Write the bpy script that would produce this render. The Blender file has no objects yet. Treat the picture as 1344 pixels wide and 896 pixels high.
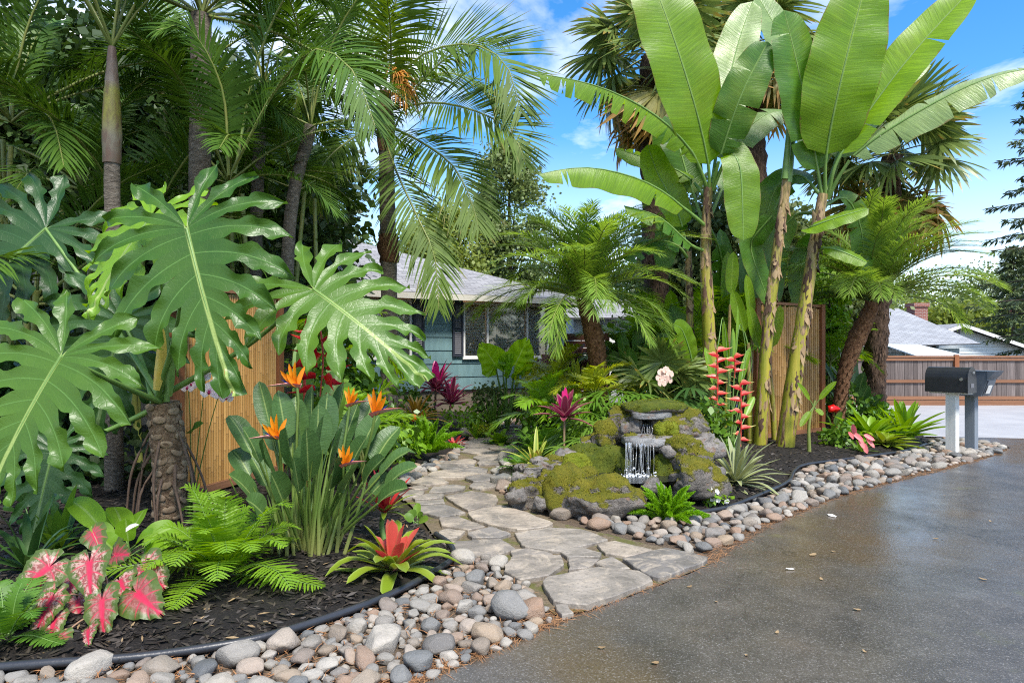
import bpy, math, random
import numpy as np
from mathutils import Vector, noise

random.seed(7)
rng = np.random.default_rng(11)
SC = bpy.context.scene
COL = SC.collection
R = math.radians
UP = np.array([0., 0., 1.])

# ------------------------------------------------------------------ camera
F, H, HZ, CX = 896.0, 1.5, 460.0, 672.0      # focal length in photo pixels, eye height, horizon row, centre column
cam = bpy.data.cameras.new('camera')
cam.sensor_width = 36.0
cam.lens = 24.0
cam.shift_y = 12.0 / 1344.0
cam.clip_start = 0.05
cam.clip_end = 2000
camo = bpy.data.objects.new('camera', cam)
COL.objects.link(camo)
camo.location = (0, 0, H)
camo.rotation_euler = (R(90), 0, 0)
SC.camera = camo

# ------------------------------------------------------------------ sky and sun
SUN_EL, SUN_AZ = 56, 155      # elevation; azimuth the light comes from (clockwise from +Y): behind-right of the camera
w = bpy.data.worlds.new('World')
SC.world = w
w.use_nodes = True
wn, wl = w.node_tree.nodes, w.node_tree.links
wn.clear()
wo = wn.new('ShaderNodeOutputWorld')
bg = wn.new('ShaderNodeBackground')
bg.inputs['Strength'].default_value = 0.15
sky = wn.new('ShaderNodeTexSky')
sky.sky_type = 'NISHITA'
sky.sun_disc = False
sky.sun_elevation = R(SUN_EL)
sky.sun_rotation = R(SUN_AZ)
sky.air_density = 1.0
sky.dust_density = 0.6
sky.ozone_density = 3.0
tc = wn.new('ShaderNodeTexCoord')
sep = wn.new('ShaderNodeSeparateXYZ')
wl.new(tc.outputs['Generated'], sep.inputs[0])
mz = wn.new('ShaderNodeMath'); mz.operation = 'ADD'; mz.inputs[1].default_value = 0.16
wl.new(sep.outputs['Z'], mz.inputs[0])
mx_ = wn.new('ShaderNodeMath'); mx_.operation = 'MAXIMUM'; mx_.inputs[1].default_value = 0.03
wl.new(mz.outputs[0], mx_.inputs[0])
dv = wn.new('ShaderNodeVectorMath'); dv.operation = 'DIVIDE'
cb = wn.new('ShaderNodeCombineXYZ')
for i in range(3):
    wl.new(mx_.outputs[0], cb.inputs[i])
wl.new(tc.outputs['Generated'], dv.inputs[0])
wl.new(cb.outputs[0], dv.inputs[1])
n1 = wn.new('ShaderNodeTexNoise')
n1.inputs['Scale'].default_value = 1.05
n1.inputs['Detail'].default_value = 9.0
n1.inputs['Roughness'].default_value = 0.58
n1.inputs['Distortion'].default_value = 0.3
mp = wn.new('ShaderNodeMapping'); mp.inputs['Location'].default_value = (3.35, 1.5, 0.0)
wl.new(dv.outputs[0], mp.inputs[0]); wl.new(mp.outputs[0], n1.inputs['Vector'])
rp = wn.new('ShaderNodeValToRGB')
rp.color_ramp.elements[0].position = 0.50; rp.color_ramp.elements[0].color = (0, 0, 0, 1)
rp.color_ramp.elements[1].position = 0.72; rp.color_ramp.elements[1].color = (1, 1, 1, 1)
wl.new(n1.outputs['Fac'], rp.inputs[0])
# clouds thicken towards the horizon all round
hz = wn.new('ShaderNodeMapRange')
hz.inputs['From Min'].default_value = 0.0; hz.inputs['From Max'].default_value = 0.30
hz.inputs['To Min'].default_value = 0.45; hz.inputs['To Max'].default_value = 0.0
wl.new(sep.outputs['Z'], hz.inputs['Value'])
mxx = wn.new('ShaderNodeMath'); mxx.operation = 'MAXIMUM'
wl.new(rp.outputs[0], mxx.inputs[0]); wl.new(hz.outputs[0], mxx.inputs[1])
mix = wn.new('ShaderNodeMix'); mix.data_type = 'RGBA'
wl.new(mxx.outputs[0], mix.inputs['Factor'])
sat = wn.new('ShaderNodeHueSaturation'); sat.inputs['Saturation'].default_value = 1.35; sat.inputs['Value'].default_value = 0.72
wl.new(sky.outputs[0], sat.inputs['Color'])
wl.new(sat.outputs[0], mix.inputs[6])
mix.inputs[7].default_value = (5.6, 5.45, 5.2, 1)
wl.new(mix.outputs[2], bg.inputs['Color'])
wl.new(bg.outputs[0], wo.inputs['Surface'])

sl = bpy.data.lights.new('sun', 'SUN')
sl.energy = 2.6
sl.angle = R(12)
sl.color = (1.0, 0.955, 0.88)
so = bpy.data.objects.new('sun', sl)
COL.objects.link(so)
so.location = (-6, -8, 14)
# light travels from azimuth SUN_AZ towards the opposite side, downwards
d = Vector((-math.sin(R(SUN_AZ)) * math.cos(R(SUN_EL)), -math.cos(R(SUN_AZ)) * math.cos(R(SUN_EL)), -math.sin(R(SUN_EL))))
so.rotation_euler = d.to_track_quat('-Z', 'Y').to_euler()

vs = SC.view_settings
vs.view_transform = 'Standard'
vs.look = 'None'
vs.exposure = 1.42
vs.gamma = 1.0
vs.use_curve_mapping = False
SC.render.engine = 'CYCLES'
cy = SC.cycles
cy.use_denoising = False
cy.filter_width = 1.1
cy.max_bounces = 6
cy.diffuse_bounces = 3
cy.glossy_bounces = 3
cy.transmission_bounces = 4
cy.transparent_max_bounces = 6
cy.caustics_reflective = False
cy.caustics_refractive = False
cy.sample_clamp_indirect = 6.0

# ------------------------------------------------------------------ geometry helpers
def A(*v):
    return np.array(v, float)
def G(px, py, z=0.0):
    Y = F * (H - z) / (py - HZ)
    return A((px - CX) * Y / F, Y, z)
def P(px, py, Y):
    return A((px - CX) * Y / F, Y, H - (py - HZ) * Y / F)
def unit(v):
    v = np.asarray(v, float)
    n = np.linalg.norm(v, axis=-1, keepdims=True)
    return v / np.maximum(n, 1e-9)
def catmull(C, n):
    C = np.asarray(C, float)
    if len(C) == 2:
        t = np.linspace(0, 1, n + 1)[:, None]
        return C[0] * (1 - t) + C[1] * t
    Q = np.vstack([2 * C[0] - C[1], C, 2 * C[-1] - C[-2]])
    seg = np.linalg.norm(np.diff(C, axis=0), axis=1)
    cum = np.concatenate([[0], np.cumsum(seg)]) / seg.sum()
    out = []
    for t in np.linspace(0, 1, n + 1):
        i = min(max(np.searchsorted(cum, t, 'right') - 1, 0), len(C) - 2)
        u = (t - cum[i]) / max(cum[i + 1] - cum[i], 1e-9)
        p0, p1, p2, p3 = Q[i:i + 4]
        out.append(0.5 * (2 * p1 + (p2 - p0) * u + (2 * p0 - 5 * p1 + 4 * p2 - p3) * u * u + (3 * p1 - p0 - 3 * p2 + p3) * u ** 3))
    return np.array(out)
def tangents(p):
    return unit(np.gradient(p, axis=0))
def pf(a, b):
    m = a / (a + b)
    k = m ** a * (1 - m) ** b
    return lambda t: np.clip(t, 0, 1) ** a * np.clip(1 - t, 0, 1) ** b / k

def world_loc(o):
    v = Vector((0, 0, 0))
    while o is not None:
        v += o.location
        o = o.parent
    return np.array(v)

class MB:
    """collects vertices and faces, then becomes one mesh object"""
    def __init__(self):
        self.v, self.f, self.mi, self.a, self.n = [], [], [], [], 0
    def add(self, v, f, mi=0, attr=None):
        v = np.asarray(v, float).reshape(-1, 3)
        f = np.asarray(f, int)
        if len(f) == 0:
            return
        self.v.append(v)
        self.f.append(f + self.n)
        self.mi.append(np.full(len(f), mi))
        self.a.append(np.tile(A(0, 0, 1, random.random()), (len(v), 1)) if attr is None else np.asarray(attr, float).reshape(-1, 4))
        self.n += len(v)
    def grid(self, pos, mi=0, attr=None, close=False):
        r, c = pos.shape[:2]
        i = np.arange(r - 1)[:, None] * c
        if close:
            j = np.arange(c)[None]; k = (j + 1) % c
        else:
            j = np.arange(c - 1)[None]; k = j + 1
        f = np.stack([i + j, i + k, i + c + k, i + c + j], -1).reshape(-1, 4)
        self.add(pos.reshape(-1, 3), f, mi, attr)
    def box(self, lo, hi, mi=0):
        x0, y0, z0 = lo; x1, y1, z1 = hi
        v = [(x0, y0, z0), (x1, y0, z0), (x1, y1, z0), (x0, y1, z0), (x0, y0, z1), (x1, y0, z1), (x1, y1, z1), (x0, y1, z1)]
        self.add(v, [(0, 3, 2, 1), (4, 5, 6, 7), (0, 1, 5, 4), (1, 2, 6, 5), (2, 3, 7, 6), (3, 0, 4, 7)], mi)
    def obox(self, o, ex, ey, ez, mi=0):
        """box spanned by three edge vectors from corner o"""
        o, ex, ey, ez = map(np.asarray, (o, ex, ey, ez))
        v = [o, o + ex, o + ex + ey, o + ey, o + ez, o + ex + ez, o + ex + ey + ez, o + ey + ez]
        self.add(v, [(0, 3, 2, 1), (4, 5, 6, 7), (0, 1, 5, 4), (1, 2, 6, 5), (2, 3, 7, 6), (3, 0, 4, 7)], mi)
    def tube(self, C, rad, n=8, sides=8, mi=0, cap=True, bump=0.0, seed=0):
        p = catmull(C, n)
        T = tangents(p)
        ref = np.where(np.abs(T[:, 2:3]) > 0.9, A(1, 0, 0), UP)
        ref = np.tile(ref[0] if np.abs(T[0, 2]) > .7 else UP, (len(p), 1)) if np.all(np.abs(np.sum(T * (ref[0] if np.abs(T[0, 2]) > .7 else UP), 1)) < .98) else ref
        S = unit(np.cross(T, ref)); N = np.cross(S, T)
        r = np.interp(np.linspace(0, 1, n + 1), np.linspace(0, 1, len(np.atleast_1d(rad))), np.atleast_1d(rad))
        a = np.linspace(0, 2 * np.pi, sides, endpoint=False)
        rr = r[:, None] * np.ones(sides)[None]
        if bump:
            rg = np.random.default_rng(seed + 5)
            rr = rr * (1 + bump * rg.standard_normal(rr.shape))
        pos = p[:, None] + S[:, None] * (rr * np.cos(a))[..., None] + N[:, None] * (rr * np.sin(a))[..., None]
        t = np.linspace(0, 1, n + 1)[:, None] * np.ones(sides)
        at = np.stack([t, np.ones_like(t), np.ones_like(t), np.full_like(t, random.random())], -1)
        base = self.n
        self.grid(pos, mi, at, close=True)
        if cap:
            for ring, cen in ((0, p[0]), (n, p[-1])):
                i0 = self.n
                self.add(np.vstack([pos[ring], cen]), [(k, (k + 1) % sides, sides) if ring else ((k + 1) % sides, k, sides) for k in range(sides)], mi, np.tile(at[ring, 0], (sides + 1, 1)))
    def blade(self, C, w, prof, nh, n=8, m=1, fold=0.2, curl=0.0, wave=0.0, wf=3.0, mi=0, rnd=None, tears=None, gap=.02, base=0.0):
        p = catmull(C, n)
        T = tangents(p)
        nh = np.asarray(nh, float)
        S = unit(np.cross(T, nh)); N = np.cross(S, T)
        t = np.linspace(0, 1, n + 1)
        W = w * np.maximum(prof(t), base * (1 - t))
        rnd = random.random() if rnd is None else rnd
        ph = random.random() * 6
        def half(c, rows, lo=None, hi=None, drop=0.0):
            q = slice(rows[0], rows[-1] + 1)
            cc = c[None, :]
            off = np.abs(cc) * math.sin(fold) - curl * cc ** 2 - drop * cc ** 2 + wave * np.abs(cc) ** 1.5 * np.sin(wf * 2 * np.pi * t[q][:, None] + ph + 1.3 * np.sign(cc))
            pos = p[q][:, None] + S[q][:, None] * (W[q][:, None] * cc * math.cos(fold))[..., None] + N[q][:, None] * (W[q][:, None] * off)[..., None]
            if lo: pos[0] += T[rows[0]] * (gap * lo * np.abs(c) ** 1.3)[:, None]
            if hi: pos[-1] -= T[rows[-1]] * (gap * hi * np.abs(c) ** 1.3)[:, None]
            tt = t[q][:, None] * np.ones_like(cc); ac = np.abs(cc) * np.ones_like(tt)
            self.grid(pos, mi, np.stack([tt, ac, np.ones_like(tt), np.full_like(tt, rnd)], -1))
        if not tears:
            half(np.linspace(-1, 1, 2 * m + 1), np.arange(n + 1))
        else:
            for sg in (-1, 1):
                c = np.linspace(0, 1, m + 1) * sg
                if sg < 0: c = c[::-1]
                cut = sorted(random.sample(range(2, n - 1), tears[0 if sg < 0 else 1]))
                ed = [0] + cut + [n]
                for i in range(len(ed) - 1):
                    half(c, np.arange(ed[i], ed[i + 1] + 1), random.uniform(.3, 1.3) if i else 0, random.uniform(.3, 1.3) if i < len(ed) - 2 else 0, random.uniform(-.06, .14))
    def leaflets(self, B, D, N, L, W, droop, n=4, a=.35, b=.75, mi=0, rnd=None, serr=0):
        B, D, N = (np.asarray(x, float) for x in (B, D, N))
        k = len(B)
        L, W, droop = (np.broadcast_to(x, (k,)).astype(float) for x in (L, W, droop))
        t = np.linspace(0, 1, n + 1)
        pts = B[:, None] + D[:, None] * (L[:, None] * t)[..., None] - UP * (droop * L)[:, None, None] * (t ** 2)[None, :, None]
        S = unit(np.cross(D, N))
        pr = pf(a, b)(t); pr[0] = max(pr[0], .3)
        ww = (W[:, None] * pr[None])
        if serr:
            ww = ww * (1 - serr * (np.arange(n + 1) % 2))[None]
        pos = np.stack([pts - S[:, None] * ww[..., None], pts + S[:, None] * ww[..., None]], 2)  # k,n+1,2,3
        rnd = rng.random(k) if rnd is None else np.broadcast_to(rnd, (k,))
        at = np.stack([np.broadcast_to(t[None, :, None], pos.shape[:3]), np.ones(pos.shape[:3]), np.ones(pos.shape[:3]), np.broadcast_to(rnd[:, None, None], pos.shape[:3])], -1)
        base = (np.arange(k) * (n + 1) * 2)[:, None] + (np.arange(n) * 2)[None]
        f = np.stack([base, base + 1, base + 3, base + 2], -1).reshape(-1, 4)
        self.add(pos, f, mi, at)
    def frond(self, C, nl, Lm, Wm, up=UP, a0=75, a1=30, vee=.35, droop=.25, start=.15, rr=.012, la=.35, lb=.5, n=3, jit=.08, mi=(0, 1), nseg=20, serr=0, ta=.4, tb=.8):
        p = catmull(C, nseg)
        T = tangents(p)
        self.tube(p[::2] if nseg % 2 == 0 else p, [rr, rr * .8, rr * .25], nseg // 2, 5, mi[1], cap=False)
        s = np.linspace(start, .995, nl)
        idx = s * nseg
        i0 = np.minimum(idx.astype(int), nseg - 1); fr = (idx - i0)[:, None]
        pp = p[i0] * (1 - fr) + p[i0 + 1] * fr
        TT = unit(T[i0] * (1 - fr) + T[i0 + 1] * fr)
        S = unit(np.cross(TT, np.asarray(up, float))); N = np.cross(S, TT)
        u = (s - start) / (1 - start)
        Lp = Lm * np.maximum(pf(la, lb)(u * .97 + .015), .12)
        al = np.radians(a0 + (a1 - a0) * u)
        for sg in (-1, 1):
            av = al + rng.normal(0, jit, nl)
            v = vee + rng.normal(0, jit, nl)
            D = unit(TT * np.cos(av)[:, None] + S * (sg * np.sin(av) * np.cos(v))[:, None] + N * (np.sin(av) * np.sin(v))[:, None])
            self.leaflets(pp, D, N, Lp * (1 + rng.normal(0, .04, nl)), Wm * (.6 + .4 * Lp / Lm), droop * (1 + rng.normal(0, .25, nl)), n, ta, tb, mi[0], serr=serr)
    def build(self, name, mats, parent=None, smooth=True, loc=None):
        me = bpy.data.meshes.new(name)
        if self.v:
            v = np.concatenate(self.v)
            if parent is not None:
                v = v - world_loc(parent)
            if loc is not None:
                v = v - np.asarray(loc)
            me.vertices.add(len(v))
            me.vertices.foreach_set('co', v.astype(np.float32).ravel())
            tot = np.concatenate([np.full(len(f), f.shape[1]) for f in self.f])
            li = np.concatenate([f.ravel() for f in self.f])
            me.loops.add(len(li))
            me.loops.foreach_set('vertex_index', li.astype(np.int32))
            me.polygons.add(len(tot))
            me.polygons.foreach_set('loop_start', np.concatenate([[0], np.cumsum(tot)[:-1]]).astype(np.int32))
            me.polygons.foreach_set('material_index', np.concatenate(self.mi).astype(np.int32))
            me.polygons.foreach_set('use_smooth', np.full(len(tot), bool(smooth)))
            me.update(calc_edges=True)
            at = me.attributes.new('lf', 'FLOAT_COLOR', 'POINT')
            at.data.foreach_set('color', np.concatenate(self.a).astype(np.float32).ravel())
        for m in (mats if isinstance(mats, (list, tuple)) else [mats]):
            me.materials.append(m)
        o = bpy.data.objects.new(name, me)
        COL.objects.link(o)
        o.parent = parent
        if loc is not None:
            o.location = loc
        return o

def tag(o, label=None, cat=None, group=None, kind=None):
    if label: o['label'] = label
    if cat: o['category'] = cat
    if group: o['group'] = group
    if kind: o['kind'] = kind
    return o
def thing(name, label, cat, loc, group=None):
    o = bpy.data.objects.new(name, None)
    o.empty_display_size = .1
    COL.objects.link(o)
    o.location = tuple(loc)
    return tag(o, label, cat, group)
def copy_part(src, parent, loc=(0, 0, 0), rot=(0, 0, 0), scale=(1, 1, 1), name=None):
    o = src.copy() if isinstance(src, bpy.types.Object) else bpy.data.objects.new(name, src)
    COL.objects.link(o)
    o.parent = parent
    o.location = tuple(loc); o.rotation_euler = tuple(rot)
    o.scale = scale if hasattr(scale, '__len__') else (scale,) * 3
    return o

# ------------------------------------------------------------------ materials
def newmat(name):
    m = bpy.data.materials.new(name)
    m.use_nodes = True
    n = m.node_tree.nodes
    n.clear()
    return m, n, m.node_tree.links
def c4(c):
    return (c[0], c[1], c[2], 1.0)
class NG:
    """small shorthand over a node tree"""
    def __init__(self, name):
        self.m, self.n, self.l = newmat(name)
        self.out = self.n.new('ShaderNodeOutputMaterial')
    def put(self, inp, v):
        if isinstance(v, bpy.types.NodeSocket): self.l.new(v, inp)
        elif isinstance(v, (tuple, list)) and len(v) == 3 and inp.type == 'RGBA': inp.default_value = c4(v)
        else: inp.default_value = v
    def math(self, op, a, b=0.0, clamp=False):
        x = self.n.new('ShaderNodeMath'); x.operation = op; x.use_clamp = clamp
        self.put(x.inputs[0], a); self.put(x.inputs[1], b)
        return x.outputs[0]
    def mixc(self, f, a, b, mode='MIX'):
        x = self.n.new('ShaderNodeMix'); x.data_type = 'RGBA'; x.blend_type = mode
        self.put(x.inputs[0], f); self.put(x.inputs[6], a); self.put(x.inputs[7], b)
        return x.outputs[2]
    def rng(self, v, a, b, c=0.0, d=1.0, smooth=False):
        x = self.n.new('ShaderNodeMapRange')
        if smooth: x.interpolation_type = 'SMOOTHSTEP'
        self.put(x.inputs[0], v)
        for i, q in enumerate((a, b, c, d)): x.inputs[1 + i].default_value = q
        return x.outputs[0]
    def noise(self, scale, detail=4, rough=.55, vec=None, dist=0.0, out='Fac'):
        x = self.n.new('ShaderNodeTexNoise')
        x.inputs['Scale'].default_value = scale; x.inputs['Detail'].default_value = detail
        x.inputs['Roughness'].default_value = rough; x.inputs['Distortion'].default_value = dist
        if vec is not None: self.l.new(vec, x.inputs['Vector'])
        return x.outputs[out]
    def voro(self, scale, vec=None, out='Distance', feat='F1'):
        x = self.n.new('ShaderNodeTexVoronoi'); x.feature = feat
        x.inputs['Scale'].default_value = scale
        if vec is not None: self.l.new(vec, x.inputs['Vector'])
        return x.outputs[out]
    def coord(self, k='Object', scale=None):
        x = self.n.new('ShaderNodeTexCoord').outputs[k]
        if scale:
            mp = self.n.new('ShaderNodeMapping'); mp.inputs['Scale'].default_value = scale
            self.l.new(x, mp.inputs[0]); x = mp.outputs[0]
        return x
    def geo(self, k='Position', scale=None):
        x = self.n.new('ShaderNodeNewGeometry').outputs[k]
        if scale:
            mp = self.n.new('ShaderNodeMapping'); mp.inputs['Scale'].default_value = scale
            self.l.new(x, mp.inputs[0]); x = mp.outputs[0]
        return x
    def orand(self):
        return self.n.new('ShaderNodeObjectInfo').outputs['Random']
    def attr(self):
        a = self.n.new('ShaderNodeAttribute'); a.attribute_name = 'lf'
        s = self.n.new('ShaderNodeSeparateColor')
        self.l.new(a.outputs['Color'], s.inputs[0])
        return s.outputs[0], s.outputs[1], s.outputs[2], a.outputs['Alpha']
    def ramp(self, v, stops, const=False):
        x = self.n.new('ShaderNodeValToRGB')
        e = x.color_ramp.elements
        while len(e) < len(stops): e.new(.5)
        if const: x.color_ramp.interpolation = 'CONSTANT'
        for el, (p_, c) in zip(e, stops):
            el.position = p_; el.color = c4(c)
        self.put(x.inputs[0], v)
        return x.outputs[0]
    def bump(self, h, s=.3, d=.01):
        x = self.n.new('ShaderNodeBump'); x.inputs['Strength'].default_value = s; x.inputs['Distance'].default_value = d
        self.l.new(h, x.inputs['Height'])
        return x.outputs[0]
    def princ(self, col, rough=.6, normal=None, spec=.5, metal=0.0, **kw):
        b = self.n.new('ShaderNodeBsdfPrincipled')
        self.put(b.inputs['Base Color'], col); self.put(b.inputs['Roughness'], rough)
        b.inputs['Specular IOR Level'].default_value = spec; b.inputs['Metallic'].default_value = metal
        if normal is not None: self.l.new(normal, b.inputs['Normal'])
        for k, v in kw.items(): self.put(b.inputs[k.replace('_', ' ')], v)
        return b.outputs[0]
    def done(self, sh):
        self.l.new(sh, self.out.inputs[0]); return self.m

def leafmat(name, c1, c2, mid=None, midw=.1, tip=None, tip0=.8, rough=.42, trans=.3, veins=0, veinstr=.25, edge=None, base=None, base1=.3, slant=0, vline=None, under=1.0, spec=.45, brown=False, bstr=.25):
    if c2[1] > c2[0] and c2[1] > c2[2]: c1, c2 = [(c[0] * 1.22, c[1] * 1.06, c[2] * .62) for c in (c1, c2)]
    """leaf: colour varies by leaf and along it; optional pale midrib, brown tips, cross veins, coloured base"""
    g = NG(name)
    t, ac, vd, rd = g.attr()
    pos = g.geo('Position')
    ns = g.noise(2.2, 3, .6, pos)
    f = g.math('ADD', g.math('MULTIPLY', rd, .55), g.math('MULTIPLY', g.rng(ns, .3, .7), .45), True)
    col = g.mixc(f, c1, c2)
    col = g.mixc(g.math('MULTIPLY', g.rng(g.orand(), 0, 1, 0, .22), 1.0), col, tuple(x * .45 for x in c1))
    if base is not None:
        col = g.mixc(g.rng(t, base1, 0.0, 0, 1, True), col, base)
    if edge is not None:
        col = g.mixc(g.rng(ac, .62, .98, 0, .9, True), col, edge)
    if vline is not None:
        col = g.mixc(g.rng(vd, .0, .07, .7, 0, True), col, vline)
    if mid is not None:
        col = g.mixc(g.rng(ac, midw * .45, midw, .95, 0, True), col, mid)
    if tip is not None:
        k = g.math('ADD', g.math('MULTIPLY', t, .75), g.math('MULTIPLY', rd, .25))
        col = g.mixc(g.rng(k, tip0, tip0 + .12, 0, 1, True), col, tip)
    col = g.mixc(g.math('MULTIPLY', g.rng(g.noise(38, 4, .7, pos), .66, .74, 0, .55), g.rng(g.noise(3, 2, .5, pos), .5, .6)), col, (.16, .11, .03))
    if brown:      # ragged dry margin and scattered blotches
        bn = g.noise(7, 5, .7, pos)
        col = g.mixc(g.rng(g.math('ADD', ac, g.math('MULTIPLY', g.math('SUBTRACT', bn, .5), .30)), .97, 1.02, 0, .9), col, (.20, .12, .035))
        col = g.mixc(g.rng(g.noise(1.4, 4, .6, pos), .52, .7, 0, .35), col, (.26, .33, .03))
    nrm = None
    if veins:
        cv = g.n.new('ShaderNodeCombineXYZ')
        g.l.new(g.math('MULTIPLY', g.math('SUBTRACT', t, g.math('MULTIPLY', ac, .05)), veins * 1.6), cv.inputs[0])
        g.l.new(g.math('MULTIPLY', ac, 1.1), cv.inputs[1]); g.l.new(g.math('MULTIPLY', rd, 40.0), cv.inputs[2])
        wv = g.noise(1.0, 4, .65, cv.outputs[0])
        nrm = g.bump(wv, veinstr * 1.6, .012)
        col = g.mixc(g.rng(wv, .58, .35, 0, .30), col, tuple(x * .55 for x in c1))
        col = g.mixc(g.rng(wv, .5, .72, 0, .30), col, tuple(min(1, x * 1.55) for x in c2))
    elif vline is not None:
        x_ = g.n.new('ShaderNodeTexVoronoi'); x_.feature = 'DISTANCE_TO_EDGE'; x_.inputs['Scale'].default_value = 26; g.l.new(pos, x_.inputs['Vector'])
        nt_ = g.rng(x_.outputs['Distance'], 0, .12, 0, 1)
        nrm = g.bump(g.math('ADD', g.math('MULTIPLY', nt_, .5), g.math('ADD', g.math('MULTIPLY', g.noise(9, 4, .6, pos), 1.6), g.math('MULTIPLY', g.rng(vd, 0, .15), .8))), .22, .006)
        col = g.mixc(g.rng(nt_, 0, .6, .05, 0), col, vline)
    elif bstr:
        nrm = g.bump(g.noise(60, 3, .6, pos), bstr, .003)
    sh = g.princ(col, rough, nrm, spec)
    tr = g.n.new('ShaderNodeBsdfTranslucent')
    hs = g.n.new('ShaderNodeHueSaturation'); hs.inputs['Hue'].default_value = .485; hs.inputs['Saturation'].default_value = 1.08; hs.inputs['Value'].default_value = 1.7
    g.l.new(col, hs.inputs['Color']); g.l.new(hs.outputs[0], tr.inputs['Color'])
    if nrm is not None: g.l.new(nrm, tr.inputs['Normal'])
    ms = g.n.new('ShaderNodeMixShader'); ms.inputs[0].default_value = trans
    g.l.new(sh, ms.inputs[1]); g.l.new(tr.outputs[0], ms.inputs[2])
    return g.done(ms.outputs[0])

def plain(name, c1, c2=None, rough=.6, scale=8, bump=0, bscale=60, spec=.4, metal=0, stretch=None, rnd=.0, detail=5):
    g = NG(name)
    v = g.coord('Object', stretch)
    c2 = c2 or tuple(x * .75 for x in c1)
    col = g.mixc(g.rng(g.noise(scale, detail, .6, v), .3, .7), c1, c2)
    if rnd:
        col = g.mixc(g.rng(g.orand(), 0, 1, 0, rnd), col, tuple(x * .35 for x in c2))
    nrm = g.bump(g.noise(bscale, 4, .6, v), bump, .01) if bump else None
    return g.done(g.princ(col, rough, nrm, spec, metal))

M = {}
# foliage
M['areca'] = leafmat('areca leaf', (.032, .090, .018), (.085, .190, .036), tip=(.14, .13, .03), tip0=.93, spec=.3, rough=.48, trans=.22)
M['queen'] = leafmat('queen palm leaf', (.050, .110, .016), (.115, .215, .036), tip=(.22, .19, .05), tip0=.80, spec=.25, rough=.55, trans=.3)
M['date'] = leafmat('pygmy date leaf', (.110, .230, .050), (.230, .390, .100), tip=(.32, .30, .06), tip0=.9, rough=.45, trans=.42)
M['fan'] = leafmat('windmill palm leaf', (.075, .135, .055), (.175, .265, .115), tip=(.30, .22, .05), tip0=.78, rough=.4, trans=.28)
M['fan_old'] = leafmat('aged windmill palm leaf', (.16, .17, .04), (.30, .26, .07), tip=(.42, .24, .06), tip0=.62, rough=.5, trans=.3)
M['rachis'] = plain('palm leaf stalk', (.13, .19, .04), (.20, .20, .05), .45)
M['rachis_dark'] = plain('dark palm leaf stalk', (.06, .10, .025), (.10, .12, .03), .45)
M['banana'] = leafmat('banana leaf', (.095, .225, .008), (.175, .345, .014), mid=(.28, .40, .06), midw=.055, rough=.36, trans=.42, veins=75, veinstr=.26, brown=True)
M['banana_dark'] = leafmat('shaded banana leaf', (.040, .130, .020), (.080, .210, .035), mid=(.20, .30, .06), midw=.06, rough=.36, trans=.35, veins=70, veinstr=.26, brown=True)  # darker copy of the banana leaf, shade painted into its green
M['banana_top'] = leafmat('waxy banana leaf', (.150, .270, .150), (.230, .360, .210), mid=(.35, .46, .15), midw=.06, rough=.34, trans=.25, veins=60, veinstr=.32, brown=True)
M['philo'] = leafmat('tree philodendron leaf', (.024, .090, .018), (.090, .205, .034), mid=(.33, .43, .12), midw=.018, vline=(.15, .30, .07), rough=.38, trans=.28, bstr=.2, spec=.42)
M['philo_lit'] = leafmat('tree philodendron leaf painted sunlit', (.115, .270, .025), (.180, .380, .045), mid=(.36, .46, .13), midw=.022, vline=(.22, .40, .08), rough=.4, trans=.35, bstr=.12, spec=.45)  # sunlight on this leaf is painted in as a brighter green
M['philo_dark'] = leafmat('dark tree philodendron leaf', (.018, .065, .022), (.035, .105, .032), mid=(.14, .22, .08), midw=.022, vline=(.05, .12, .04), rough=.4, trans=.2, bstr=.12, spec=.45)  # darker green copy of the philodendron leaf
M['strel'] = leafmat('bird of paradise leaf', (.035, .095, .040), (.075, .165, .075), mid=(.24, .32, .10), midw=.09, rough=.36, trans=.15, veins=40, veinstr=.2)
M['strel_stalk'] = leafmat('bird of paradise stalk', (.065, .140, .045), (.130, .210, .070), rough=.4, trans=.1, base=(.22, .24, .07), base1=.5)
M['fern'] = leafmat('fern pinna', (.110, .260, .020), (.190, .370, .040), rough=.5, trans=.38)
M['fern_dark'] = leafmat('dark fern pinna', (.045, .145, .022), (.095, .230, .038), rough=.5, trans=.3)
M['foxtail'] = leafmat('foxtail needle', (.130, .320, .012), (.210, .460, .030), rough=.5, trans=.35)
M['brom_green'] = leafmat('bromeliad leaf', (.130, .230, .025), (.210, .310, .050), base=(.26, .24, .09), base1=.4, rough=.33, trans=.25, tip=(.30, .20, .12), tip0=.95, edge=(.26, .34, .07))
M['brom_pink'] = leafmat('pink bromeliad heart leaf', (.55, .035, .035), (.62, .14, .10), base=(.60, .30, .24), base1=.3, rough=.33, trans=.25, edge=(.52, .16, .09))
M['brom_red'] = leafmat('red bromeliad leaf', (.42, .020, .022), (.58, .055, .045), rough=.3, trans=.25)
M['brom_yellow'] = leafmat('yellow striped bromeliad leaf', (.36, .40, .05), (.48, .48, .10), mid=(.18, .28, .03), midw=.4, rough=.38, trans=.3)
M['brom_orange'] = leafmat('bronze bromeliad leaf', (.20, .12, .02), (.36, .23, .035), rough=.38, trans=.25, tip=(.32, .30, .05), tip0=.8)
M['silver'] = leafmat('silver bromeliad leaf', (.17, .23, .15), (.27, .33, .23), rough=.55, trans=.15, edge=(.33, .37, .26))
M['cordy'] = leafmat('cordyline leaf', (.140, .018, .038), (.300, .050, .090), rough=.38, trans=.25, edge=(.46, .20, .20))
M['cordy_pink'] = leafmat('cordyline heart leaf', (.60, .015, .15), (.72, .035, .24), rough=.35, trans=.28)
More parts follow.
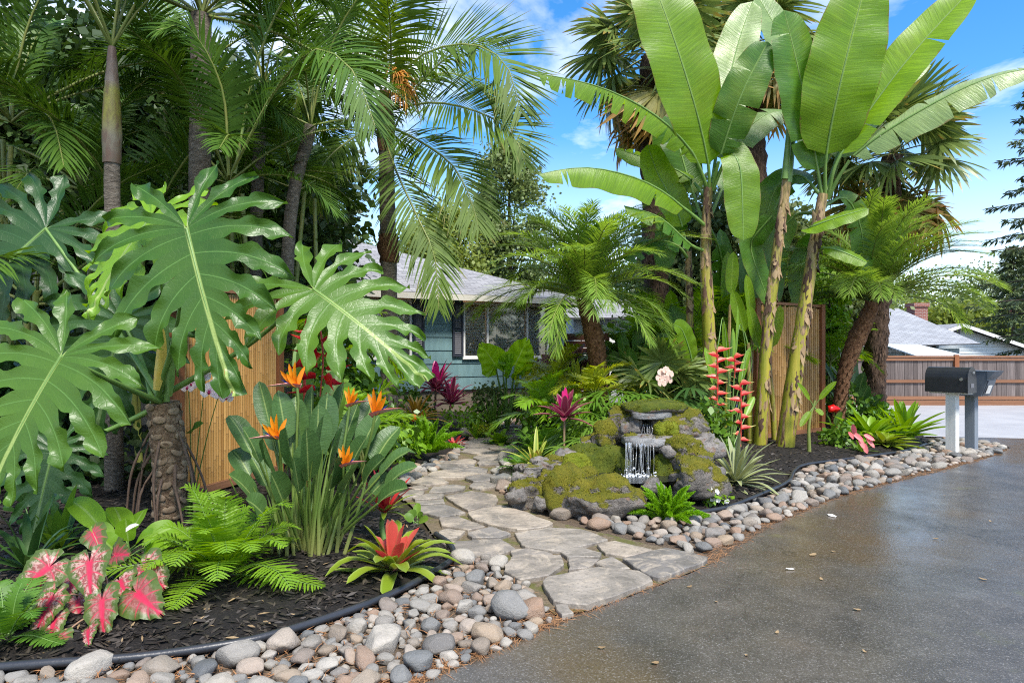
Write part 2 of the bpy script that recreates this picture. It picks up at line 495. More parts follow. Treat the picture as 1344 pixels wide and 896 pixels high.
M['ear'] = leafmat('elephant ear leaf', (.155, .360, .020), (.230, .470, .040), mid=(.36, .52, .10), midw=.05, vline=(.30, .50, .08), rough=.38, trans=.42)
M['grass_green'] = leafmat('strap leaf', (.075, .180, .030), (.140, .270, .055), rough=.42, trans=.3)
M['grass_dark'] = leafmat('dark strap leaf', (.020, .065, .022), (.045, .115, .035), rough=.4, trans=.2)
M['bush'] = leafmat('shrub leaf', (.050, .140, .022), (.115, .240, .040), rough=.4, trans=.28, mid=(.10, .2, .05), midw=.12)
M['bush_bright'] = leafmat('bright shrub leaf', (.110, .270, .020), (.190, .370, .040), rough=.4, trans=.35, mid=(.25, .38, .08), midw=.12)  # lighter green shrub leaf colour
M['bush_yel'] = leafmat('yellow green shrub leaf', (.22, .33, .03), (.34, .42, .06), rough=.42, trans=.35)
M['coleus'] = leafmat('dusky pink shrub leaf', (.17, .06, .06), (.30, .14, .12), rough=.5, trans=.25)
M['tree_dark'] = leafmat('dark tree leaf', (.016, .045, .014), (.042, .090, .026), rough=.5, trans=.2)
M['tree_mid'] = leafmat('mid green tree leaf', (.070, .125, .060), (.150, .220, .105), rough=.55, trans=.3)
M['tree_pale'] = leafmat('pale green tree leaf', (.120, .190, .055), (.210, .290, .090), rough=.55, trans=.35)
M['tree_pink'] = leafmat('dusky pink tree leaf', (.20, .10, .08), (.30, .17, .13), rough=.6, trans=.3)
M['fir'] = leafmat('fir needle', (.040, .075, .045), (.085, .130, .075), rough=.6, trans=.15)
M['arbor'] = leafmat('arborvitae spray', (.120, .300, .020), (.220, .440, .040), rough=.5, trans=.3)
# flowers
M['orange'] = leafmat('orange sepal', (.82, .22, .005), (.88, .34, .01), rough=.4, trans=.3)
M['spathe'] = leafmat('bird of paradise beak', (.22, .26, .16), (.36, .20, .16), rough=.4, trans=.1, base=(.42, .16, .13), base1=.6, edge=(.62, .12, .12))
M['blue'] = leafmat('blue petal', (.03, .03, .30), (.05, .05, .4), rough=.4, trans=.1)
M['heli_pink'] = leafmat('pink heliconia bract', (.72, .08, .075), (.78, .15, .11), rough=.35, trans=.2, tip=(.62, .58, .20), tip0=.60, edge=(.74, .34, .18))
M['heli_red'] = leafmat('red heliconia bract', (.62, .008, .008), (.75, .016, .014), rough=.28, trans=.2)
M['pink'] = leafmat('pink petal', (.75, .14, .16), (.82, .26, .24), rough=.4, trans=.25)
M['orchid'] = leafmat('orchid petal', (.86, .72, .82), (.90, .85, .88), rough=.5, trans=.3, base=(.60, .16, .42), base1=.22)
M['orchid_lip'] = leafmat('orchid lip', (.38, .01, .09), (.5, .03, .14), rough=.4, trans=.1)
M['cymb'] = leafmat('pale pink orchid petal', (.74, .50, .40), (.80, .62, .52), rough=.5, trans=.25)
M['white_petal'] = leafmat('white petal', (.80, .78, .70), (.86, .82, .78), rough=.5, trans=.25)
M['seed'] = leafmat('orange palm flower strand', (.55, .22, .02), (.70, .36, .05), rough=.5, trans=.2)
M['moss'] = leafmat('moss tuft', (.13, .16, .010), (.30, .28, .02), rough=.9, trans=.2, spec=.1, bstr=0)
M['moss_green'] = leafmat('green moss tuft', (.075, .12, .008), (.19, .23, .015), rough=.9, trans=.2, spec=.1, bstr=0)
M['straw'] = leafmat('dried leaf', (.26, .17, .08), (.42, .30, .16), rough=.7, trans=.15)
M['husk'] = leafmat('dark dry husk', (.045, .022, .012), (.12, .065, .035), rough=.8, trans=.05)
M['needle'] = leafmat('pine needle', (.30, .13, .05), (.46, .24, .10), rough=.7, trans=.1)
# ------------------------------------------------------------------ materials of the setting
def asphalt_mat():
    g = NG('wet asphalt')
    p = g.geo()
    big = g.noise(.45, 4, .6, p); mid_ = g.noise(2.3, 5, .65, p, .4)
    agg = g.voro(95, p); agg2 = g.noise(105, 3, .75, p)
    col = g.mixc(g.rng(mid_, .35, .7), (.052, .045, .038), (.105, .091, .076))
    col = g.mixc(g.rng(big, .46, .62, 0, .75, True), col, (.105, .072, .038))       # tannin stain
    col = g.mixc(g.rng(agg2, .56, .70, 0, .75), col, (.30, .285, .265))           # light grains
    col = g.mixc(g.rng(agg2, .44, .32, 0, .7), col, (.022, .020, .018))
    moss = g.math('MULTIPLY', g.rng(g.noise(1.3, 4, .6, p), .60, .70, 0, .5, True), g.rng(mid_, .45, .6))
    col = g.mixc(moss, col, (.10, .105, .03))
    ck = g.n.new('ShaderNodeTexVoronoi'); ck.feature = 'DISTANCE_TO_EDGE'; ck.inputs['Scale'].default_value = .55
    dn_ = g.n.new('ShaderNodeVectorMath'); dn_.operation = 'ADD'; g.l.new(p, dn_.inputs[0]); nv_ = g.n.new('ShaderNodeVectorMath'); nv_.operation = 'SCALE'; nv_.inputs['Scale'].default_value = .35
    g.l.new(g.noise(2.2, 5, .7, p, 0, 'Color'), nv_.inputs[0]); g.l.new(nv_.outputs[0], dn_.inputs[1]); g.l.new(dn_.outputs[0], ck.inputs['Vector'])
    crack = g.math('MULTIPLY', g.rng(ck.outputs['Distance'], .0, .006, .6, 0), g.rng(g.noise(.8, 3, .6, p), .5, .58))
    col = g.mixc(crack, col, (.018, .016, .014))
    col = g.mixc(g.math('MULTIPLY', g.rng(g.noise(5, 6, .75, p, 1.5), .58, .70, 0, .5), g.rng(mid_, .4, .6)), col, (.19, .175, .155))
    wet = g.rng(g.math('ADD', g.math('MULTIPLY', big, .7), g.math('MULTIPLY', mid_, .3)), .40, .60, 0, 1, True)
    rough = g.math('ADD', g.rng(wet, 0, 1, .26, .07), g.math('MULTIPLY', agg2, .14))
    h = g.math('ADD', g.math('MULTIPLY', agg, g.rng(wet, 0, 1, 1.0, .35)), g.math('MULTIPLY', g.noise(26, 4, .7, p, 1.0), 1.3))
    return g.done(g.princ(col, rough, g.bump(h, .20, .005), .55))
def mulch_mat():
    g = NG('dark bark mulch')
    p = g.geo()
    col = g.ramp(g.noise(70, 5, .7, p), [(.3, (.006, .005, .004)), (.55, (.020, .016, .013)), (.75, (.055, .042, .032))])
    return g.done(g.princ(col, .75, g.bump(g.noise(60, 5, .7, p), 1.0, .03), .3))
def soil_mat():
    g = NG('garden soil')
    p = g.geo()
    col = g.ramp(g.noise(16, 6, .7, p), [(.3, (.022, .017, .011)), (.6, (.055, .042, .026)), (.8, (.11, .08, .05))])
    col = g.mixc(g.rng(g.noise(.6, 3, .5, p), .55, .7), col, (.035, .06, .018))
    return g.done(g.princ(col, .9, g.bump(g.noise(50, 5, .7, p), .8, .02), .2))
def joint_mat():
    g = NG('mossy path joint')
    p = g.geo()
    a = g.ramp(g.noise(35, 6, .75, p), [(.3, (.085, .066, .040)), (.6, (.20, .155, .10)), (.85, (.34, .27, .19))])
    col = g.mixc(g.rng(g.noise(5, 4, .6, p), .47, .62, 0, .75, True), a, (.105, .115, .022))
    return g.done(g.princ(col, .9, g.bump(g.noise(80, 4, .7, p), .8, .02), .2))
def gravel_mat():
    g = NG('coarse sand under the rocks')
    p = g.geo()
    col = g.ramp(g.noise(45, 6, .75, p), [(.25, (.045, .034, .024)), (.55, (.12, .088, .06)), (.8, (.25, .18, .12))])
    return g.done(g.princ(col, .9, g.bump(g.voro(70, p), .7, .02), .2))
def flag_mat():
    g = NG('flagstone')
    v = g.geo()
    r = g.orand()
    base = g.ramp(r, [(0, (.20, .18, .16)), (.25, (.34, .295, .24)), (.5, (.165, .152, .140)), (.75, (.42, .35, .27)), (1, (.27, .225, .18))])
    n1_ = g.noise(3.5, 6, .65, v, .6)
    col = g.mixc(g.rng(n1_, .38, .66, 0, .8), base, (.105, .093, .080))
    col = g.mixc(g.rng(g.noise(4.5, 7, .75, v, 1.2), .50, .66, 0, .8), col, (.45, .375, .285))
    col = g.mixc(g.rng(g.noise(32, 5, .75, v), .52, .68, 0, .55), col, (.085, .077, .066))
    h = g.math('ADD', g.noise(9, 6, .65, v), g.math('MULTIPLY', g.noise(70, 3, .6, v), .25))
    return g.done(g.princ(col, g.rng(n1_, .3, .7, .62, .38), g.bump(h, .45, .02), .4))
def pebble_mat(name, attr_rand=False):
    g = NG(name)
    r = g.attr()[3] if attr_rand else g.orand()
    v = g.coord('Object')
    base = g.ramp(r, [(0, (.16, .163, .16)), (.12, (.28, .255, .22)), (.25, (.38, .34, .28)), (.38, (.105, .112, .116)), (.50, (.34, .25, .165)), (.62, (.24, .225, .20)), (.74, (.43, .39, .33)), (.86, (.29, .185, .12)), (1, (.20, .19, .172))])
    mp_ = g.n.new('ShaderNodeVectorMath'); mp_.operation = 'ADD'
    cx_ = g.n.new('ShaderNodeCombineXYZ')
    g.l.new(g.math('MULTIPLY', r, 37.0), cx_.inputs[0]); g.l.new(g.math('MULTIPLY', r, 91.0), cx_.inputs[1])
    g.l.new(v, mp_.inputs[0]); g.l.new(cx_.outputs[0], mp_.inputs[1])
    vv = mp_.outputs[0] if not attr_rand else g.geo()
    k = 1.0 if not attr_rand else 14.0
    col = g.mixc(g.rng(g.noise(1.7 * k, 5, .7, vv, .5), .42, .72, 0, .6), base, g.mixc(.5, base, (.10, .095, .085)))
    col = g.mixc(g.rng(g.noise(13 * k, 4, .75, vv), .55, .72, 0, .35), col, (.55, .51, .45))
    col = g.mixc(g.rng(g.noise(21 * k, 3, .75, vv), .58, .7, 0, .4), col, (.07, .065, .06))
    return g.done(g.princ(col, .5, g.bump(g.noise(5 * k, 7, .75, vv), .45, .06 / k), .4))
def rock_mat(name, moss=True, mosscol=((.15, .165, .010), (.30, .255, .018)), bare=.5, tint=(.215, .19, .165)):
    g = NG(name)
    v = g.geo()
    nz = g.n.new('ShaderNodeSeparateXYZ'); g.l.new(g.geo('Normal'), nz.inputs[0])
    n1_ = g.noise(6, 7, .7, v, .6)
    col = g.ramp(n1_, [(.28, tuple(x * .25 for x in tint)), (.48, tuple(x * .7 for x in tint)), (.62, tint), (.78, (.36, .31, .25))])
    col = g.mixc(g.rng(g.noise(13, 4, .6, v), .56, .68, 0, .55), col, (.21, .10, .045))
    h = g.math('ADD', g.noise(8, 8, .72, v, .4), g.math('MULTIPLY', g.noise(60, 4, .6, v), .2))
    rough = .55
    if moss:
        mk = g.math('ADD', nz.outputs[2], g.math('MULTIPLY', g.math('SUBTRACT', g.noise(5.5, 5, .65, v), .5), 2.6))
        f = g.rng(mk, bare - .12, bare + .16, 0, 1, True)
        mc = g.mixc(g.rng(g.noise(9, 5, .7, v), .32, .66), mosscol[0], mosscol[1])
        mc = g.mixc(g.rng(g.noise(120, 3, .7, v), .4, .7, 0, .6), mc, tuple(x * .35 for x in mosscol[0]))
        col = g.mixc(f, col, mc)
        h = g.math('ADD', h, g.math('MULTIPLY', f, g.math('ADD', .25, g.math('MULTIPLY', g.noise(130, 3, .8, v), .55))))
        rough = g.rng(f, 0, 1, .5, .95)
    return g.done(g.princ(col, rough, g.bump(h, 1.0, .06), .35))
def wood_mat(name, c1, c2, rough=.7, along=2, rnd=.35):
    g = NG(name)
    sc = [26, 26, 26]; sc[along] = 1.3
    v = g.coord('Object', tuple(sc))
    w_ = g.n.new('ShaderNodeVectorMath'); w_.operation = 'ADD'
    cx_ = g.n.new('ShaderNodeCombineXYZ'); g.l.new(g.math('MULTIPLY', g.orand(), 60.0), cx_.inputs[0])
    g.l.new(v, w_.inputs[0]); g.l.new(cx_.outputs[0], w_.inputs[1])
    n_ = g.noise(1.0, 6, .65, w_.outputs[0], .5)
    col = g.mixc(g.rng(n_, .32, .68), c1, c2)
    col = g.mixc(g.rng(g.orand(), 0, 1, 0, rnd), col, tuple(x * .5 for x in c2))
    return g.done(g.princ(col, rough, g.bump(n_, .35, .008), .3))
def shingle_mat(name, a=(.20, .20, .21), b=(.34, .335, .34)):
    g = NG(name)
    v = g.coord('Object')
    bt = g.n.new('ShaderNodeTexBrick')
    bt.inputs['Scale'].default_value = 1.0; bt.inputs['Brick Width'].default_value = .32; bt.inputs['Row Height'].default_value = .15
    bt.inputs['Mortar Size'].default_value = .010; bt.inputs['Bias'].default_value = 0
    bt.inputs['Color1'].default_value = c4(a); bt.inputs['Color2'].default_value = c4(b); bt.inputs['Mortar'].default_value = (.08, .08, .085, 1)
    g.l.new(v, bt.inputs['Vector'])
    col = g.mixc(g.rng(g.noise(.9, 5, .7, v), .35, .7, 0, .35), bt.outputs[0], (.14, .135, .14))
    col = g.mixc(g.rng(g.noise(45, 3, .7, v), .4, .7, 0, .35), col, (.42, .41, .41))
    return g.done(g.princ(col, .85, g.bump(bt.outputs['Fac'], .35, .02), .2))
def brick_mat():
    g = NG('chimney brick')
    v = g.coord('Object')
    bt = g.n.new('ShaderNodeTexBrick')
    bt.inputs['Scale'].default_value = 1.0; bt.inputs['Brick Width'].default_value = .21; bt.inputs['Row Height'].default_value = .075
    bt.inputs['Mortar Size'].default_value = .009
    bt.inputs['Color1'].default_value = (.28, .075, .045, 1); bt.inputs['Color2'].default_value = (.20, .06, .045, 1); bt.inputs['Mortar'].default_value = (.30, .26, .23, 1)
    mp_ = g.n.new('ShaderNodeMapping'); mp_.inputs['Rotation'].default_value = (R(90), 0, 0); g.l.new(v, mp_.inputs[0])
    g.l.new(mp_.outputs[0], bt.inputs['Vector'])
    return g.done(g.princ(bt.outputs[0], .85))
def siding_mat(name, c1, c2, groove=34):
    """painted shake siding with fine vertical combing"""
    g = NG(name)
    v = g.coord('Object')
    sx = g.n.new('ShaderNodeSeparateXYZ'); g.l.new(v, sx.inputs[0])
    w_ = g.n.new('ShaderNodeTexWave'); w_.inputs['Scale'].default_value = groove / 6.283 * 2; w_.inputs['Distortion'].default_value = 1.2; w_.inputs['Detail'].default_value = 2
    w_.inputs['Detail Scale'].default_value = .4
    st = g.coord('Object', (1, .05, .05)); g.l.new(st, w_.inputs['Vector'])
    n_ = g.noise(1, 5, .6, g.coord('Object', (18, 18, 1.2)))
    col = g.mixc(g.rng(n_, .3, .7), c1, c2)
    col = g.mixc(g.rng(w_.outputs['Fac'], .0, .3, .45, 0), col, tuple(x * .45 for x in c1))
    return g.done(g.princ(col, .6, g.bump(w_.outputs['Fac'], .5, .01), .35))
def bamboo_mat():
    g = NG('split bamboo')
    v = g.coord('Object')
    c = g.mixc(g.orand(), (.27, .135, .034), (.46, .265, .085))
    c = g.mixc(g.rng(g.noise(1, 4, .6, g.coord('Object', (30, 30, 1.6))), .4, .75, 0, .5), c, (.27, .15, .055))
    t, ac, vd, rd = g.attr()
    c = g.mixc(g.rng(vd, .4, .6, .65, 0), c, (.15, .085, .035))
    return g.done(g.princ(c, .42, g.bump(g.noise(1, 3, .6, g.coord('Object', (120, 120, 3))), .2, .004), .45))
def trunk_mat(name, a, b, c, scale=22, stretch=(1, 1, .35), bump=1.0):
    g = NG(name)
    v = g.coord('Object', stretch)
    n_ = g.noise(scale, 6, .7, v, .5)
    col = g.ramp(n_, [(.3, a), (.52, b), (.72, c)])
    return g.done(g.princ(col, .8, g.bump(n_, bump, .03), .25))
def pseudostem_mat():
    g = NG('banana pseudostem')
    v = g.coord('Object', (9, 9, .9))
    t, ac, vd, rd = g.attr()
    n_ = g.noise(1.0, 5, .6, v, .6)
    col = g.mixc(g.rng(n_, .35, .66), (.20, .22, .018), (.37, .31, .035))
    n2 = g.noise(1.0, 4, .65, g.coord('Object', (13, 13, 2.6)), 1.0)
    brown = g.mixc(g.rng(g.noise(1, 5, .7, g.coord('Object', (30, 30, 5))), .38, .62), (.030, .014, .008), (.36, .23, .12))
    col = g.mixc(g.rng(n2, .51, .58, 0, 1, True), col, brown)
    col = g.mixc(g.rng(t, .55, .85, 0, .75), col, brown)
    return g.done(g.princ(col, .45, g.bump(g.noise(1, 4, .6, g.coord('Object', (60, 60, 2.5))), .4, .01), .4))
def caladium_mat():
    g = NG('caladium leaf')
    t, s, vd, rd = g.attr()
    pos = g.geo()
    n_ = g.noise(55, 3, .7, pos); n2 = g.noise(22, 3, .6, pos)
    green = g.mixc(n2, (.042, .080, .016), (.105, .155, .028))
    k = g.math('ADD', s, g.math('MULTIPLY', g.math('SUBTRACT', n2, .5), .35))
    spot = g.math('MULTIPLY', g.rng(n_, .47, .54, 0, .62), g.math('MULTIPLY', g.rng(s, .12, .3), g.rng(k, .86, .66)))
    col = g.mixc(g.rng(k, .46, .70, 0, 1, True), g.mixc(n2, (.34, .075, .085), (.18, .075, .045)), green)
    col = g.mixc(g.math('MULTIPLY', spot, g.rng(rd, .25, .45)), col, (.62, .42, .36))
    col = g.mixc(g.math('MULTIPLY', g.rng(vd, .0, .22, 1, 0, True), g.rng(k, .95, .6)), col, (.52, .045, .085))
    col = g.mixc(g.rng(s, .07, .24, 1, 0, True), col, (.54, .03, .075))
    col = g.mixc(g.rng(t, .012, .040, 1, 0), col, (.54, .03, .075))
    sh = g.princ(col, .42, g.bump(g.math('ADD', vd, n2), .25, .006), .4)
    tr = g.n.new('ShaderNodeBsdfTranslucent'); g.l.new(col, tr.inputs[0])
    ms = g.n.new('ShaderNodeMixShader'); ms.inputs[0].default_value = .22
    g.l.new(sh, ms.inputs[1]); g.l.new(tr.outputs[0], ms.inputs[2])
    return g.done(ms.outputs[0])

M['asphalt'] = asphalt_mat(); M['mulch'] = mulch_mat(); M['soil'] = soil_mat(); M['joint'] = joint_mat(); M['gravel'] = gravel_mat()
M['flag'] = flag_mat(); M['pebble'] = pebble_mat('river rock'); M['pebble_s'] = pebble_mat('small river rock', True)
M['rock'] = rock_mat('mossy boulder', True, bare=.32); M['rock_moss'] = rock_mat('thickly mossed boulder', True, bare=-.15)
M['rock_green'] = rock_mat('green mossed boulder', True, ((.085, .13, .010), (.19, .215, .016)), bare=-.35)
M['rock_bare'] = rock_mat('bare grey boulder', True, bare=.95, tint=(.27, .245, .22))
M['rock_bright'] = rock_mat('bright moss cushion', True, ((.20, .27, .010), (.31, .33, .02)), bare=-.9)
M['slab'] = rock_mat('thin slate slab', False, tint=(.27, .27, .265))
M['dark_core'] = plain('dark rubble', (.020, .018, .014), (.045, .040, .03), .9, 6, .6, 25)  # dark soil and rock colour of the core
M['concrete'] = plain('pale concrete drive', (.40, .40, .41), (.31, .31, .325), .55, 1.2, .2, 90)
M['bamboo'] = bamboo_mat()
M['cedar'] = wood_mat('stained cedar', (.30, .115, .045), (.20, .070, .028), .6)
M['cedar_x'] = wood_mat('stained cedar rail', (.30, .145, .075), (.21, .095, .05), .6, 0)
M['fence'] = wood_mat('weathered fence board', (.235, .195, .18), (.095, .074, .068), .85, 2, .6)
M['teal'] = siding_mat('teal shake siding', (.135, .240, .255), (.180, .295, .305))
M['trim_white'] = plain('white painted trim', (.74, .73, .70), (.66, .65, .62), .5, 3)
M['shutter'] = plain('dark navy shutter', (.018, .022, .035), (.030, .034, .048), .5, 4)
M['louvre'] = plain('grey louvre', (.16, .16, .175), (.11, .11, .125), .5, 4)
M['blind'] = plain('blind slat', (.66, .62, .57), (.60, .56, .51), .6, 4)
M['room'] = plain('room wall', (.46, .36, .26), (.40, .31, .22), .8, 2)
M['foundation'] = plain('tan foundation', (.20, .165, .12), (.14, .115, .085), .85, 5, .3, 60)
M['shingle'] = shingle_mat('asphalt shingle')
M['shingle2'] = shingle_mat('neighbour shingle', (.24, .255, .275), (.33, .345, .365))
M['brick'] = brick_mat()
M['gutter'] = plain('cream gutter', (.58, .55, .47), (.50, .47, .40), .45, 3)
M['nsiding'] = plain('pale blue grey siding', (.36, .42, .43), (.31, .37, .385), .6, 2)
M['nwhite'] = plain('white lap siding', (.60, .635, .63), (.53, .565, .565), .6, 2)
M['glass_dark'] = plain('dark window glass', (.03, .035, .04), (.05, .055, .06), .08, 2)
M['brown_board'] = wood_mat('brown board', (.135, .050, .024), (.085, .030, .016), .6, 0, .3)
M['black_metal'] = plain('black mailbox steel', (.014, .015, .018), (.022, .023, .027), .38, 5, .06, 30, .5)
M['grey_metal'] = plain('grey painted steel', (.105, .125, .15), (.085, .10, .125), .42, 5, .06, 30, .5)
M['chrome'] = plain('worn metal', (.5, .5, .5), (.4, .4, .4), .35, 5, 0, 30, .5, .9)
M['post_white'] = wood_mat('white painted post', (.66, .67, .63), (.57, .57, .53), .6, 2, .1)
M['post_grey'] = wood_mat('grey painted post', (.20, .23, .265), (.155, .18, .21), .6, 2, .1)
M['pipe'] = plain('black plastic edging', (.020, .022, .026), (.034, .036, .042), .38, 4, .15, 60, .5)
M['chips'] = leafmat('mulch chip', (.010, .008, .006), (.085, .066, .050), rough=.55, trans=0, bstr=0)
M['bark_grey'] = trunk_mat('grey palm bark', (.06, .048, .036), (.15, .125, .095), (.27, .235, .19), 16, (1, 1, 2.2))
M['bark_fibre'] = trunk_mat('fibrous palm bark', (.022, .013, .009), (.070, .042, .027), (.16, .105, .068), 26, (1, 1, .4), 1.0)
M['bark_date'] = trunk_mat('date palm bark', (.045, .020, .010), (.15, .070, .032), (.32, .19, .10), 30, (1, 1, .6))
M['bark_philo'] = trunk_mat('scarred philodendron bark', (.08, .045, .026), (.24, .155, .095), (.44, .32, .21), 20, (1, 1, 1))
M['scar'] = plain('pale leaf scar', (.40, .29, .185), (.20, .125, .075), .75, 30)
M['bark_tree'] = trunk_mat('brown tree bark', (.03, .022, .016), (.075, .058, .044), (.15, .12, .09), 10, (1, 1, .4))
M['crownshaft'] = None
M['pseudo'] = pseudostem_mat()
M['caladium'] = caladium_mat()
M['root'] = plain('aerial root', (.20, .13, .09), (.13, .08, .055), .8, 20)
M['stem_green'] = plain('green stem', (.10, .20, .04), (.16, .26, .06), .42, 9)
M['stem_pink'] = plain('pinkish stem', (.32, .16, .12), (.25, .20, .10), .5, 9)
M['sheath'] = plain('yellow sheath', (.62, .40, .06), (.50, .42, .10), .4, 9)
M['stem_red'] = plain('red stem', (.55, .05, .04), (.42, .06, .04), .4, 9)
def shaft_mat():
    g = NG('palm crownshaft')
    z = g.attr()[0]
    n_ = g.noise(14, 5, .6, g.coord('Object', (1, 1, .4)))
    col = g.ramp(z, [(0, (.10, .075, .05)), (.22, (.20, .17, .11)), (.40, (.24, .22, .035)), (.62, (.22, .21, .04)), (.70, (.20, .16, .12)), (1, (.15, .10, .07))])
    col = g.mixc(g.rng(n_, .45, .62, 0, .75), col, (.12, .065, .04))
    return g.done(g.princ(col, .5, g.bump(n_, .6, .01), .4))
M['crownshaft'] = shaft_mat()
def water_mat(name, tint, rough, alpha, white=0.0):
    g = NG(name)
    p = g.geo()
    sh = g.princ(tint, rough, g.bump(g.noise(38, 4, .6, p), .5, .01), .6, Transmission_Weight=alpha, IOR=1.33)
    return g.done(sh)
M['pool'] = water_mat('pool water', (.018, .02, .018), .06, 0.0)
M['fall'] = water_mat('falling water', (.90, .93, .95), .10, .80)
M['foam'] = plain('white water', (.80, .83, .85), (.62, .66, .70), .35, 60, .5, 120)
def glass_mat():
    g = NG('window glass')
    gl = g.n.new('ShaderNodeBsdfGlossy'); gl.inputs['Roughness'].default_value = .03
    tr = g.n.new('ShaderNodeBsdfTransparent'); tr.inputs[0].default_value = (.92, .94, .93, 1)
    fr = g.n.new('ShaderNodeFresnel'); fr.inputs[0].default_value = 1.5
    ms = g.n.new('ShaderNodeMixShader')
    g.l.new(g.math('ADD', fr.outputs[0], .02), ms.inputs[0]); g.l.new(tr.outputs[0], ms.inputs[1]); g.l.new(gl.outputs[0], ms.inputs[2])
    return g.done(ms.outputs[0])
M['glass'] = glass_mat()
def lamp_mat():
    g = NG('lit lamp shade')
    e = g.n.new('ShaderNodeEmission'); e.inputs[0].default_value = (1, .55, .25, 1); e.inputs[1].default_value = 6
    return g.done(e.outputs[0])
M['lamp'] = lamp_mat()

# ------------------------------------------------------------------ ground plan (traced on the ground plane)
def gp(*pts):
    return [G(x, y)[:2] for x, y in pts]
PIPE_L = gp((-60, 891), (60, 883), (150, 875), (215, 867), (290, 858), (350, 846), (430, 819), (500, 793), (550, 770), (585, 748), (596, 735), (590, 720), (572, 708))
PIPE_R = gp((832, 681), (880, 682), (920, 677), (958, 669), (1000, 653), (1034, 637), (1042, 622), (1058, 613), (1110, 607), (1150, 601), (1190, 594), (1216, 586))
ROAD = gp((500, 925), (559, 896), (640, 858), (735, 820), (790, 797), (850, 774), (925, 744), (965, 720), (1010, 692), (1060, 670), (1120, 648), (1200, 627), (1270, 609), (1318, 593), (1322, 586), (1300, 580), (1262, 576), (1230, 573))
BED_L = PIPE_L + gp((545, 690), (517, 662), (505, 640), (517, 620), (548, 608), (585, 596), (606, 580), (625, 562), (640, 551)) + [A(-.9, 17.5), A(-14, 17.5), A(-14, 3.1)]
BED_R = PIPE_R + gp((1222, 578), (1205, 566), (1165, 556)) + [A(8.6, 17.5), A(1.2, 17.5)] + gp((705, 554), (690, 569), (676, 585), (664, 600), (658, 622), (662, 645), (690, 660), (740, 676))
def inpoly(x, y, poly):
    p = np.asarray(poly); q = np.roll(p, -1, 0)
    x, y = np.asarray(x)[..., None], np.asarray(y)[..., None]
    c = ((p[:, 1] > y) != (q[:, 1] > y)) & (x < (q[:, 0] - p[:, 0]) * (y - p[:, 1]) / (q[:, 1] - p[:, 1] + 1e-12) + p[:, 0])
    return c.sum(-1) % 2 == 1
def edgedist(x, y, poly, closed=True):
    p = np.asarray(poly); q = np.roll(p, -1, 0)
    if not closed: p, q = p[:-1], q[:-1]
    x, y = np.asarray(x)[..., None], np.asarray(y)[..., None]
    d_ = q - p
    t = np.clip(((x - p[:, 0]) * d_[:, 0] + (y - p[:, 1]) * d_[:, 1]) / (d_ ** 2).sum(1), 0, 1)
    return np.sqrt((x - p[:, 0] - t * d_[:, 0]) ** 2 + (y - p[:, 1] - t * d_[:, 1]) ** 2).min(-1)
def gz(x, y):
    """height of the garden surface"""
    z = 0.0
    for bed in (BED_L, BED_R):
        if inpoly(x, y, bed):
            z = max(z, float(.012 + .13 * (1 - np.exp(-edgedist(x, y, bed) / .5))))
    return z
def base(px, py):
    z = 0.0
    for _ in range(6):
        p = G(px, py, z); z = gz(p[0], p[1])
    return A(p[0], p[1], z)
def at_depth(px, Y):
    x = (px - CX) * Y / F
    return A(x, Y, gz(x, Y))

# ------------------------------------------------------------------ ground, driveway, concrete
mb = MB()
ys = np.concatenate([[-30, -8, 0, 4, 8, 12, 16, 19.2, 24, 30, 40, 70, 150, 600]])
xs = np.array([-600, -120, -40, -15, -5, 0, 5, 10, 15, 25, 40, 120, 600])
gzz = lambda y: -0.02 if y < 19.5 else max(-2.0, -.02 - (y - 19.2) * .085)
mb.grid(np.array([[(x, y, gzz(y)) for x in xs] for y in ys]))
tag(mb.build('ground', M['soil']), 'brown garden soil under the beds', None, kind='structure')
def sheet(name, poly, z, m, label=None):
    import bmesh
    bm = bmesh.new()
    vs_ = [bm.verts.new((p_[0], p_[1], z)) for p_ in poly]
    f = bm.faces.new(vs_)
    if f.normal.z < 0: f.normal_flip()
    bm.normal_update()
    if f.normal.z < 0: f.normal_flip()
    bmesh.ops.triangulate(bm, faces=[f])
    me = bpy.data.meshes.new(name); bm.to_mesh(me); bm.free()
    me.materials.append(m)
    o = bpy.data.objects.new(name, me); COL.objects.link(o)
    return tag(o, label, kind='structure')
road_fine = [p_[:2] for p_ in catmull([A(*p_, 0) for p_ in ROAD], 90)]
road_fine = [p_ + rng.normal(0, .012, 2) for p_ in road_fine]
sheet('driveway', road_fine + [A(8.0, 11.8), A(16, 10.2), A(40, 9), A(40, -20), A(-2, -20)] + [A(-1.2, 1.0)], .004, M['asphalt'], 'wet dark asphalt driveway')
sheet('concrete_apron', [A(5.2, 12.4), A(8.0, 11.78), A(16, 10.18), A(40, 8.98), A(40, 18.9), A(4.5, 18.9)], .001, M['concrete'], 'pale concrete apron along the fence')
sheet('rock_bed', [p_ for p_ in road_fine[:80]] + list(gp((1225, 577), (1216, 586)))[:] + PIPE_R[::-1] + gp((740, 677), (690, 661), (662, 646), (620, 690), (640, 720), (668, 752), (700, 775), (660, 760), (600, 728)) + PIPE_L[::-1][1:], -.006, M['gravel'], 'coarse tan sand under the river rocks')

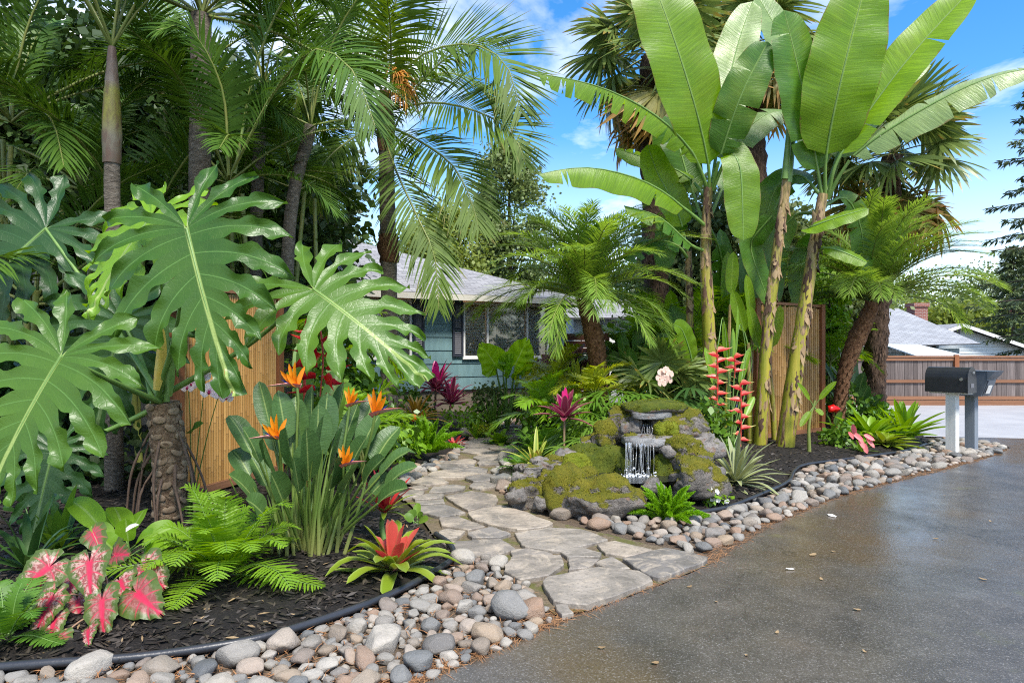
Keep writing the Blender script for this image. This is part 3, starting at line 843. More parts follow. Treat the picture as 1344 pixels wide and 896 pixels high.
def bed_mesh(name, poly, label, step=.11):
    p = np.asarray(poly)
    x0, y0 = p.min(0); x1, y1 = p.max(0)
    x0 = max(x0, -10); y1 = min(y1, 17.5)
    # finer near the camera: two blocks
    mb = MB()
    nx, ny = int((x1 - x0) / step) + 1, int((y1 - y0) / step) + 1
    X, Y = np.meshgrid(np.linspace(x0, x1, nx), np.linspace(y0, y1, ny))
    ins = inpoly(X, Y, poly)
    dd = np.zeros_like(X)
    for r_ in range(ny): dd[r_] = edgedist(X[r_], Y[r_], poly)
    Z = np.where(ins, .012 + .13 * (1 - np.exp(-dd / .5)), -.03 - dd * .3)
    Z = np.where(ins & (Y < 9), Z + rng.normal(0, .006, Z.shape), Z)
    keep = (ins | (dd < step * 1.5))
    idx = np.arange(nx * ny).reshape(ny, nx)
    q = keep[:-1, :-1] & keep[1:, :-1] & keep[:-1, 1:] & keep[1:, 1:]
    f = np.stack([idx[:-1, :-1], idx[:-1, 1:], idx[1:, 1:], idx[1:, :-1]], -1)[q]
    mb.add(np.stack([X, Y, Z], -1), f)
    return tag(mb.build(name, M['mulch']), label, kind='structure')
bed_mesh('mulch_bed', BED_L, 'dark mulch bed left of the path')
bed_mesh('mulch_bed', BED_R, 'dark mulch bed right of the path')

# edging pipes
for pl, lab in ((PIPE_L, 'black plastic edging pipe below the fern and caladium bed'), (PIPE_R, 'black plastic edging pipe curving past the waterfall towards the mailboxes')):
    mb = MB()
    pts = [A(p_[0], p_[1], .040 + .006 * math.sin(i * 1.7)) for i, p_ in enumerate(pl)]
    mb.tube(pts, [.022], 60, 10)
    o = mb.build('edging_pipe', M['pipe'], loc=pts[0])
    tag(o, lab, 'edging')

# ------------------------------------------------------------------ mulch chips, needles (uncountable litter)
def litter(name, poly, n, size, asp, m, label, box=None, zoff=.004, ymax=9.0, dens=None, tilt=.5):
    p = np.asarray(poly); x0, y0 = p.min(0); x1, y1 = p.max(0)
    if box: x0, y0, x1, y1 = box
    pts = []
    while len(pts) < n:
        X = rng.uniform(x0, x1, 4000); Y = y0 + (min(y1, ymax) - y0) * rng.random(4000) ** 1.6
        k = inpoly(X, Y, poly)
        if dens is not None: k &= rng.random(4000) < dens(X, Y)
        # in view only
        k &= (np.abs(X) < Y * 1.0)
        pts += list(zip(X[k], Y[k]))
    pts = np.array(pts[:n])
    B = np.array([(x, y, gz(x, y) + zoff) for x, y in pts])
    a = rng.uniform(0, 6.283, n)
    D = np.stack([np.cos(a), np.sin(a), rng.uniform(-.15, tilt, n)], -1); D = unit(D)
    N = unit(np.stack([rng.normal(0, .4, n), rng.normal(0, .4, n), np.ones(n)], -1))
    L = rng.uniform(*size, n)
    mb = MB()
    mb.leaflets(B, D, N, L, L * asp, 0.12, 2, .15, .15)
    return tag(mb.build(name, m, smooth=False), label, kind='stuff')
litter('mulch_chips', BED_L, 15000, (.025, .085), .13, M['chips'], 'loose dark bark chips in the left bed', ymax=7.5)
litter('mulch_chips', BED_R, 6500, (.03, .09), .13, M['chips'], 'loose dark bark chips in the right bed', ymax=11.5)
litter('dry_bits', BED_L, 260, (.03, .09), .10, M['straw'], 'dry straw bits scattered on the mulch', ymax=6, zoff=.012)
NEED = [p_ for p_ in road_fine[:78]] + [p_ + A(-.04, .17) for p_ in road_fine[:78]][::-1]
litter('rock_litter', [A(*q) for q in PIPE_L[:11]] + gp((604, 728), (660, 755), (710, 795), (690, 838), (600, 874), (500, 918), (-60, 930)), 1500, (.03, .10), .03, M['needle'], 'dry needles and crumbs caught between the left river rocks', ymax=6, zoff=.018, tilt=.4)
litter('pine_needles', NEED, 3800, (.05, .13), .013, M['needle'], 'brown pine needles along the asphalt edge', ymax=11, zoff=.012, tilt=.15)

# ------------------------------------------------------------------ path and flagstones
PATH = gp((560, 640), (523, 650), (540, 664), (560, 690), (575, 712), (605, 728), (640, 735), (660, 755), (690, 770), (712, 795), (730, 808), (765, 803), (850, 774), (930, 742), (900, 724), (850, 715), (800, 702), (740, 688), (700, 672), (662, 652), (655, 640), (650, 620), (656, 602), (668, 590), (684, 572), (700, 560), (676, 556), (640, 566), (604, 584), (592, 600), (562, 618), (535, 636))
path = sheet('path', PATH, .006, M['joint'], 'irregular flagstone garden path with mossy joints')
def poly_px(*pts):
    return [G(x, y, .03)[:2] for x, y in pts]
STONES = [
    ((712, 764), (718, 758), (786, 745), (839, 750), (857, 763), (829, 774), (770, 795), (726, 789)),
    ((817, 733), (873, 719), (929, 731), (923, 738), (864, 758), (851, 755)),
    ((782, 739), (803, 731), (826, 746), (801, 746)),
    ((747, 732), (786, 734), (770, 745), (747, 747)),
    ((667, 739), (676, 729), (736, 729), (740, 741), (720, 755), (682, 761), (662, 750)),
    ((784, 714), (807, 709), (856, 721), (820, 729), (795, 725)),
    ((736, 725), (757, 718), (789, 726), (786, 731), (745, 731)),
    ((675, 699), (720, 692), (764, 694), (798, 707), (736, 723), (689, 717)),
    ((670, 721), (695, 719), (725, 726), (673, 728)),
    ((579, 711), (657, 706), (676, 719), (639, 731), (607, 724)),
    ((614, 699), (645, 691), (670, 700), (654, 705), (620, 705)),
    ((615, 672), (655, 663), (686, 671), (726, 687), (718, 691), (679, 695), (641, 688), (620, 681)),
    ((584, 651), (618, 644), (650, 649), (654, 655), (652, 662), (614, 669), (600, 662)),
    ((577, 679), (600, 677), (636, 690), (614, 695), (580, 689)),
    ((577, 697), (589, 694), (610, 697), (600, 705), (577, 708)),
    ((550, 664), (584, 662), (611, 672), (579, 678), (548, 671)),
    ((541, 653), (561, 648), (582, 648), (580, 653), (545, 656)),
    ((546, 658), (582, 655), (584, 660), (548, 662)),
    ((523, 649), (539, 643), (557, 645), (552, 651), (529, 653)),
    ((536, 639), (554, 636), (562, 640), (545, 642)),
    ((539, 633), (559, 624), (577, 626), (589, 633), (559, 637)),
    ((568, 640), (595, 636), (611, 638), (607, 643), (584, 646), (563, 646)),
    ((729, 793), (745, 793), (752, 803), (738, 806)),
]
def clip_half(poly, a, b):
    """keep the part of poly nearer to a than to b"""
    m_ = (a + b) / 2; n_ = b - a
    out = []
    for i in range(len(poly)):
        p_, q_ = poly[i], poly[(i + 1) % len(poly)]
        dp, dq = np.dot(p_ - m_, n_), np.dot(q_ - m_, n_)
        if dp <= 0: out.append(p_)
        if dp * dq < 0: out.append(p_ + (q_ - p_) * dp / (dp - dq))
    return out
stone_polys = [poly_px(*s) for s in STONES]
stone_polys = [[np.mean(s, 0) + (q - np.mean(s, 0)) * (1 + .006 / np.linalg.norm(q - np.mean(s, 0))) for q in s] for s in stone_polys]
# smaller stones further up the path: irregular cells
UPP = gp((611, 641), (650, 645), (652, 628), (650, 618), (656, 602), (668, 590), (684, 572), (700, 560), (676, 556), (640, 566), (608, 584), (594, 600), (566, 618), (590, 633))
U = np.asarray(UPP); seeds = []
tries = 0
while tries < 6000:
    tries += 1
    c_ = A(rng.uniform(U[:, 0].min() - .4, U[:, 0].max() + .4), rng.uniform(U[:, 1].min() - .3, U[:, 1].max() + .5))
    sp = .33 + .02 * (c_[1] - 7)
    if all(((c_ - s_) ** 2 * A(.55, 1.25)).sum() > sp ** 2 * .8 for s_ in seeds): seeds.append(c_)
for s_ in seeds:
    if not (inpoly(s_[0], s_[1], UPP) and edgedist(s_[0], s_[1], UPP) > .03): continue
    cell = [s_ + A(*q) for q in ((-.9, -.9), (.9, -.9), (.9, .9), (-.9, .9))]
    for o_ in seeds:
        if o_ is not s_ and np.abs(o_ - s_).max() < 1.6: cell = clip_half(cell, s_, o_)
    c_ = np.mean(cell, 0)
    cell = [c_ + (q - c_) * max(.5, 1 - .022 / max(np.linalg.norm(q - c_), .05)) for q in cell]
    stone_polys.append(cell)
def flagstone(poly, top):
    P_ = np.array(poly); c_ = P_.mean(0)
    ring = []
    n_ = len(P_)
    for i in range(n_):
        a_, b_ = P_[i], P_[(i + 1) % n_]
        L_ = np.linalg.norm(b_ - a_); k_ = max(2, int(L_ / .06))
        nn = A(-(b_ - a_)[1], (b_ - a_)[0]) / max(L_, 1e-6)
        for j in range(k_):
            t_ = j / k_
            off = 0 if j == 0 else noise.noise(Vector((a_[0] * 3 + t_ * L_ * 9, a_[1] * 3, i))) * .018
            q = a_ + (b_ - a_) * t_ + nn * off
            if j == 0: q = q + (c_ - q) * .02
            ring.append(q)
    ring = np.array(ring); k_ = len(ring)
    v, f = [], []
    for (s_, z_) in ((1.0, .0), (1.0, top - .007), (.985, top - .001), (.93, top)):
        for q in ring:
            dq = c_ - q; ln = np.linalg.norm(dq)
            qq = q + dq / max(ln, 1e-6) * min((1 - s_) * .25, .3 * ln)
            v.append((qq[0], qq[1], z_ + (.004 * noise.noise(Vector((qq[0] * 5, qq[1] * 5, 3))) if z_ > .02 else 0)))
    for L_ in range(3):
        for i in range(k_):
            j = (i + 1) % k_
            f.append((L_ * k_ + i, L_ * k_ + j, (L_ + 1) * k_ + j, (L_ + 1) * k_ + i))
    v.append((c_[0], c_[1], top))
    tr = [(3 * k_ + i, 3 * k_ + (i + 1) % k_, 4 * k_) for i in range(k_)]
    return v, f, tr, c_
for poly in stone_polys:
    pa = np.array(poly)
    if ((pa[:, 0] * np.roll(pa[:, 1], -1) - np.roll(pa[:, 0], -1) * pa[:, 1]).sum()) < 0: poly = poly[::-1]
    v, f, tr, c_ = flagstone(poly, rng.uniform(.030, .042))
    mb = MB(); mb.add(v, f); n0 = mb.n; mb.n = 0
    mb.f.append(np.array(tr)); mb.mi.append(np.zeros(len(tr))); mb.n = n0
    mb.build('flagstone', M['flag'], path, smooth=False, loc=(c_[0], c_[1], 0)).location = (c_[0], c_[1], 0)

# ------------------------------------------------------------------ river rocks
def ico(sub):
    import bmesh
    bm = bmesh.new(); bmesh.ops.create_icosphere(bm, subdivisions=sub, radius=1)
    v = np.array([x.co[:] for x in bm.verts]); f = np.array([[q.index for q in x.verts] for x in bm.faces]); bm.free()
    return v, f
ICO2, ICO3, ICO4 = ico(2), ico(3), ico(4)
def pebble_mesh(seed, sub=ICO3, rough=.22):
    v, f = sub
    rg = np.random.default_rng(seed)
    off = Vector(rg.uniform(-50, 50, 3))
    ex = rg.uniform(2.2, 3.0)
    vv = np.sign(v) * np.abs(v) ** (2 / ex)                       # slightly boxy
    vv = vv / np.maximum(np.abs(vv).max(), 1e-6)
    dsp = np.array([1 + rough * noise.noise(Vector(q) * 1.1 + off) + .06 * noise.noise(Vector(q) * 3.1 + off) for q in v])
    vv = vv * dsp[:, None]
    for _ in range(9):
        pn = unit(rg.standard_normal(3)); dd_ = rg.uniform(.62, .92)
        ex_ = np.maximum(vv @ pn - dd_, 0); vv = vv - (ex_ * .85)[:, None] * pn
    mb = MB(); mb.add(vv, f)
    me = mb.build('river_rock', M['pebble'])
    m_ = me.data; bpy.data.objects.remove(me)
    return m_
PEB = [pebble_mesh(i) for i in range(14)]
def scatter(poly, sizes, maxn, view=True, fill=1.0, seeds_=None):
    p = np.asarray(poly); x0, y0 = p.min(0); x1, y1 = p.max(0)
    out = list(seeds_ or [])
    for r0, r1, tries in sizes:
        X = rng.uniform(x0, x1, tries); Y = rng.uniform(y0, y1, tries); Rr = rng.uniform(r0, r1, tries)
        ok = inpoly(X, Y, poly)
        for x, y, r_ in zip(X[ok], Y[ok], Rr[ok]):
            if len(out) >= maxn: break
            if abs(x) > y * .82 + .2 or y < 2.7: continue
            if min(edgedist(x, y, PIPE_L, False), edgedist(x, y, PIPE_R, False)) < r_ * .75 + .02: continue
            o = np.array([(a_[0] - x, a_[1] - y, a_[2]) for a_ in out]) if out else np.zeros((0, 3))
            if len(o) == 0 or np.all(np.hypot(o[:, 0], o[:, 1]) > (o[:, 2] + r_) * fill):
                out.append((x, y, r_))
    return out
def rock_border(label, poly, sizes, maxn, seeds_=None, zb=0.0, fill=.93, zrnd=0.0):
    root = thing('rock_border', None, None, (0, 0, 0)); root['kind'] = 'structure'; root['label'] = label
    rs = scatter(poly, sizes, maxn, fill=fill, seeds_=seeds_)
    key = sorted(range(len(rs)), key=lambda i: -rs[i][2] / rs[i][1])
    mb = MB()
    for n_, i in enumerate(key):
        x, y, r_ = rs[i]
        sx = r_ * rng.uniform(1.0, 1.3); sy = r_ * rng.uniform(.80, 1.0); sz = r_ * rng.uniform(.58, .82)
        z = gz(x, y) + zb + sz * .52 + rng.uniform(0, zrnd)
        rot = (rng.normal(0, .16), rng.normal(0, .16), rng.uniform(0, 6.28))
        if n_ < 298:
            o = bpy.data.objects.new('river_rock', PEB[n_ % 14]); COL.objects.link(o)
            o.parent = root; o.location = (x, y, z); o.rotation_euler = rot; o.scale = (sx, sy, sz)
        else:
            v, f = ICO2
            c_, s_ = math.cos(rot[2]), math.sin(rot[2])
            vv = v * A(sx, sy, sz) * (1 + .12 * rng.standard_normal())
            vv = np.stack([vv[:, 0] * c_ - vv[:, 1] * s_, vv[:, 0] * s_ + vv[:, 1] * c_, vv[:, 2]], -1) + A(x, y, z)
            mb.add(vv, f, 0, np.tile(A(0, 0, 1, random.random()), (len(v), 1)))
    if mb.v:
        tag(mb.build('small_river_rocks', M['pebble_s'], root), kind='stuff')
    return root
def gpr(px, py, rpx):
    p_ = G(px, py); return (p_[0], p_[1], rpx * p_[1] / F)
ROCKS_L = PIPE_L[:11] + gp((604, 728), (640, 734), (660, 755), (690, 770), (710, 795), (728, 812)) + gp((690, 838), (600, 874), (560, 892), (500, 918), (-60, 930))
bigL = [gpr(672, 808, 27), gpr(640, 838, 22), gpr(700, 808, 22), gpr(500, 852, 26), gpr(548, 876, 23), gpr(655, 745, 15), gpr(606, 740, 17), gpr(310, 868, 24), gpr(120, 884, 24), gpr(215, 882, 22), gpr(372, 852, 20), gpr(552, 800, 13), gpr(690, 788, 16), gpr(590, 790, 17), gpr(625, 765, 16), gpr(575, 855, 22)]
rock_border('mixed river rocks between the edging pipe and asphalt', ROCKS_L, [(.046, .066, 500), (.032, .048, 4000), (.018, .032, 14000)], 600, bigL, fill=.90)
ROCKS_R = PIPE_R + gp((1224, 578), (1296, 580), (1316, 588), (1310, 595), (1265, 607), (1195, 625), (1118, 645), (1056, 667), (1005, 690), (960, 716), (920, 728), (856, 711), (800, 696), (740, 682), (700, 667), (668, 650), (661, 640), (672, 642), (740, 677), (780, 684), (832, 683))
rock_border('mixed river rocks along the drive below the waterfall', ROCKS_R, [(.075, .10, 350), (.05, .075, 5000), (.03, .05, 24000)], 1000, fill=.90)
ROCKS_P = gp((517, 640), (523, 624), (552, 611), (590, 598), (598, 590), (606, 580), (612, 586), (598, 601), (566, 620), (540, 634))
rock_border('small river rocks edging the left side of the path', ROCKS_P, [(.06, .085, 200), (.035, .055, 1500)], 70)
ROCKS_Q = gp((600, 572), (640, 557), (690, 548), (702, 553), (684, 562), (648, 568), (616, 578))
rock_border('small river rocks at the far bend of the path', ROCKS_Q, [(.09, .12, 300), (.05, .08, 1500)], 90)
ROCKS_S = gp((655, 648), (648, 636), (652, 618), (660, 604), (672, 592), (678, 596), (670, 612), (668, 632), (676, 650))
rock_border('flat grey rocks edging the right side of the path', ROCKS_S, [(.07, .10, 200), (.04, .06, 1200)], 60)
# ------------------------------------------------------------------ teal house
HO, HU, HN = A(-2.41, 15.0, 0), A(.865, .502, 0), A(.502, -.865, 0)     # a point on the front wall, along it, outwards
HU, HN = unit(HU), unit(HN)
def hs(px):
    """distance along the front wall seen at photo column px"""
    k = (px - CX) / F
    return (k * HO[1] - HO[0]) / (HU[0] - k * HU[1])
def hz_(px, py):
    q = HO + HU * hs(px)
    return H - (py - HZ) * q[1] / F
def wp(s_, n_, z_):
    return HO + HU * s_ + HN * n_ + UP * z_
house = thing('teal_house', 'single storey house with teal shake siding and grey hip roof', 'house', HO)
S0, S1 = -7.0, hs(737)
ZB, ZE = .60, 2.74
W1 = (hs(470), hs(539.5)); W2 = (hs(607), hs(719)); WZ = (1.33, 2.62)
def wall_piece(s0, s1, z0, z1, th=.03, n0=0.0):
    mb = MB(); q = wp(s0, n0, z0)
    mb.v.append(np.array([(0, 0, 0), (s1 - s0, 0, 0), (s1 - s0, th, 0), (0, th, 0), (0, 0, z1 - z0), (s1 - s0, 0, z1 - z0), (s1 - s0, th * .35, z1 - z0), (0, th * .35, z1 - z0)]) * A(1, -1, 1))
    mb.f.append(np.array([(0, 1, 2, 3), (4, 7, 6, 5), (0, 4, 5, 1), (1, 5, 6, 2), (2, 6, 7, 3), (3, 7, 4, 0)]))
    mb.mi.append(np.zeros(6)); mb.a.append(np.tile(A(0, 0, 1, .5), (8, 1))); mb.n = 8
    return mb, q
HROT = math.atan2(HU[1], HU[0])
def house_obj(mb, q, name, m, parent=house, smooth=False):
    me = mb.build(name, m, None, smooth)
    me.parent = parent
    off = world_loc(parent)
    me.location = tuple(np.asarray(q) - off); me.rotation_euler = (0, 0, HROT)
    return me
rows = np.arange(ZB, ZE, .302)
for i, z0 in enumerate(rows):
    z1 = min(z0 + .302 + .012, ZE)
    segs = [(S0, S1)]
    if z1 > WZ[0] + .05 and z0 < WZ[1]:
        segs = [(S0, W1[0]), (W1[1], W2[0]), (W2[1], S1)]
    for a_, b_ in segs:
        if z1 > WZ[0] + .05 and z0 < WZ[0] and len(segs) > 1:
            pass
        mb, q = wall_piece(a_, b_, z0, z1)
        house_obj(mb, q, 'siding_board', M['teal'])
    if len(segs) > 1 and z0 < WZ[0] < z1:
        for a_, b_ in (W1, W2):
            mb, q = wall_piece(a_, b_, z0, WZ[0]); house_obj(mb, q, 'siding_board', M['teal'])
mb = MB(); mb.box((0, 0, 0), (S1 - S0, .15, ZB)); house_obj(mb, wp(S0, -.03, 0), 'foundation', M['foundation'])
mb = MB(); mb.box((-.05, -.035, 0), (.05, .06, ZE - ZB)); house_obj(mb, wp(S1, 0, ZB), 'corner_board', M['teal'])
mb = MB(); mb.box((0, 0, 0), (.12, 7.6, ZE)); house_obj(mb, wp(S1 - .12, -.07, 0), 'side_wall', M['teal'])
mb = MB(); mb.box((0, 0, ZB), (S1 - S0 - .2, .1, ZE)); house_obj(mb, wp(S0 + .05, -2.6, 0), 'room_wall', M['room'])
mb = MB(); mb.box((0, 0, 0), (S1 - S0 - .2, 2.5, .05)); house_obj(mb, wp(S0 + .05, -.08, ZE), 'soffit_ceiling', M['trim_white'])
mb = MB(); mb.box((0, 0, 0), (S1 - S0 - .2, 2.5, .05)); house_obj(mb, wp(S0 + .05, -.08, ZB - .06), 'room_floor', M['room'])
# windows
def window(s0, s1, mull, lamp=None):
    z0, z1 = WZ
    wdw = house_obj((lambda m_: (m_.box((0, -.05, 0), (s1 - s0, .05, .055)), m_)[-1])(MB()), wp(s0, 0, z0), 'window', M['trim_white'])
    def sub(lo, hi, name, m):
        mb = MB(); mb.box(lo, hi); o = mb.build(name, m, None, False); o.parent = wdw; return o
    xs_ = [0] + [m_ - s0 for m_ in mull] + [s1 - s0]
    sub((0, -.05, z1 - z0 - .055), (s1 - s0, .05, z1 - z0), 'frame', M['trim_white'])
    for i, x in enumerate(xs_):
        x0 = x if i == 0 else (x - .05 if i == len(xs_) - 1 else x - .025)
        sub((x0, -.048, .056), (x0 + .05, .048, z1 - z0 - .056), 'frame', M['trim_white'])
    for i in range(len(xs_) - 1):
        sub((xs_[i] + .03, -.006, .05), (xs_[i + 1] - .03, .0, z1 - z0 - .05), 'pane', M['glass'])
        mb = MB()
        for k in range(int((z1 - z0 - .12) / .036)):
            zz = .06 + k * .036
            mb.obox((xs_[i] + .035, .025, zz), (xs_[i + 1] - xs_[i] - .07, 0, 0), (0, .018, .032), (0, -.002, .0015))
        b_ = mb.build('blind', M['blind'], None, False); b_.parent = wdw
    sub((-.03, -.09, -.03), (s1 - s0 + .03, .03, .0), 'sill', M['trim_white'])
    return wdw
window(W1[0], W1[1], [W1[0] + (W1[1] - W1[0]) * .5])
window(W2[0], W2[1], [hs(639), hs(691)])
# pendant lamp in the room
q = P(618, 411, 17.0); q = wp(hs(618) + .1, -1.3, 2.28)
mb = MB(); mb.tube([q + UP * .4, q + UP * .04], [.008], 2, 5, 1); mb.tube([q + UP * .06, q, q - UP * .06], [.05, .15, .13], 6, 14, 0)
mb.build('pendant_lamp', [M['lamp'], M['shutter']], house)
# shutters
def shutter(s0, s1):
    z0, z1 = 1.36, 2.60
    w_ = s1 - s0
    mb = MB()
    for lo, hi in (((0, -.045, 0), (.05, -.002, z1 - z0)), ((w_ - .05, -.045, 0), (w_, -.002, z1 - z0)), ((.05, -.043, 0), (w_ - .05, -.002, .07)), ((.05, -.043, z1 - z0 - .07), (w_ - .05, -.002, z1 - z0)), ((.05, -.043, .60), (w_ - .05, -.002, .66))):
        mb.box(lo, hi)
    o = house_obj(mb, wp(s0, .035, z0), 'shutter', M['shutter'])
    for a_, b_ in ((.075, .595), (.665, z1 - z0 - .075)):
        for k in range(int((b_ - a_) / .045)):
            m2 = MB(); m2.obox((.052, -.032, a_ + k * .045), (w_ - .104, 0, 0), (0, .02, .036), (0, .004, .008))
            l_ = m2.build('louvre', M['louvre'], None, False); l_.parent = o
shutter(hs(541), hs(555.5)); shutter(hs(592.5), hs(606.5)); shutter(hs(720), hs(729))
# roof: hip roof with overhang
OV, DEP, PIT = .45, 8.4, math.tan(R(21))
e0, e1 = S0 - OV, S1 + OV
zr = ZE + (DEP / 2 + OV) * PIT + .02
fA, fB = wp(e0, OV, ZE + .02), wp(e1, OV, ZE + .02)
bA, bB = wp(e0, -DEP - OV, ZE + .02), wp(e1, -DEP - OV, ZE + .02)
rA, rB = wp(e0, -DEP / 2, zr), wp(e1 - DEP / 2 - OV, -DEP / 2, zr)
def roof_plane(name, pts, m, th=.05, par=house):
    """roof slope as its own slab, with local axes along its eave and up its slope"""
    p_ = [np.asarray(x) for x in pts]
    ex = unit(p_[1] - p_[0]); nn = unit(np.cross(ex, p_[-1] - p_[0])); ey = np.cross(nn, ex)
    loc = [A(np.dot(x - p_[0], ex), np.dot(x - p_[0], ey), 0) for x in p_]
    k = len(p_)
    mb = MB()
    v = np.array(loc + [x - A(0, 0, th) for x in loc])
    mb.add(v, np.array([list(range(k))]))
    n0 = mb.n; mb.n = 0
    mb.f.append(np.array([list(range(2 * k - 1, k - 1, -1))])); mb.mi.append(np.zeros(1))
    mb.f.append(np.array([(i, k + i, k + (i + 1) % k, (i + 1) % k) for i in range(k)])); mb.mi.append(np.zeros(k))
    mb.n = n0
    o = mb.build(name, m, None, False)
    from mathutils import Matrix
    mt = Matrix(((ex[0], ey[0], nn[0]), (ex[1], ey[1], nn[1]), (ex[2], ey[2], nn[2])))
    o.parent = par; o.location = tuple(p_[0] - world_loc(par)); o.rotation_euler = mt.to_euler()
    return o
roof_plane('roof', [fA, fB, rB, rA], M['shingle'])
roof_plane('roof', [fB, bB, rB], M['shingle'])
roof_plane('roof', [bB, bA, rA, rB], M['shingle'])
mb = MB(); mb.box((0, -.12, -.13), (e1 - e0, 0, 0)); gut = house_obj(mb, wp(e0, OV + .005, ZE + .0), 'gutter', M['gutter'])
mb = MB(); mb.box((0, 0, -.05), (e1 - e0, OV, -.02)); house_obj(mb, wp(e0, OV - .03, ZE + .0), 'soffit', M['trim_white'])
mb = MB(); mb.box((0, -.0, -.13), (.12, DEP + OV, 0)); house_obj(mb, wp(e1 - .0, OV - .02, ZE - .0), 'gutter', M['gutter'])

# brown board side fence and white garage door beyond the house corner
sf = thing('board_fence', 'brown horizontal board fence beside the teal house corner', 'fence', P(745, 520, 17.6) * A(1, 1, 0))
x0, x1 = P(737, 0, 17.6)[0], P(800, 0, 17.6)[0]
for k in range(10):
    mb = MB(); mb.box((x0, 17.6 - .012 * (k % 2), .1 + k * .185), (x1, 17.64, .1 + k * .185 + .172)); mb.build('board', M['brown_board'], sf, False)
for x in (x0 + .05, x1 - .05):
    mb = MB(); mb.box((x - .05, 17.645, -.02), (x + .05, 17.74, 2.0)); mb.build('post', M['brown_board'], sf, False)
gd = thing('garage_building', 'white garage with panelled door glimpsed through the palms', 'garage', A(3.2, 21, -.15))
mb = MB(); mb.box((1.9, 21.05, -.2), (5.0, 24, 2.5)); mb.build('wall', M['nwhite'], gd, False)
for k in range(4):
    for j in range(4):
        mb = MB(); mb.box((2.15 + j * .62, 20.99, -.1 + k * .52), (2.15 + j * .62 + .58, 21.045, -.1 + k * .52 + .48)); mb.build('door_panel', M['trim_white'], gd, False)
roof_plane('roof', [A(1.6, 20.7, 2.5), A(5.3, 20.7, 2.5), A(5.3, 22.6, 3.2), A(1.6, 22.6, 3.2)], M['shingle'], par=gd)

# ------------------------------------------------------------------ wooden fence and neighbours
FY = 18.75
fence = thing('wooden_fence', 'weathered board fence with reddish cedar rails beyond the mailboxes', 'fence', A(10.5, FY, 0))
FT = 1.36
x = P(1095, 0, FY)[0]; xe = P(1440, 0, FY)[0]
posts = [P(1157, 0, FY)[0], P(1254, 0, FY)[0], P(1351, 0, FY)[0], P(1110, 0, FY)[0]]
i = 0
bm_board = None
while x < xe:
    wd = rng.uniform(.118, .135)
    mb = MB(); t_ = rng.uniform(-.015, .005)
    mb.box((x, FY + rng.uniform(0, .008), .15), (x + wd - .008, FY + .022, FT - .05 + t_)); mb.build('board', M['fence'], fence, False)
    x += wd
for (z0, z1, y0, nm) in ((FT - .045, FT, -.06, 'top_rail'), (FT - .135, FT - .05, -.035, 'rail'), (.62, .70, -.035, 'rail'), (.16, .25, -.035, 'rail'), (.0, .15, -.02, 'kick_board')):
    mb = MB(); mb.box((P(1095, 0, FY)[0], FY + y0, z0), (xe, FY - .002, z1)); mb.build(nm, M['cedar_x'], fence, False)
for px_ in posts:
    mb = MB(); mb.box((px_ - .06, FY - .075, -.02), (px_ + .06, FY - .003, FT + .03)); mb.build('post', M['cedar'], fence, False)

def n_house(name, label, x0, x1, y0, zg, zeave):
    h = thing(name, label, 'house', A((x0 + x1) / 2, y0, zg)); return h
# grey roofed neighbour with chimney
Y1 = 30.0
nh = n_house('grey_roofed_house', 'neighbouring house with low grey hip roof and brick chimney', 0, 0, Y1, -1.0, 0)
nh.location = (17, Y1, -1.0)
xl, xr = P(1070, 0, Y1)[0], P(1287, 0, Y1)[0]
ze = P(0, 456, Y1)[2]
zr_ = P(0, 408, Y1 + 4.5)[2]
mb = MB(); mb.box((xl + .5, Y1 + .5, -1.3), (xr - .6, Y1 + 8, ze - .03)); mb.build('wall', M['nsiding'], nh, False)
fA, fB = A(xl, Y1, ze), A(xr, Y1, ze + .18)
rA, rB = A(xl, Y1 + 4.5, zr_), A(P(1178, 0, Y1 + 4.5)[0], Y1 + 4.5, zr_)
roof_plane('roof', [fA, fB, rB, rA], M['shingle2'], par=nh)
roof_plane('roof', [fB, A(xr, Y1 + 9, ze + .18), rB], M['shingle2'], par=nh)
mb = MB(); mb.box((xl, Y1 - .1, ze - .2), (P(1226, 0, Y1)[0], Y1 - .01, ze - .06)); mb.build('gutter', M['trim_white'], nh, False)
cx0, cx1 = P(1196, 0, Y1 + 4)[0], P(1213, 0, Y1 + 4)[0]
mb = MB(); mb.box((cx0, Y1 + 3.7, ze), (cx1, Y1 + 4.4, P(0, 402, Y1 + 4)[2])); ch = mb.build('chimney', M['brick'], nh, False)
mb = MB(); mb.box((cx0 - .06, Y1 + 3.64, P(0, 403, Y1 + 4)[2]), (cx1 + .06, Y1 + 4.46, P(0, 398, Y1 + 4)[2])); mb.build('cap', M['brick'], ch, False)
for a_, b_ in ((1140, 1157), (1196, 1212)):
    mb = MB(); mb.box((P(a_, 0, Y1)[0], Y1 + .44, P(0, 478, Y1)[2]), (P(b_, 0, Y1)[0], Y1 + .497, P(0, 461, Y1)[2])); wd_ = mb.build('window', M['glass_dark'], nh, False)
    mb = MB()
    for lo, hi in ((a_ - 1, a_), (b_, b_ + 1)):
        mb.box((P(lo, 0, Y1)[0], Y1 + .42, P(0, 479, Y1)[2]), (P(hi, 0, Y1)[0], Y1 + .5, P(0, 460, Y1)[2]))
    mb.build('frame', M['trim_white'], wd_, False)
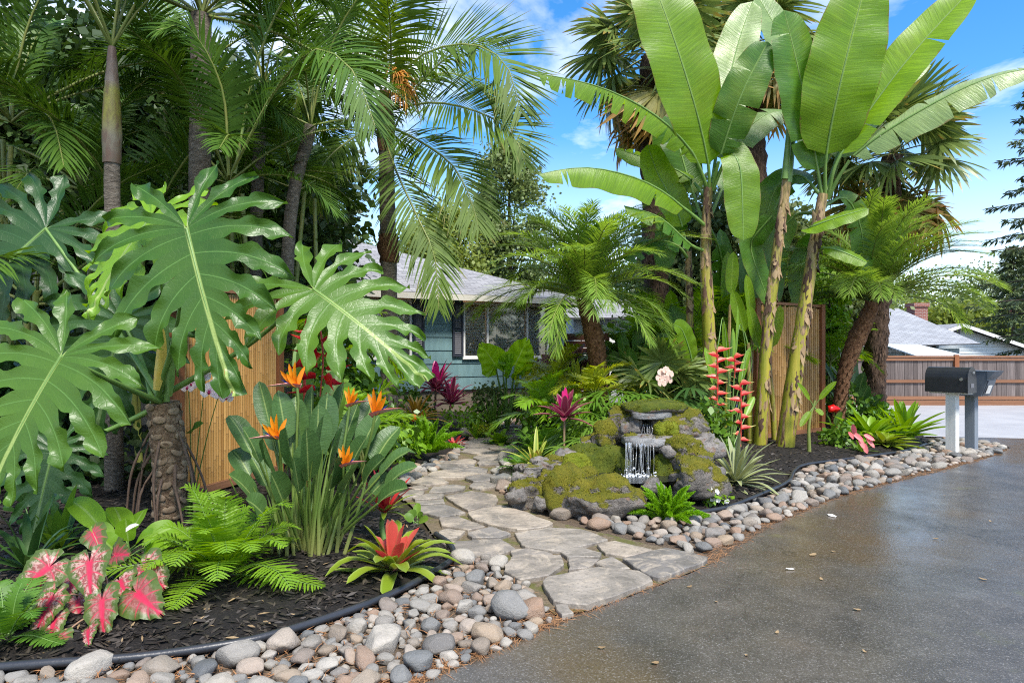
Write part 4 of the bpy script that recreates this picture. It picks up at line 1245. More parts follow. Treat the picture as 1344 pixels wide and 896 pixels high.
# porch with shallow metal roof
Y2 = 27.0
px0, px1 = P(1203, 0, Y2)[0], P(1263, 0, Y2)[0]
por = thing('porch', 'lean-to porch with grey metal siding against the neighbouring house', 'porch', A((px0 + px1) / 2, Y2, -.7))
za, zb2 = P(0, 459, Y2)[2], P(0, 467, Y2)[2]
mb = MB()
for k in range(9):
    z_ = -.7 + k * .25
    if z_ < zb2 - .1: mb = MB(); mb.box((px0, Y2 + .02 * (k % 2), z_), (P(1226, 0, Y2)[0], Y2 + 1.5, min(z_ + .24, zb2))); mb.build('siding_board', M['nsiding'], por, False)
roof_plane('roof', [A(px0 - .1, Y2 - .2, zb2), A(px1 + .1, Y2 - .2, zb2), A(px1 - .1, Y2 + 2.8, za + .25), A(px0 + .2, Y2 + 2.8, za + .25)], M['nwhite'], par=por)
for a_ in (1228, 1240, 1252):
    mb = MB(); mb.box((P(a_, 0, Y2)[0], Y2 + .1, .2), (P(a_ + 9, 0, Y2)[0], Y2 + .16, zb2 - .06)); mb.build('window', M['glass_dark'], por, False)
    mb = MB(); mb.box((P(a_ - 2.2, 0, Y2)[0], Y2 + .02, -.7), (P(a_ - .6, 0, Y2)[0], Y2 + .17, zb2 - .02)); mb.build('post', M['trim_white'], por, False)
# white gabled neighbour
Y3 = 33.0
gx = lambda p_: P(p_, 0, Y3)[0]
gz3 = lambda p_: P(0, p_, Y3)[2]
wh = thing('white_gabled_house', 'neighbouring white lap sided house with grey gable roof', 'house', A(gx(1300), Y3, -1.2))
apx, apz = gx(1256), gz3(428)
sl_ = (gz3(428) - gz3(464)) / (gx(1360) - gx(1256))
zrow = -1.2
while zrow < apz:
    z1 = min(zrow + .16, apz - .01)
    x_l, x_r = max(apx - (apz - zrow) / sl_, gx(1232)), apx + (apz - zrow) / sl_
    x_l2, x_r2 = max(apx - (apz - z1) / sl_, gx(1232)), apx + (apz - z1) / sl_
    x_r, x_r2 = min(x_r, gx(1425)), min(x_r2, gx(1425))
    mb = MB()
    mb.add([(x_l, Y3 - .03, zrow), (x_r, Y3 - .03, zrow), (x_r2, Y3, z1), (x_l2, Y3, z1), (x_l, Y3 + .2, zrow), (x_r, Y3 + .2, zrow), (x_r2, Y3 + .2, z1), (x_l2, Y3 + .2, z1)],
           [(0, 1, 2, 3), (5, 4, 7, 6), (0, 4, 5, 1), (3, 2, 6, 7), (1, 5, 6, 2), (4, 0, 3, 7)])
    mb.build('siding_board', M['nwhite'], wh, False)
    zrow += .16
apo = A(apx, Y3 - .5, apz + .12)
roof_plane('roof', [apo, A(apx, Y3 + 9, apz + .12), A(gx(1430), Y3 + 9, apz + .12 - sl_ * (gx(1430) - apx)), A(gx(1430), Y3 - .5, apz + .12 - sl_ * (gx(1430) - apx))][::-1], M['shingle2'], par=wh)
roof_plane('roof', [A(gx(1228), Y3 - .5, apz + .12 - sl_ * (apx - gx(1228))), apo, A(apx, Y3 + 9, apz + .12), A(gx(1228), Y3 + 9, apz + .12 - sl_ * (apx - gx(1228)))], M['shingle2'], par=wh)
for xa, xb in ((gx(1228), apx), (apx, gx(1430))):
    za_, zb_ = apz + .10 - sl_ * abs(xa - apx), apz + .10 - sl_ * abs(xb - apx)
    mb = MB(); mb.add([(xa, Y3 - .54, za_ - .16), (xb, Y3 - .54, zb_ - .16), (xb, Y3 - .54, zb_), (xa, Y3 - .54, za_), (xa, Y3 - .505, za_ - .16), (xb, Y3 - .505, zb_ - .16), (xb, Y3 - .505, zb_), (xa, Y3 - .505, za_)],
                      [(0, 1, 2, 3), (5, 4, 7, 6), (0, 4, 5, 1), (3, 2, 6, 7), (1, 5, 6, 2), (4, 0, 3, 7)])
    mb.build('barge_board', M['trim_white'], wh, False)
mb = MB(); mb.box((gx(1252), Y3 - .06, gz3(441)), (gx(1259), Y3 - .02, gz3(433))); mb.build('vent', M['louvre'], wh, False)

# ------------------------------------------------------------------ bamboo screens
def cane(h, r_):
    mb = MB()
    zs = [0]; z_ = rng.uniform(.05, .3)
    v = []
    pts, rad, nd = [], [], []
    while z_ < h:
        for dz, k, fl in ((-.009, 1.0, 1), (0, 1.07, 0), (.009, 1.0, 1)):
            pts.append(z_ + dz); rad.append(r_ * k); nd.append(fl)
        z_ += rng.uniform(.30, .48)
    pts = [0] + pts + [h]; rad = [r_] + rad + [r_]; nd = [1] + nd + [1]
    a = np.linspace(0, 2 * np.pi, 8, endpoint=False)
    pos = np.array([[(rr * math.cos(q), rr * math.sin(q), z_) for q in a] for z_, rr in zip(pts, rad)])
    at = np.array([[(0, 1, n_, .5) for q in a] for n_ in nd], float)
    mb.grid(pos, 0, at, close=True)
    o = mb.build('bamboo_cane', M['bamboo']); me = o.data; bpy.data.objects.remove(o)
    return me
def screen(label, p0, p1, z0, z1, post=.05, ncanes=24, rail_h=.05, postm='cedar'):
    """bamboo canes between two posts, with top and bottom rails"""
    p0, p1 = np.asarray(p0, float), np.asarray(p1, float)
    root = thing('bamboo_screen', label, 'screen', (p0 + p1) / 2 * A(1, 1, 0) + A(0, 0, z0))
    u = unit(p1 - p0) ; nn = A(u[1], -u[0], 0); L_ = np.linalg.norm(p1 - p0)
    rot = math.atan2(u[1], u[0])
    def bx(s0, s1, n0, n1, a_, b_, nm, m):
        mb = MB(); mb.box((s0, n0, 0), (s1, n1, b_ - a_)); o = mb.build(nm, m, None, False); o.parent = root
        o.location = tuple(p0 + u * 0 + UP * a_ - world_loc(root)); o.rotation_euler = (0, 0, rot)
        return o
    bx(-post, post, -post, post, z0 - .05, z1 + .05, 'post', M[postm]); bx(L_ - post, L_ + post, -post, post, z0 - .05, z1 + .02, 'post', M[postm])
    bx(post, L_ - post, -.035, .035, z1 - .03, z1 + .012, 'top_rail', M['cedar_x']); bx(post, L_ - post, -.04, .04, z0 + .03, z0 + .10, 'bottom_rail', M['cedar_x'])
    w_ = (L_ - 2 * post) / ncanes
    ms = [cane(z1 - z0 - .135, w_ * .405) for _ in range(10)]
    for i in range(ncanes):
        o = bpy.data.objects.new('bamboo_cane', ms[(i * 7) % 10]); COL.objects.link(o); o.parent = root
        q = p0 + u * (post + w_ * (i + .5)) + UP * (z0 + .102)
        o.location = tuple(q - world_loc(root)); o.rotation_euler = (0, 0, rng.uniform(0, 6.28)); o.scale = (1, 1, rng.uniform(.985, 1))
    return root
pL0, pL1 = at_depth(232, 6.1), at_depth(365, 7.6)
screen('honey coloured bamboo cane screen behind the tree philodendron', A(pL0[0], pL0[1], 0), A(pL1[0], pL1[1], 0), .13, 2.10, .045, 40)
pR0, pR1 = at_depth(992, 10.55), at_depth(1077, 11.6)
screen('pale bamboo cane screen in a cedar frame behind the banana stems', A(pR0[0], pR0[1], 0), A(pR1[0], pR1[1], 0), .10, 2.26, .055, 28)

# ------------------------------------------------------------------ mailboxes
AX = A(.588, -.809, 0); AN = A(-.809, -.588, 0)     # towards the door end; towards the camera's left side
def mail_root(name, label, q):
    return thing(name, label, 'mailbox', q)
def local_obj(mb, name, m, root, q, rot, smooth=False):
    o = mb.build(name, m, None, smooth); o.parent = root; o.location = tuple(q - world_loc(root)); o.rotation_euler = (0, 0, rot); return o
MROT = math.atan2(AX[1], AX[0])
qb = G(1250, 596); zb = P(0, 516, qb[1])[2]
bl = mail_root('black_mailbox', 'black dome topped mailbox on a white wooden post', qb)
mb = MB(); mb.box((-.065, -.065, -.05), (.065, .065, zb)); local_obj(mb, 'post', M['post_white'], bl, qb, MROT)
Lm, Wm, Hm = .56, .28, .36
prof = [(-Wm / 2, 0), (-Wm / 2, Hm * .55)] + [(-Wm / 2 * math.cos(a_), Hm * .55 + Hm * .45 * math.sin(a_)) for a_ in np.linspace(.15, math.pi - .15, 11)] + [(Wm / 2, Hm * .55), (Wm / 2, 0)]
def prism(prof_, x0, x1, mi=0):
    mb = MB(); k = len(prof_)
    v = [(x0, y, z) for y, z in prof_] + [(x1, y, z) for y, z in prof_]
    mb.add(v, [(i, (i + 1) % k, k + (i + 1) % k, k + i) for i in range(k)])
    n0 = mb.n; mb.n = 0
    mb.f.append(np.array([list(range(k))[::-1]])); mb.mi.append(np.zeros(1)); mb.f.append(np.array([list(range(k, 2 * k))])); mb.mi.append(np.zeros(1)); mb.n = n0
    return mb
c0 = qb - AX * .02
local_obj(prism(prof, -Lm * .52, Lm * .46), 'body', M['black_metal'], bl, c0 + UP * (zb + .02), MROT)
pr2 = [(y * 1.06, z * 1.035 - .005) for y, z in prof]
dr = local_obj(prism(pr2, Lm * .462, Lm * .49), 'door', M['black_metal'], bl, c0 + UP * (zb + .02), MROT)
mb = MB(); mb.box((Lm * .492, -.02, .27), (Lm * .53, .02, .30)); o = mb.build('handle', M['chrome'], None, False); o.parent = dr
mb = MB(); mb.box((Lm * .492, -.05, .07), (Lm * .497, .05, .13)); o = mb.build('plate', M['louvre'], None, False); o.parent = dr
local_obj(prism([(y * 1.0, z) for y, z in ((-.1, -.02), (-.1, .0), (.1, .0), (.1, -.02))], -.25, .25), 'mounting_board', M['post_white'], bl, c0 + UP * (zb + .018), MROT)
mb = MB(); mb.tube([A(.19, -Wm / 2 - .001, .19), A(.19, -Wm / 2 - .018, .19)], [.022], 2, 12); local_obj(mb, 'flag_hub', M['chrome'], bl, c0 + UP * (zb + .02), MROT, False)
qg = G(1275, 592.5); zg = P(0, 519, qg[1])[2]
gy = mail_root('grey_mailbox', 'grey steel locking mailbox on a grey post beside the black one', qg)
mb = MB(); mb.box((-.065, -.065, -.05), (.065, .065, zg)); local_obj(mb, 'post', M['post_grey'], gy, qg, MROT)
def side_prism(pts, y0, y1):
    mb = MB(); k = len(pts)
    v = [(x, y0, z) for x, z in pts] + [(x, y1, z) for x, z in pts]
    mb.add(v, [(i, (i + 1) % k, k + (i + 1) % k, k + i) for i in range(k)][::1])
    n0 = mb.n; mb.n = 0
    mb.f.append(np.array([list(range(k))[::-1]])); mb.mi.append(np.zeros(1)); mb.f.append(np.array([list(range(k, 2 * k))])); mb.mi.append(np.zeros(1)); mb.n = n0
    return mb
c1 = qg + AX * .12
local_obj(side_prism([(-.40, 0), (.06, 0), (.14, .24), (.14, .36), (-.40, .36)], -.16, .16), 'body', M['grey_metal'], gy, c1 + UP * (zg + .004), MROT)
local_obj(side_prism([(.143, .25), (.20, .31), (.24, .37), (-.405, .372), (-.405, .362), (.143, .361)], -.17, .17), 'hood', M['grey_metal'], gy, c1 + UP * (zg + .004), MROT)
local_obj(side_prism([(.068, .012), (.143, .235), (.153, .232), (.078, .010)], -.13, .13), 'door', M['grey_metal'], gy, c1 + UP * (zg + .004), MROT)
local_obj(side_prism([(.090, .04), (.130, .16), (.134, .158), (.094, .038)], -.12, .02), 'paper_label', M['trim_white'], gy, c1 + UP * (zg + .004) + AX * .012, MROT)

# ------------------------------------------------------------------ rock waterfall
wf = thing('rock_waterfall', 'mossy boulder waterfall spilling into a small dark pool', 'waterfall', A(.95, 6.6, 0))
def boulder(px0, px1, py0, py1, Y, m, seed, depth=1.0, name='boulder', rough=.5, flat=2.2, sub=ICO4, sink=0.0):
    c_ = P((px0 + px1) / 2, (py0 + py1) / 2, Y)
    rx = (px1 - px0) / 2 * Y / F; rz = (py1 - py0) / 2 * Y / F
    ry = max(rx, rz) * .75 * depth
    if sink:
        rz += sink / 2; c_[2] -= sink / 2
    v, f = sub
    off = Vector((seed * 7.3, seed * 3.1, seed * 1.7))
    vv = np.sign(v) * np.abs(v) ** (2 / flat)
    dsp = np.array([1 + rough * noise.noise(Vector(q) * .9 + off) + rough * .45 * noise.noise(Vector(q) * 2.3 + off) + rough * .30 * abs(noise.noise(Vector(q) * 4.5 + off)) + rough * .14 * noise.noise(Vector(q) * 11 + off) for q in v])
    vv = vv * dsp[:, None] * 1.04
    a_ = seed * 1.3
    vv = vv * A(rx, ry, rz)
    mb = MB(); mb.add(vv + c_, f)
    bo = mb.build(name, M[m], wf)
    if m != 'slab' and m != 'rock_bare':       # short moss tufts standing on the mossed faces
        lim = {'rock': .45, 'rock_moss': .0, 'rock_green': -.1, 'rock_bright': -.3}[m]
        rg = np.random.default_rng(seed)
        ok = np.where((v[:, 2] > lim) & np.array([noise.noise(Vector(q) * 2.1 + off) > -.15 for q in v]))[0]
        if len(ok):
            pk_ = rg.choice(ok, min(2600, len(ok) * 3)); k_ = len(pk_)
            tan_ = rg.standard_normal((k_, 3)) * A(rx, ry, rz) * .05
            B = vv[pk_] + c_ + tan_ * (1 - np.abs(v[pk_])) ; D = unit(v[pk_] + rg.normal(0, .45, (k_, 3)) + UP * .3)
            m2 = MB(); m2.leaflets(B - D * .004, D, rg.standard_normal((k_, 3)), rg.uniform(.010, .022, k_), .0035, .05, 2, .3, .4)
            tag(m2.build('moss', M['moss_green' if m == 'rock_green' else 'moss'], bo), kind='stuff')
    return bo
boulder(738, 846, 630, 680, 6.15, 'rock', 1, .7, sink=.05)
boulder(712, 766, 614, 672, 6.30, 'rock_moss', 2, .9, sink=.05)
boulder(668, 718, 632, 664, 6.50, 'rock', 3, .9, sink=.05)
boulder(682, 712, 610, 626, 6.75, 'rock_bare', 4, 1, flat=3.2)
boulder(704, 735, 606, 622, 6.85, 'rock_bare', 5, 1, flat=3.2)
boulder(676, 704, 620, 637, 6.70, 'rock_bare', 24, 1, flat=3.2)
boulder(695, 730, 618, 640, 6.75, 'rock', 25, 1, sink=.1)
boulder(735, 777, 602, 634, 6.90, 'rock_bright', 6, 1.0, sink=.15)
boulder(752, 820, 581, 622, 7.05, 'rock_green', 7, .9, sink=.12)
boulder(776, 808, 557, 594, 7.15, 'rock_moss', 8, 1.0)
boulder(796, 836, 548, 583, 7.25, 'rock', 9, 1.1)
boulder(801, 834, 536, 556, 7.40, 'rock', 10, 1.1)
boulder(842, 883, 570, 592, 6.82, 'rock_bare', 12, .7)
boulder(861, 922, 537, 573, 7.10, 'rock', 13, .9)
boulder(861, 890, 554, 580, 6.88, 'rock_bright', 14, .9)
boulder(872, 920, 575, 610, 6.75, 'rock_moss', 15, .9)
boulder(855, 888, 594, 634, 6.75, 'rock_green', 16, .9, sink=.1)
boulder(882, 951, 604, 648, 6.45, 'rock', 17, .8, sink=.06)
boulder(727, 765, 591, 608, 7.1, 'rock_bare', 18, 1.0)
boulder(826, 842, 546, 570, 7.12, 'rock_bare', 19, 1.2)
boulder(905, 945, 568, 600, 7.0, 'rock_bare', 26, 1.0)
for i, (x0, x1, y0, y1, Y, m) in enumerate(((664, 690, 640, 658, 6.35, 'rock_bare'), (684, 704, 628, 642, 6.6, 'rock'), (700, 722, 600, 612, 6.95, 'rock_bare'), (716, 742, 598, 612, 6.95, 'rock'), (744, 768, 590, 604, 7.1, 'rock_bare'), (764, 790, 572, 588, 7.2, 'rock'), (812, 830, 556, 572, 7.1, 'rock_bare'), (818, 838, 568, 580, 6.95, 'rock'), (866, 886, 584, 600, 6.7, 'rock_bare'), (884, 908, 566, 580, 6.95, 'rock'), (912, 936, 592, 612, 6.7, 'rock'), (928, 952, 612, 632, 6.55, 'rock_bare'), (842, 870, 628, 652, 6.3, 'rock_bare'), (758, 784, 614, 632, 6.7, 'rock_moss'), (806, 826, 600, 626, 6.85, 'rock_green'), (700, 720, 652, 670, 6.25, 'rock_bare'), (676, 694, 608, 620, 6.95, 'rock_bare'))):
    boulder(x0, x1, y0, y1, Y, m, 40 + i, 1.0, sub=ICO3)
boulder(820, 874, 571, 586, 6.92, 'slab', 11, 1.3, 'ledge', .2, 3.6)
boulder(829, 879, 538, 549, 7.15, 'slab', 20, 1.1, 'slab', .12, 4.5)
boulder(822, 900, 524, 544, 7.25, 'rock_green', 21, 1.0, 'moss_cap', .3, 2.6)
# rubble behind and below, so that nothing hangs in the air
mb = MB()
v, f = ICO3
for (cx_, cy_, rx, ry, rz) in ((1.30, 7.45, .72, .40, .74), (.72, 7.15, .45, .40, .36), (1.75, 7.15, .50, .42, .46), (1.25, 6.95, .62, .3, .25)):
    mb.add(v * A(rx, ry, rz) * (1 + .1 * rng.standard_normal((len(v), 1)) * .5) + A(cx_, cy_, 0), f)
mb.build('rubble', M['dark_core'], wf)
zp = .285
mb = MB(); a_ = np.linspace(0, 2 * np.pi, 28, endpoint=False)
mb.add(np.vstack([np.stack([1.03 + .62 * np.cos(a_), 6.58 + .34 * np.sin(a_), np.full(28, zp)], -1), [(1.03, 6.58, zp)]]), [(i, (i + 1) % 28, 28) for i in range(28)])
mb.build('pool_water', M['pool'], wf)
def stream(px0, px1, py0_, py1, Y, Yb, n_, seed):
    rg = np.random.default_rng(seed)
    mb = MB()
    for k in range(n_):
        x = rg.uniform(px0, px1); w_ = rg.uniform(.15, .75)
        py0 = py0_ + (rg.uniform(0, .4) * (py1 - py0_) if k % 3 == 2 else 0)
        C = [P(x, py0 - 2, Y + .06 * (k % 3 != 2)), P(x, py0, Y - .01), P(x + rg.uniform(-1.5, 1.5), (py0 + py1) / 2, Y * .45 + Yb * .55 - .01), P(x + rg.uniform(-3, 3), py1, Yb)]
        mb.tube(C, [w_ * Y / F * 1.0, w_ * Y / F * .7, w_ * Y / F * .35, w_ * Y / F * .8], 14, 5, 0, bump=.42, seed=k + seed)
    return mb
stream(820, 831, 583, 631, 6.72, 6.62, 18, 3).build('water_stream', M['fall'], wf)
stream(834, 858, 584, 630, 6.70, 6.60, 16, 5).build('water_stream', M['fall'], wf)
stream(842, 858, 558, 572, 7.06, 7.0, 14, 7).build('water_stream', M['fall'], wf)
mb = MB(); v, f = ICO2
for k in range(90):
    q = P(rng.normal(828, 9) if k % 2 else rng.uniform(816, 862), 631, 6.6); q[1] += rng.uniform(-.06, .10); q[2] = zp + abs(rng.normal(0, .03)) * (k % 3 == 0)
    mb.add(v * rng.uniform(.003, .012) + q, f)
tag(mb.build('splash_foam', M['foam'], wf), kind='stuff')
# ------------------------------------------------------------------ plant builders
def pxs(*pts):
    """photo points with depth -> space"""
    return [P(*q) for q in pts]
def dirv(az, el):
    return A(math.cos(az) * math.cos(el), math.sin(az) * math.cos(el), math.sin(el))
def leaf_obj(fn, name, mats, root):
    mb = MB(); fn(mb); return mb.build(name, mats, root)
def rosette(name, label, cat, base_, n, L, W, m, el=(15, 80), droop=.35, fold=.25, part='leaf', prof=None, inner=None, ninner=0, Lin=.6, Win=None, stem=0, stemr=.02, stemm='stem_green', group=None, seed=0, az0=0, nseg=8, base_w=.5, jl=.18, root=None, elin=(65, 88), wave=0):
    rg = np.random.default_rng(seed + 100)
    root = root or thing(name, label, cat, base_, group)
    prof = prof or pf(.25, .55)
    c = np.asarray(base_, float) + UP * stem
    if stem:
        mb = MB(); mb.tube([np.asarray(base_) - UP * .03, np.asarray(base_) + A(rg.normal(0, .02), rg.normal(0, .02), stem * .5), c + UP * .03], [stemr * 1.15, stemr, stemr], 6, 8, bump=.05); mb.build('stem', M[stemm], root)
    for i in range(n + ninner):
        inn = i >= n
        k = (i - n) / max(ninner - 1, 1) if inn else i / max(n - 1, 1)
        az = az0 + i * 2.39996 + rg.normal(0, .18)
        e = R((elin[0] + (elin[1] - elin[0]) * k) if inn else (el[0] + (el[1] - el[0]) * k)) + rg.normal(0, .07)
        l_ = (L * Lin if inn else L) * (1 + rg.normal(0, jl)) * (1 if inn else .82 + .25 * math.sin(k * 2.6))
        w_ = (Win or W) if inn else W
        d1 = dirv(az, e)
        dr = droop * (.5 if inn else 1) * (1 + rg.normal(0, .25))
        b0 = c + UP * (.06 * L * k) + dirv(az, 0) * .012
        C = [b0, b0 + d1 * l_ * .5 - UP * dr * l_ * .10, b0 + d1 * l_ * .95 * math.sqrt(max(.3, 1 - dr * dr * .4)) - UP * dr * l_ * .55]
        if C[2][2] < gz(C[2][0], C[2][1]) + .02: C[2][2] = gz(C[2][0], C[2][1]) + .02
        nh = unit(np.cross(np.cross(d1, UP), d1) + A(0, 0, .001))
        mb = MB(); mb.blade(C, w_, prof, nh, nseg, 1, fold, base=base_w, wave=wave)
        mb.build(part, M[inner if inn else m], root)
    return root
def tube_obj(C, rad, n, sides, name, m, root, bump=0, seed=0):
    mb = MB(); mb.tube(C, rad, n, sides, bump=bump, seed=seed); return mb.build(name, M[m], root)

# ---- lobed leaf (tree philodendron), heart leaf (caladium, elephant ear)
def lobed_grid(nl, depth, per, ns, env, sec=.0, seed=0, back=165, fan=.34, tipang=12):
    """one half of a leaf in the plane: y runs from the stalk to the tip, x sideways; returns x, y, s, vein distance"""
    rg = np.random.default_rng(seed)
    nu = nl * per + 1
    u = np.linspace(0, 1, nu)
    o = np.where(u < fan, 0, ((u - fan) / (1 - fan)) ** 1.1 * .93)
    th = np.radians(np.where(u < fan, back - (back - 98) * u / fan, 98 - (98 - tipang) * ((u - fan) / (1 - fan)) ** 1.15))
    ph = u * nl
    lob = np.abs(np.sin(np.pi * ph))
    if sec:
        fp_ = (ph + rg.uniform(-.02, .02)) % 1
        prof_ = np.interp(fp_, [0, .04, .08, .13, .19, .25, .31, .38, .46, .53, .59, .65, .70, .75, .82, .88, .94, 1], [0, .06, .34, .66, .78, .66, .52, .72, .96, 1.0, .86, .62, .54, .70, .68, .36, .07, 0])
        shape = (1 - depth) + depth * prof_
    else:
        shape = (1 - depth) + depth * lob ** .55
    if sec: shape = shape * (1 + .03 * np.sin(2 * np.pi * 3.3 * ph + seed))
    amp = np.interp(ph, np.arange(nl + 1), 1 + rg.normal(0, .07, nl + 1))
    Rr = env(u) * shape * amp
    Rr[-1] = env(1.0) * .9
    s = np.linspace(0, 1, ns) ** .8
    vd = np.abs((ph % 1) - .5) * 2
    bend = .45
    th2 = th[:, None] - bend * s[None] * np.sin(th)[:, None] * .8
    x = np.sin(th2) * Rr[:, None] * s[None]
    y = o[:, None] + np.cos(th2) * Rr[:, None] * s[None]
    return u, x, y, np.broadcast_to(s, x.shape), np.broadcast_to(vd[:, None], x.shape), ph, Rr
def big_leaf(mb, att, tip, nh, width=1.0, nl=9, depth=.55, env=None, droop=.15, ruffle=.03, sec=.12, seed=0, per=9, ns=7, cup=.12, corr=.035, fan=.34, back=168, stalk=None):
    """leaf laid between its stalk joint and its tip, facing nh"""
    att, tip = np.asarray(att, float), np.asarray(tip, float)
    L = np.linalg.norm(tip - att)
    dy = unit(tip - att); dx = unit(np.cross(dy, nh)); dn = np.cross(dx, dy)
    env = env or (lambda u: np.interp(u, [0, .12, .3, .5, .75, 1], [.54, .64, .70, .64, .48, .31]))
    rnd = random.random()
    if depth > .3:
        rg = np.random.default_rng(seed)
        s = np.linspace(0, 1, 22)
        ks = np.array([0, .33, .39, .45, .52, .60, .66, .72, .79, .86, .93, 1.0])
        for sg in (-1, 1):
            uj = (np.arange(nl) + .5) / nl
            def axis(u, Rm=1.0):
                o = 0 if u < fan else ((u - fan) / (1 - fan)) ** 1.1 * .90
                th = R(back - (back - 98) * u / fan if u < fan else 98 - 86 * ((u - fan) / (1 - fan)) ** 1.15)
                rr = float(env(u)) * Rm * s
                t2 = th - .38 * s * math.sin(th)
                return np.stack([np.sin(t2) * rr, o + np.cos(t2) * rr], -1)
            am = 1 + rg.normal(0, .06, nl)
            ax = [axis(u, a_) for u, a_ in zip(uj, am)]
            lo = axis(-.02, am[0]); lo = ax[0] + (ax[0] - ax[1]) * .42
            bounds = [lo] + [(ax[i] + ax[i + 1]) / 2 for i in range(nl - 1)] + [ax[-1] * A(0, 1) + A(0, 0)]
            phi = np.linspace(-1, 1, 9)
            for j in range(nl):
                pos2 = np.zeros((len(s), 9, 2)); kk = np.zeros((len(s), 9))
                for side_, bnd in ((-1, bounds[j]), (1, bounds[j + 1])):
                    kv = np.array([1, 1, .82, .56, .62, .90, .74, .50, .70, .54, .32, .02])
                    kv[2:] = kv[2:] * (1 + rg.normal(0, .10, 10)); 
                    k_ = np.interp(s, np.clip(ks + rg.normal(0, .018), 0, 1), np.clip(kv, .01, 1))
                    if j == nl - 1 and side_ == 1: k_ = np.ones_like(s)
                    for c, f_ in enumerate(phi):
                        if (f_ < 0) == (side_ < 0) or f_ == 0:
                            pos2[:, c] = ax[j] + (np.abs(f_) * k_)[:, None] * (bnd - ax[j]); kk[:, c] = np.abs(f_)
                x, y = pos2[..., 0] * width, pos2[..., 1]
                S_ = s[:, None] * np.ones((1, 9))
                zz = cup * np.abs(x) ** 1.2 + corr * (kk ** 1.3 - .35) * np.minimum(S_ * 1.8, 1) + ruffle * np.sin(S_ * 15 + j * 2.1 + phi[None] * 1.5 + seed) * kk * np.clip(S_ - .25, 0, 1)
                zz = zz - droop * (np.clip(y, 0, 2) ** 2) - droop * np.clip(-y, 0, 2) ** 1.5 - droop * 1.1 * S_ ** 3 * np.abs(x) + rg.normal(0, .012) * S_ ** 2
                pos = att + dx * (sg * x * L)[..., None] + dy * (y * L)[..., None] + dn * (zz * L)[..., None]
                at = np.stack([np.abs(x), np.clip(np.abs(x), 0, 1), kk, np.full_like(x, rnd)], -1)
                if sg < 0: pos, at = pos[::-1], at[::-1]
                mb.grid(pos, 0, at)
        return
    for sg in (-1, 1):
        u, x, y, s, vd, ph, Rr = lobed_grid(nl, depth, per, ns, env, sec, seed + (3 if sg > 0 else 0), fan=fan, back=back)
        x = x * width
        zz = cup * np.abs(x) ** 1.2 + corr * np.cos(2 * np.pi * ph)[:, None] * np.minimum(s * 1.6, 1) * 1 + ruffle * (np.sin(ph * 5.1 + seed) + .8 * np.sin(ph * 16 + 2 * seed))[:, None] * s ** 2.5
        zz = zz - droop * (np.clip(y, 0, 2) ** 2) - droop * 1.0 * np.clip(-y, 0, 2) ** 1.5 - droop * .6 * (s ** 3) * np.abs(x)
        pos = att + dx * (sg * x * L)[..., None] + dy * (y * L)[..., None] + dn * (zz * L)[..., None]
        at = np.stack([np.abs(x), s * np.clip(Rr[:, None] * 2.2, .2, 3), vd, np.full_like(x, rnd)], -1)
        at[..., 1] = np.clip(np.abs(x) * 1.0, 0, 1) if depth > .3 else s
        if sg > 0: pos, at = pos[::-1], at[::-1]
        mb.grid(pos, 0, at)

# ---- palms
def frond_variants(name, els, L, nl, Lm, Wm, mats, sag=.5, **kw):
    out = []
    for e in els:
        mb = MB()
        e_ = R(e)
        d0 = A(math.cos(e_), 0, math.sin(e_))
        k = sag * (.4 + .6 * math.cos(e_))
        tt_ = np.linspace(0, 1, 13)
        el_ = e_ - sag * 1.75 * tt_ ** 1.5
        st_ = np.stack([np.cos(el_), np.zeros(13), np.sin(el_)], -1) * L / 12
        C = np.vstack([A(0, 0, 0), np.cumsum(st_[:-1], 0)])[::3]
        mb.frond(C, nl, Lm, Wm, **kw)
        o = mb.build(name, mats); out.append((e, o.data)); bpy.data.objects.remove(o)
    return out
def crown(root, c, variants, n, scale=1.0, seed=0, els=None, part='frond', az0=0, azr=None, lo_first=True, js=.1):
    rg = np.random.default_rng(seed + 40)
    off = np.asarray(c) - world_loc(root)
    for i in range(n):
        e, me = variants[i % len(variants)]
        az = az0 + i * 2.39996 + rg.normal(0, .15)
        if azr: az = azr[0] + (azr[1] - azr[0]) * ((i * .618034) % 1)
        o = bpy.data.objects.new(part, me); COL.objects.link(o); o.parent = root
        o.location = tuple(off); o.rotation_euler = (rg.normal(0, .12), rg.normal(0, .10), az)
        s = scale * (1 + rg.normal(0, js)); o.scale = (s, s, s)
ARECA = frond_variants('frond', [78, 62, 48, 35, 20, 5, -15], 2.3, 56, .50, .0145, [M['areca'], M['rachis']], sag=.62, vee=.45, droop=.30, a0=65, a1=25, rr=.016, start=.22, n=4)
QUEEN = frond_variants('frond', [70, 50, 30, 12, -8, -28], 2.8, 70, .58, .015, [M['queen'], M['rachis']], sag=.75, vee=.2, droop=.60, a0=70, a1=28, rr=.020, start=.16, n=4, jit=.16)
DATE = frond_variants('frond', [86, 74, 62, 52, 42, 32, 20, 6], 1.40, 66, .29, .0064, [M['date'], M['rachis']], sag=.74, vee=.40, droop=.25, a0=62, a1=25, rr=.009, start=.12, n=3, la=.28, lb=.38, jit=.12)
DATE2 = frond_variants('frond', [75, 55, 40, 26, 12, -4], 1.35, 50, .25, .0075, [M['date'], M['rachis']], sag=.9, vee=.2, droop=.42, a0=62, a1=25, rr=.009, start=.12, n=3, la=.28, lb=.38, jit=.16)
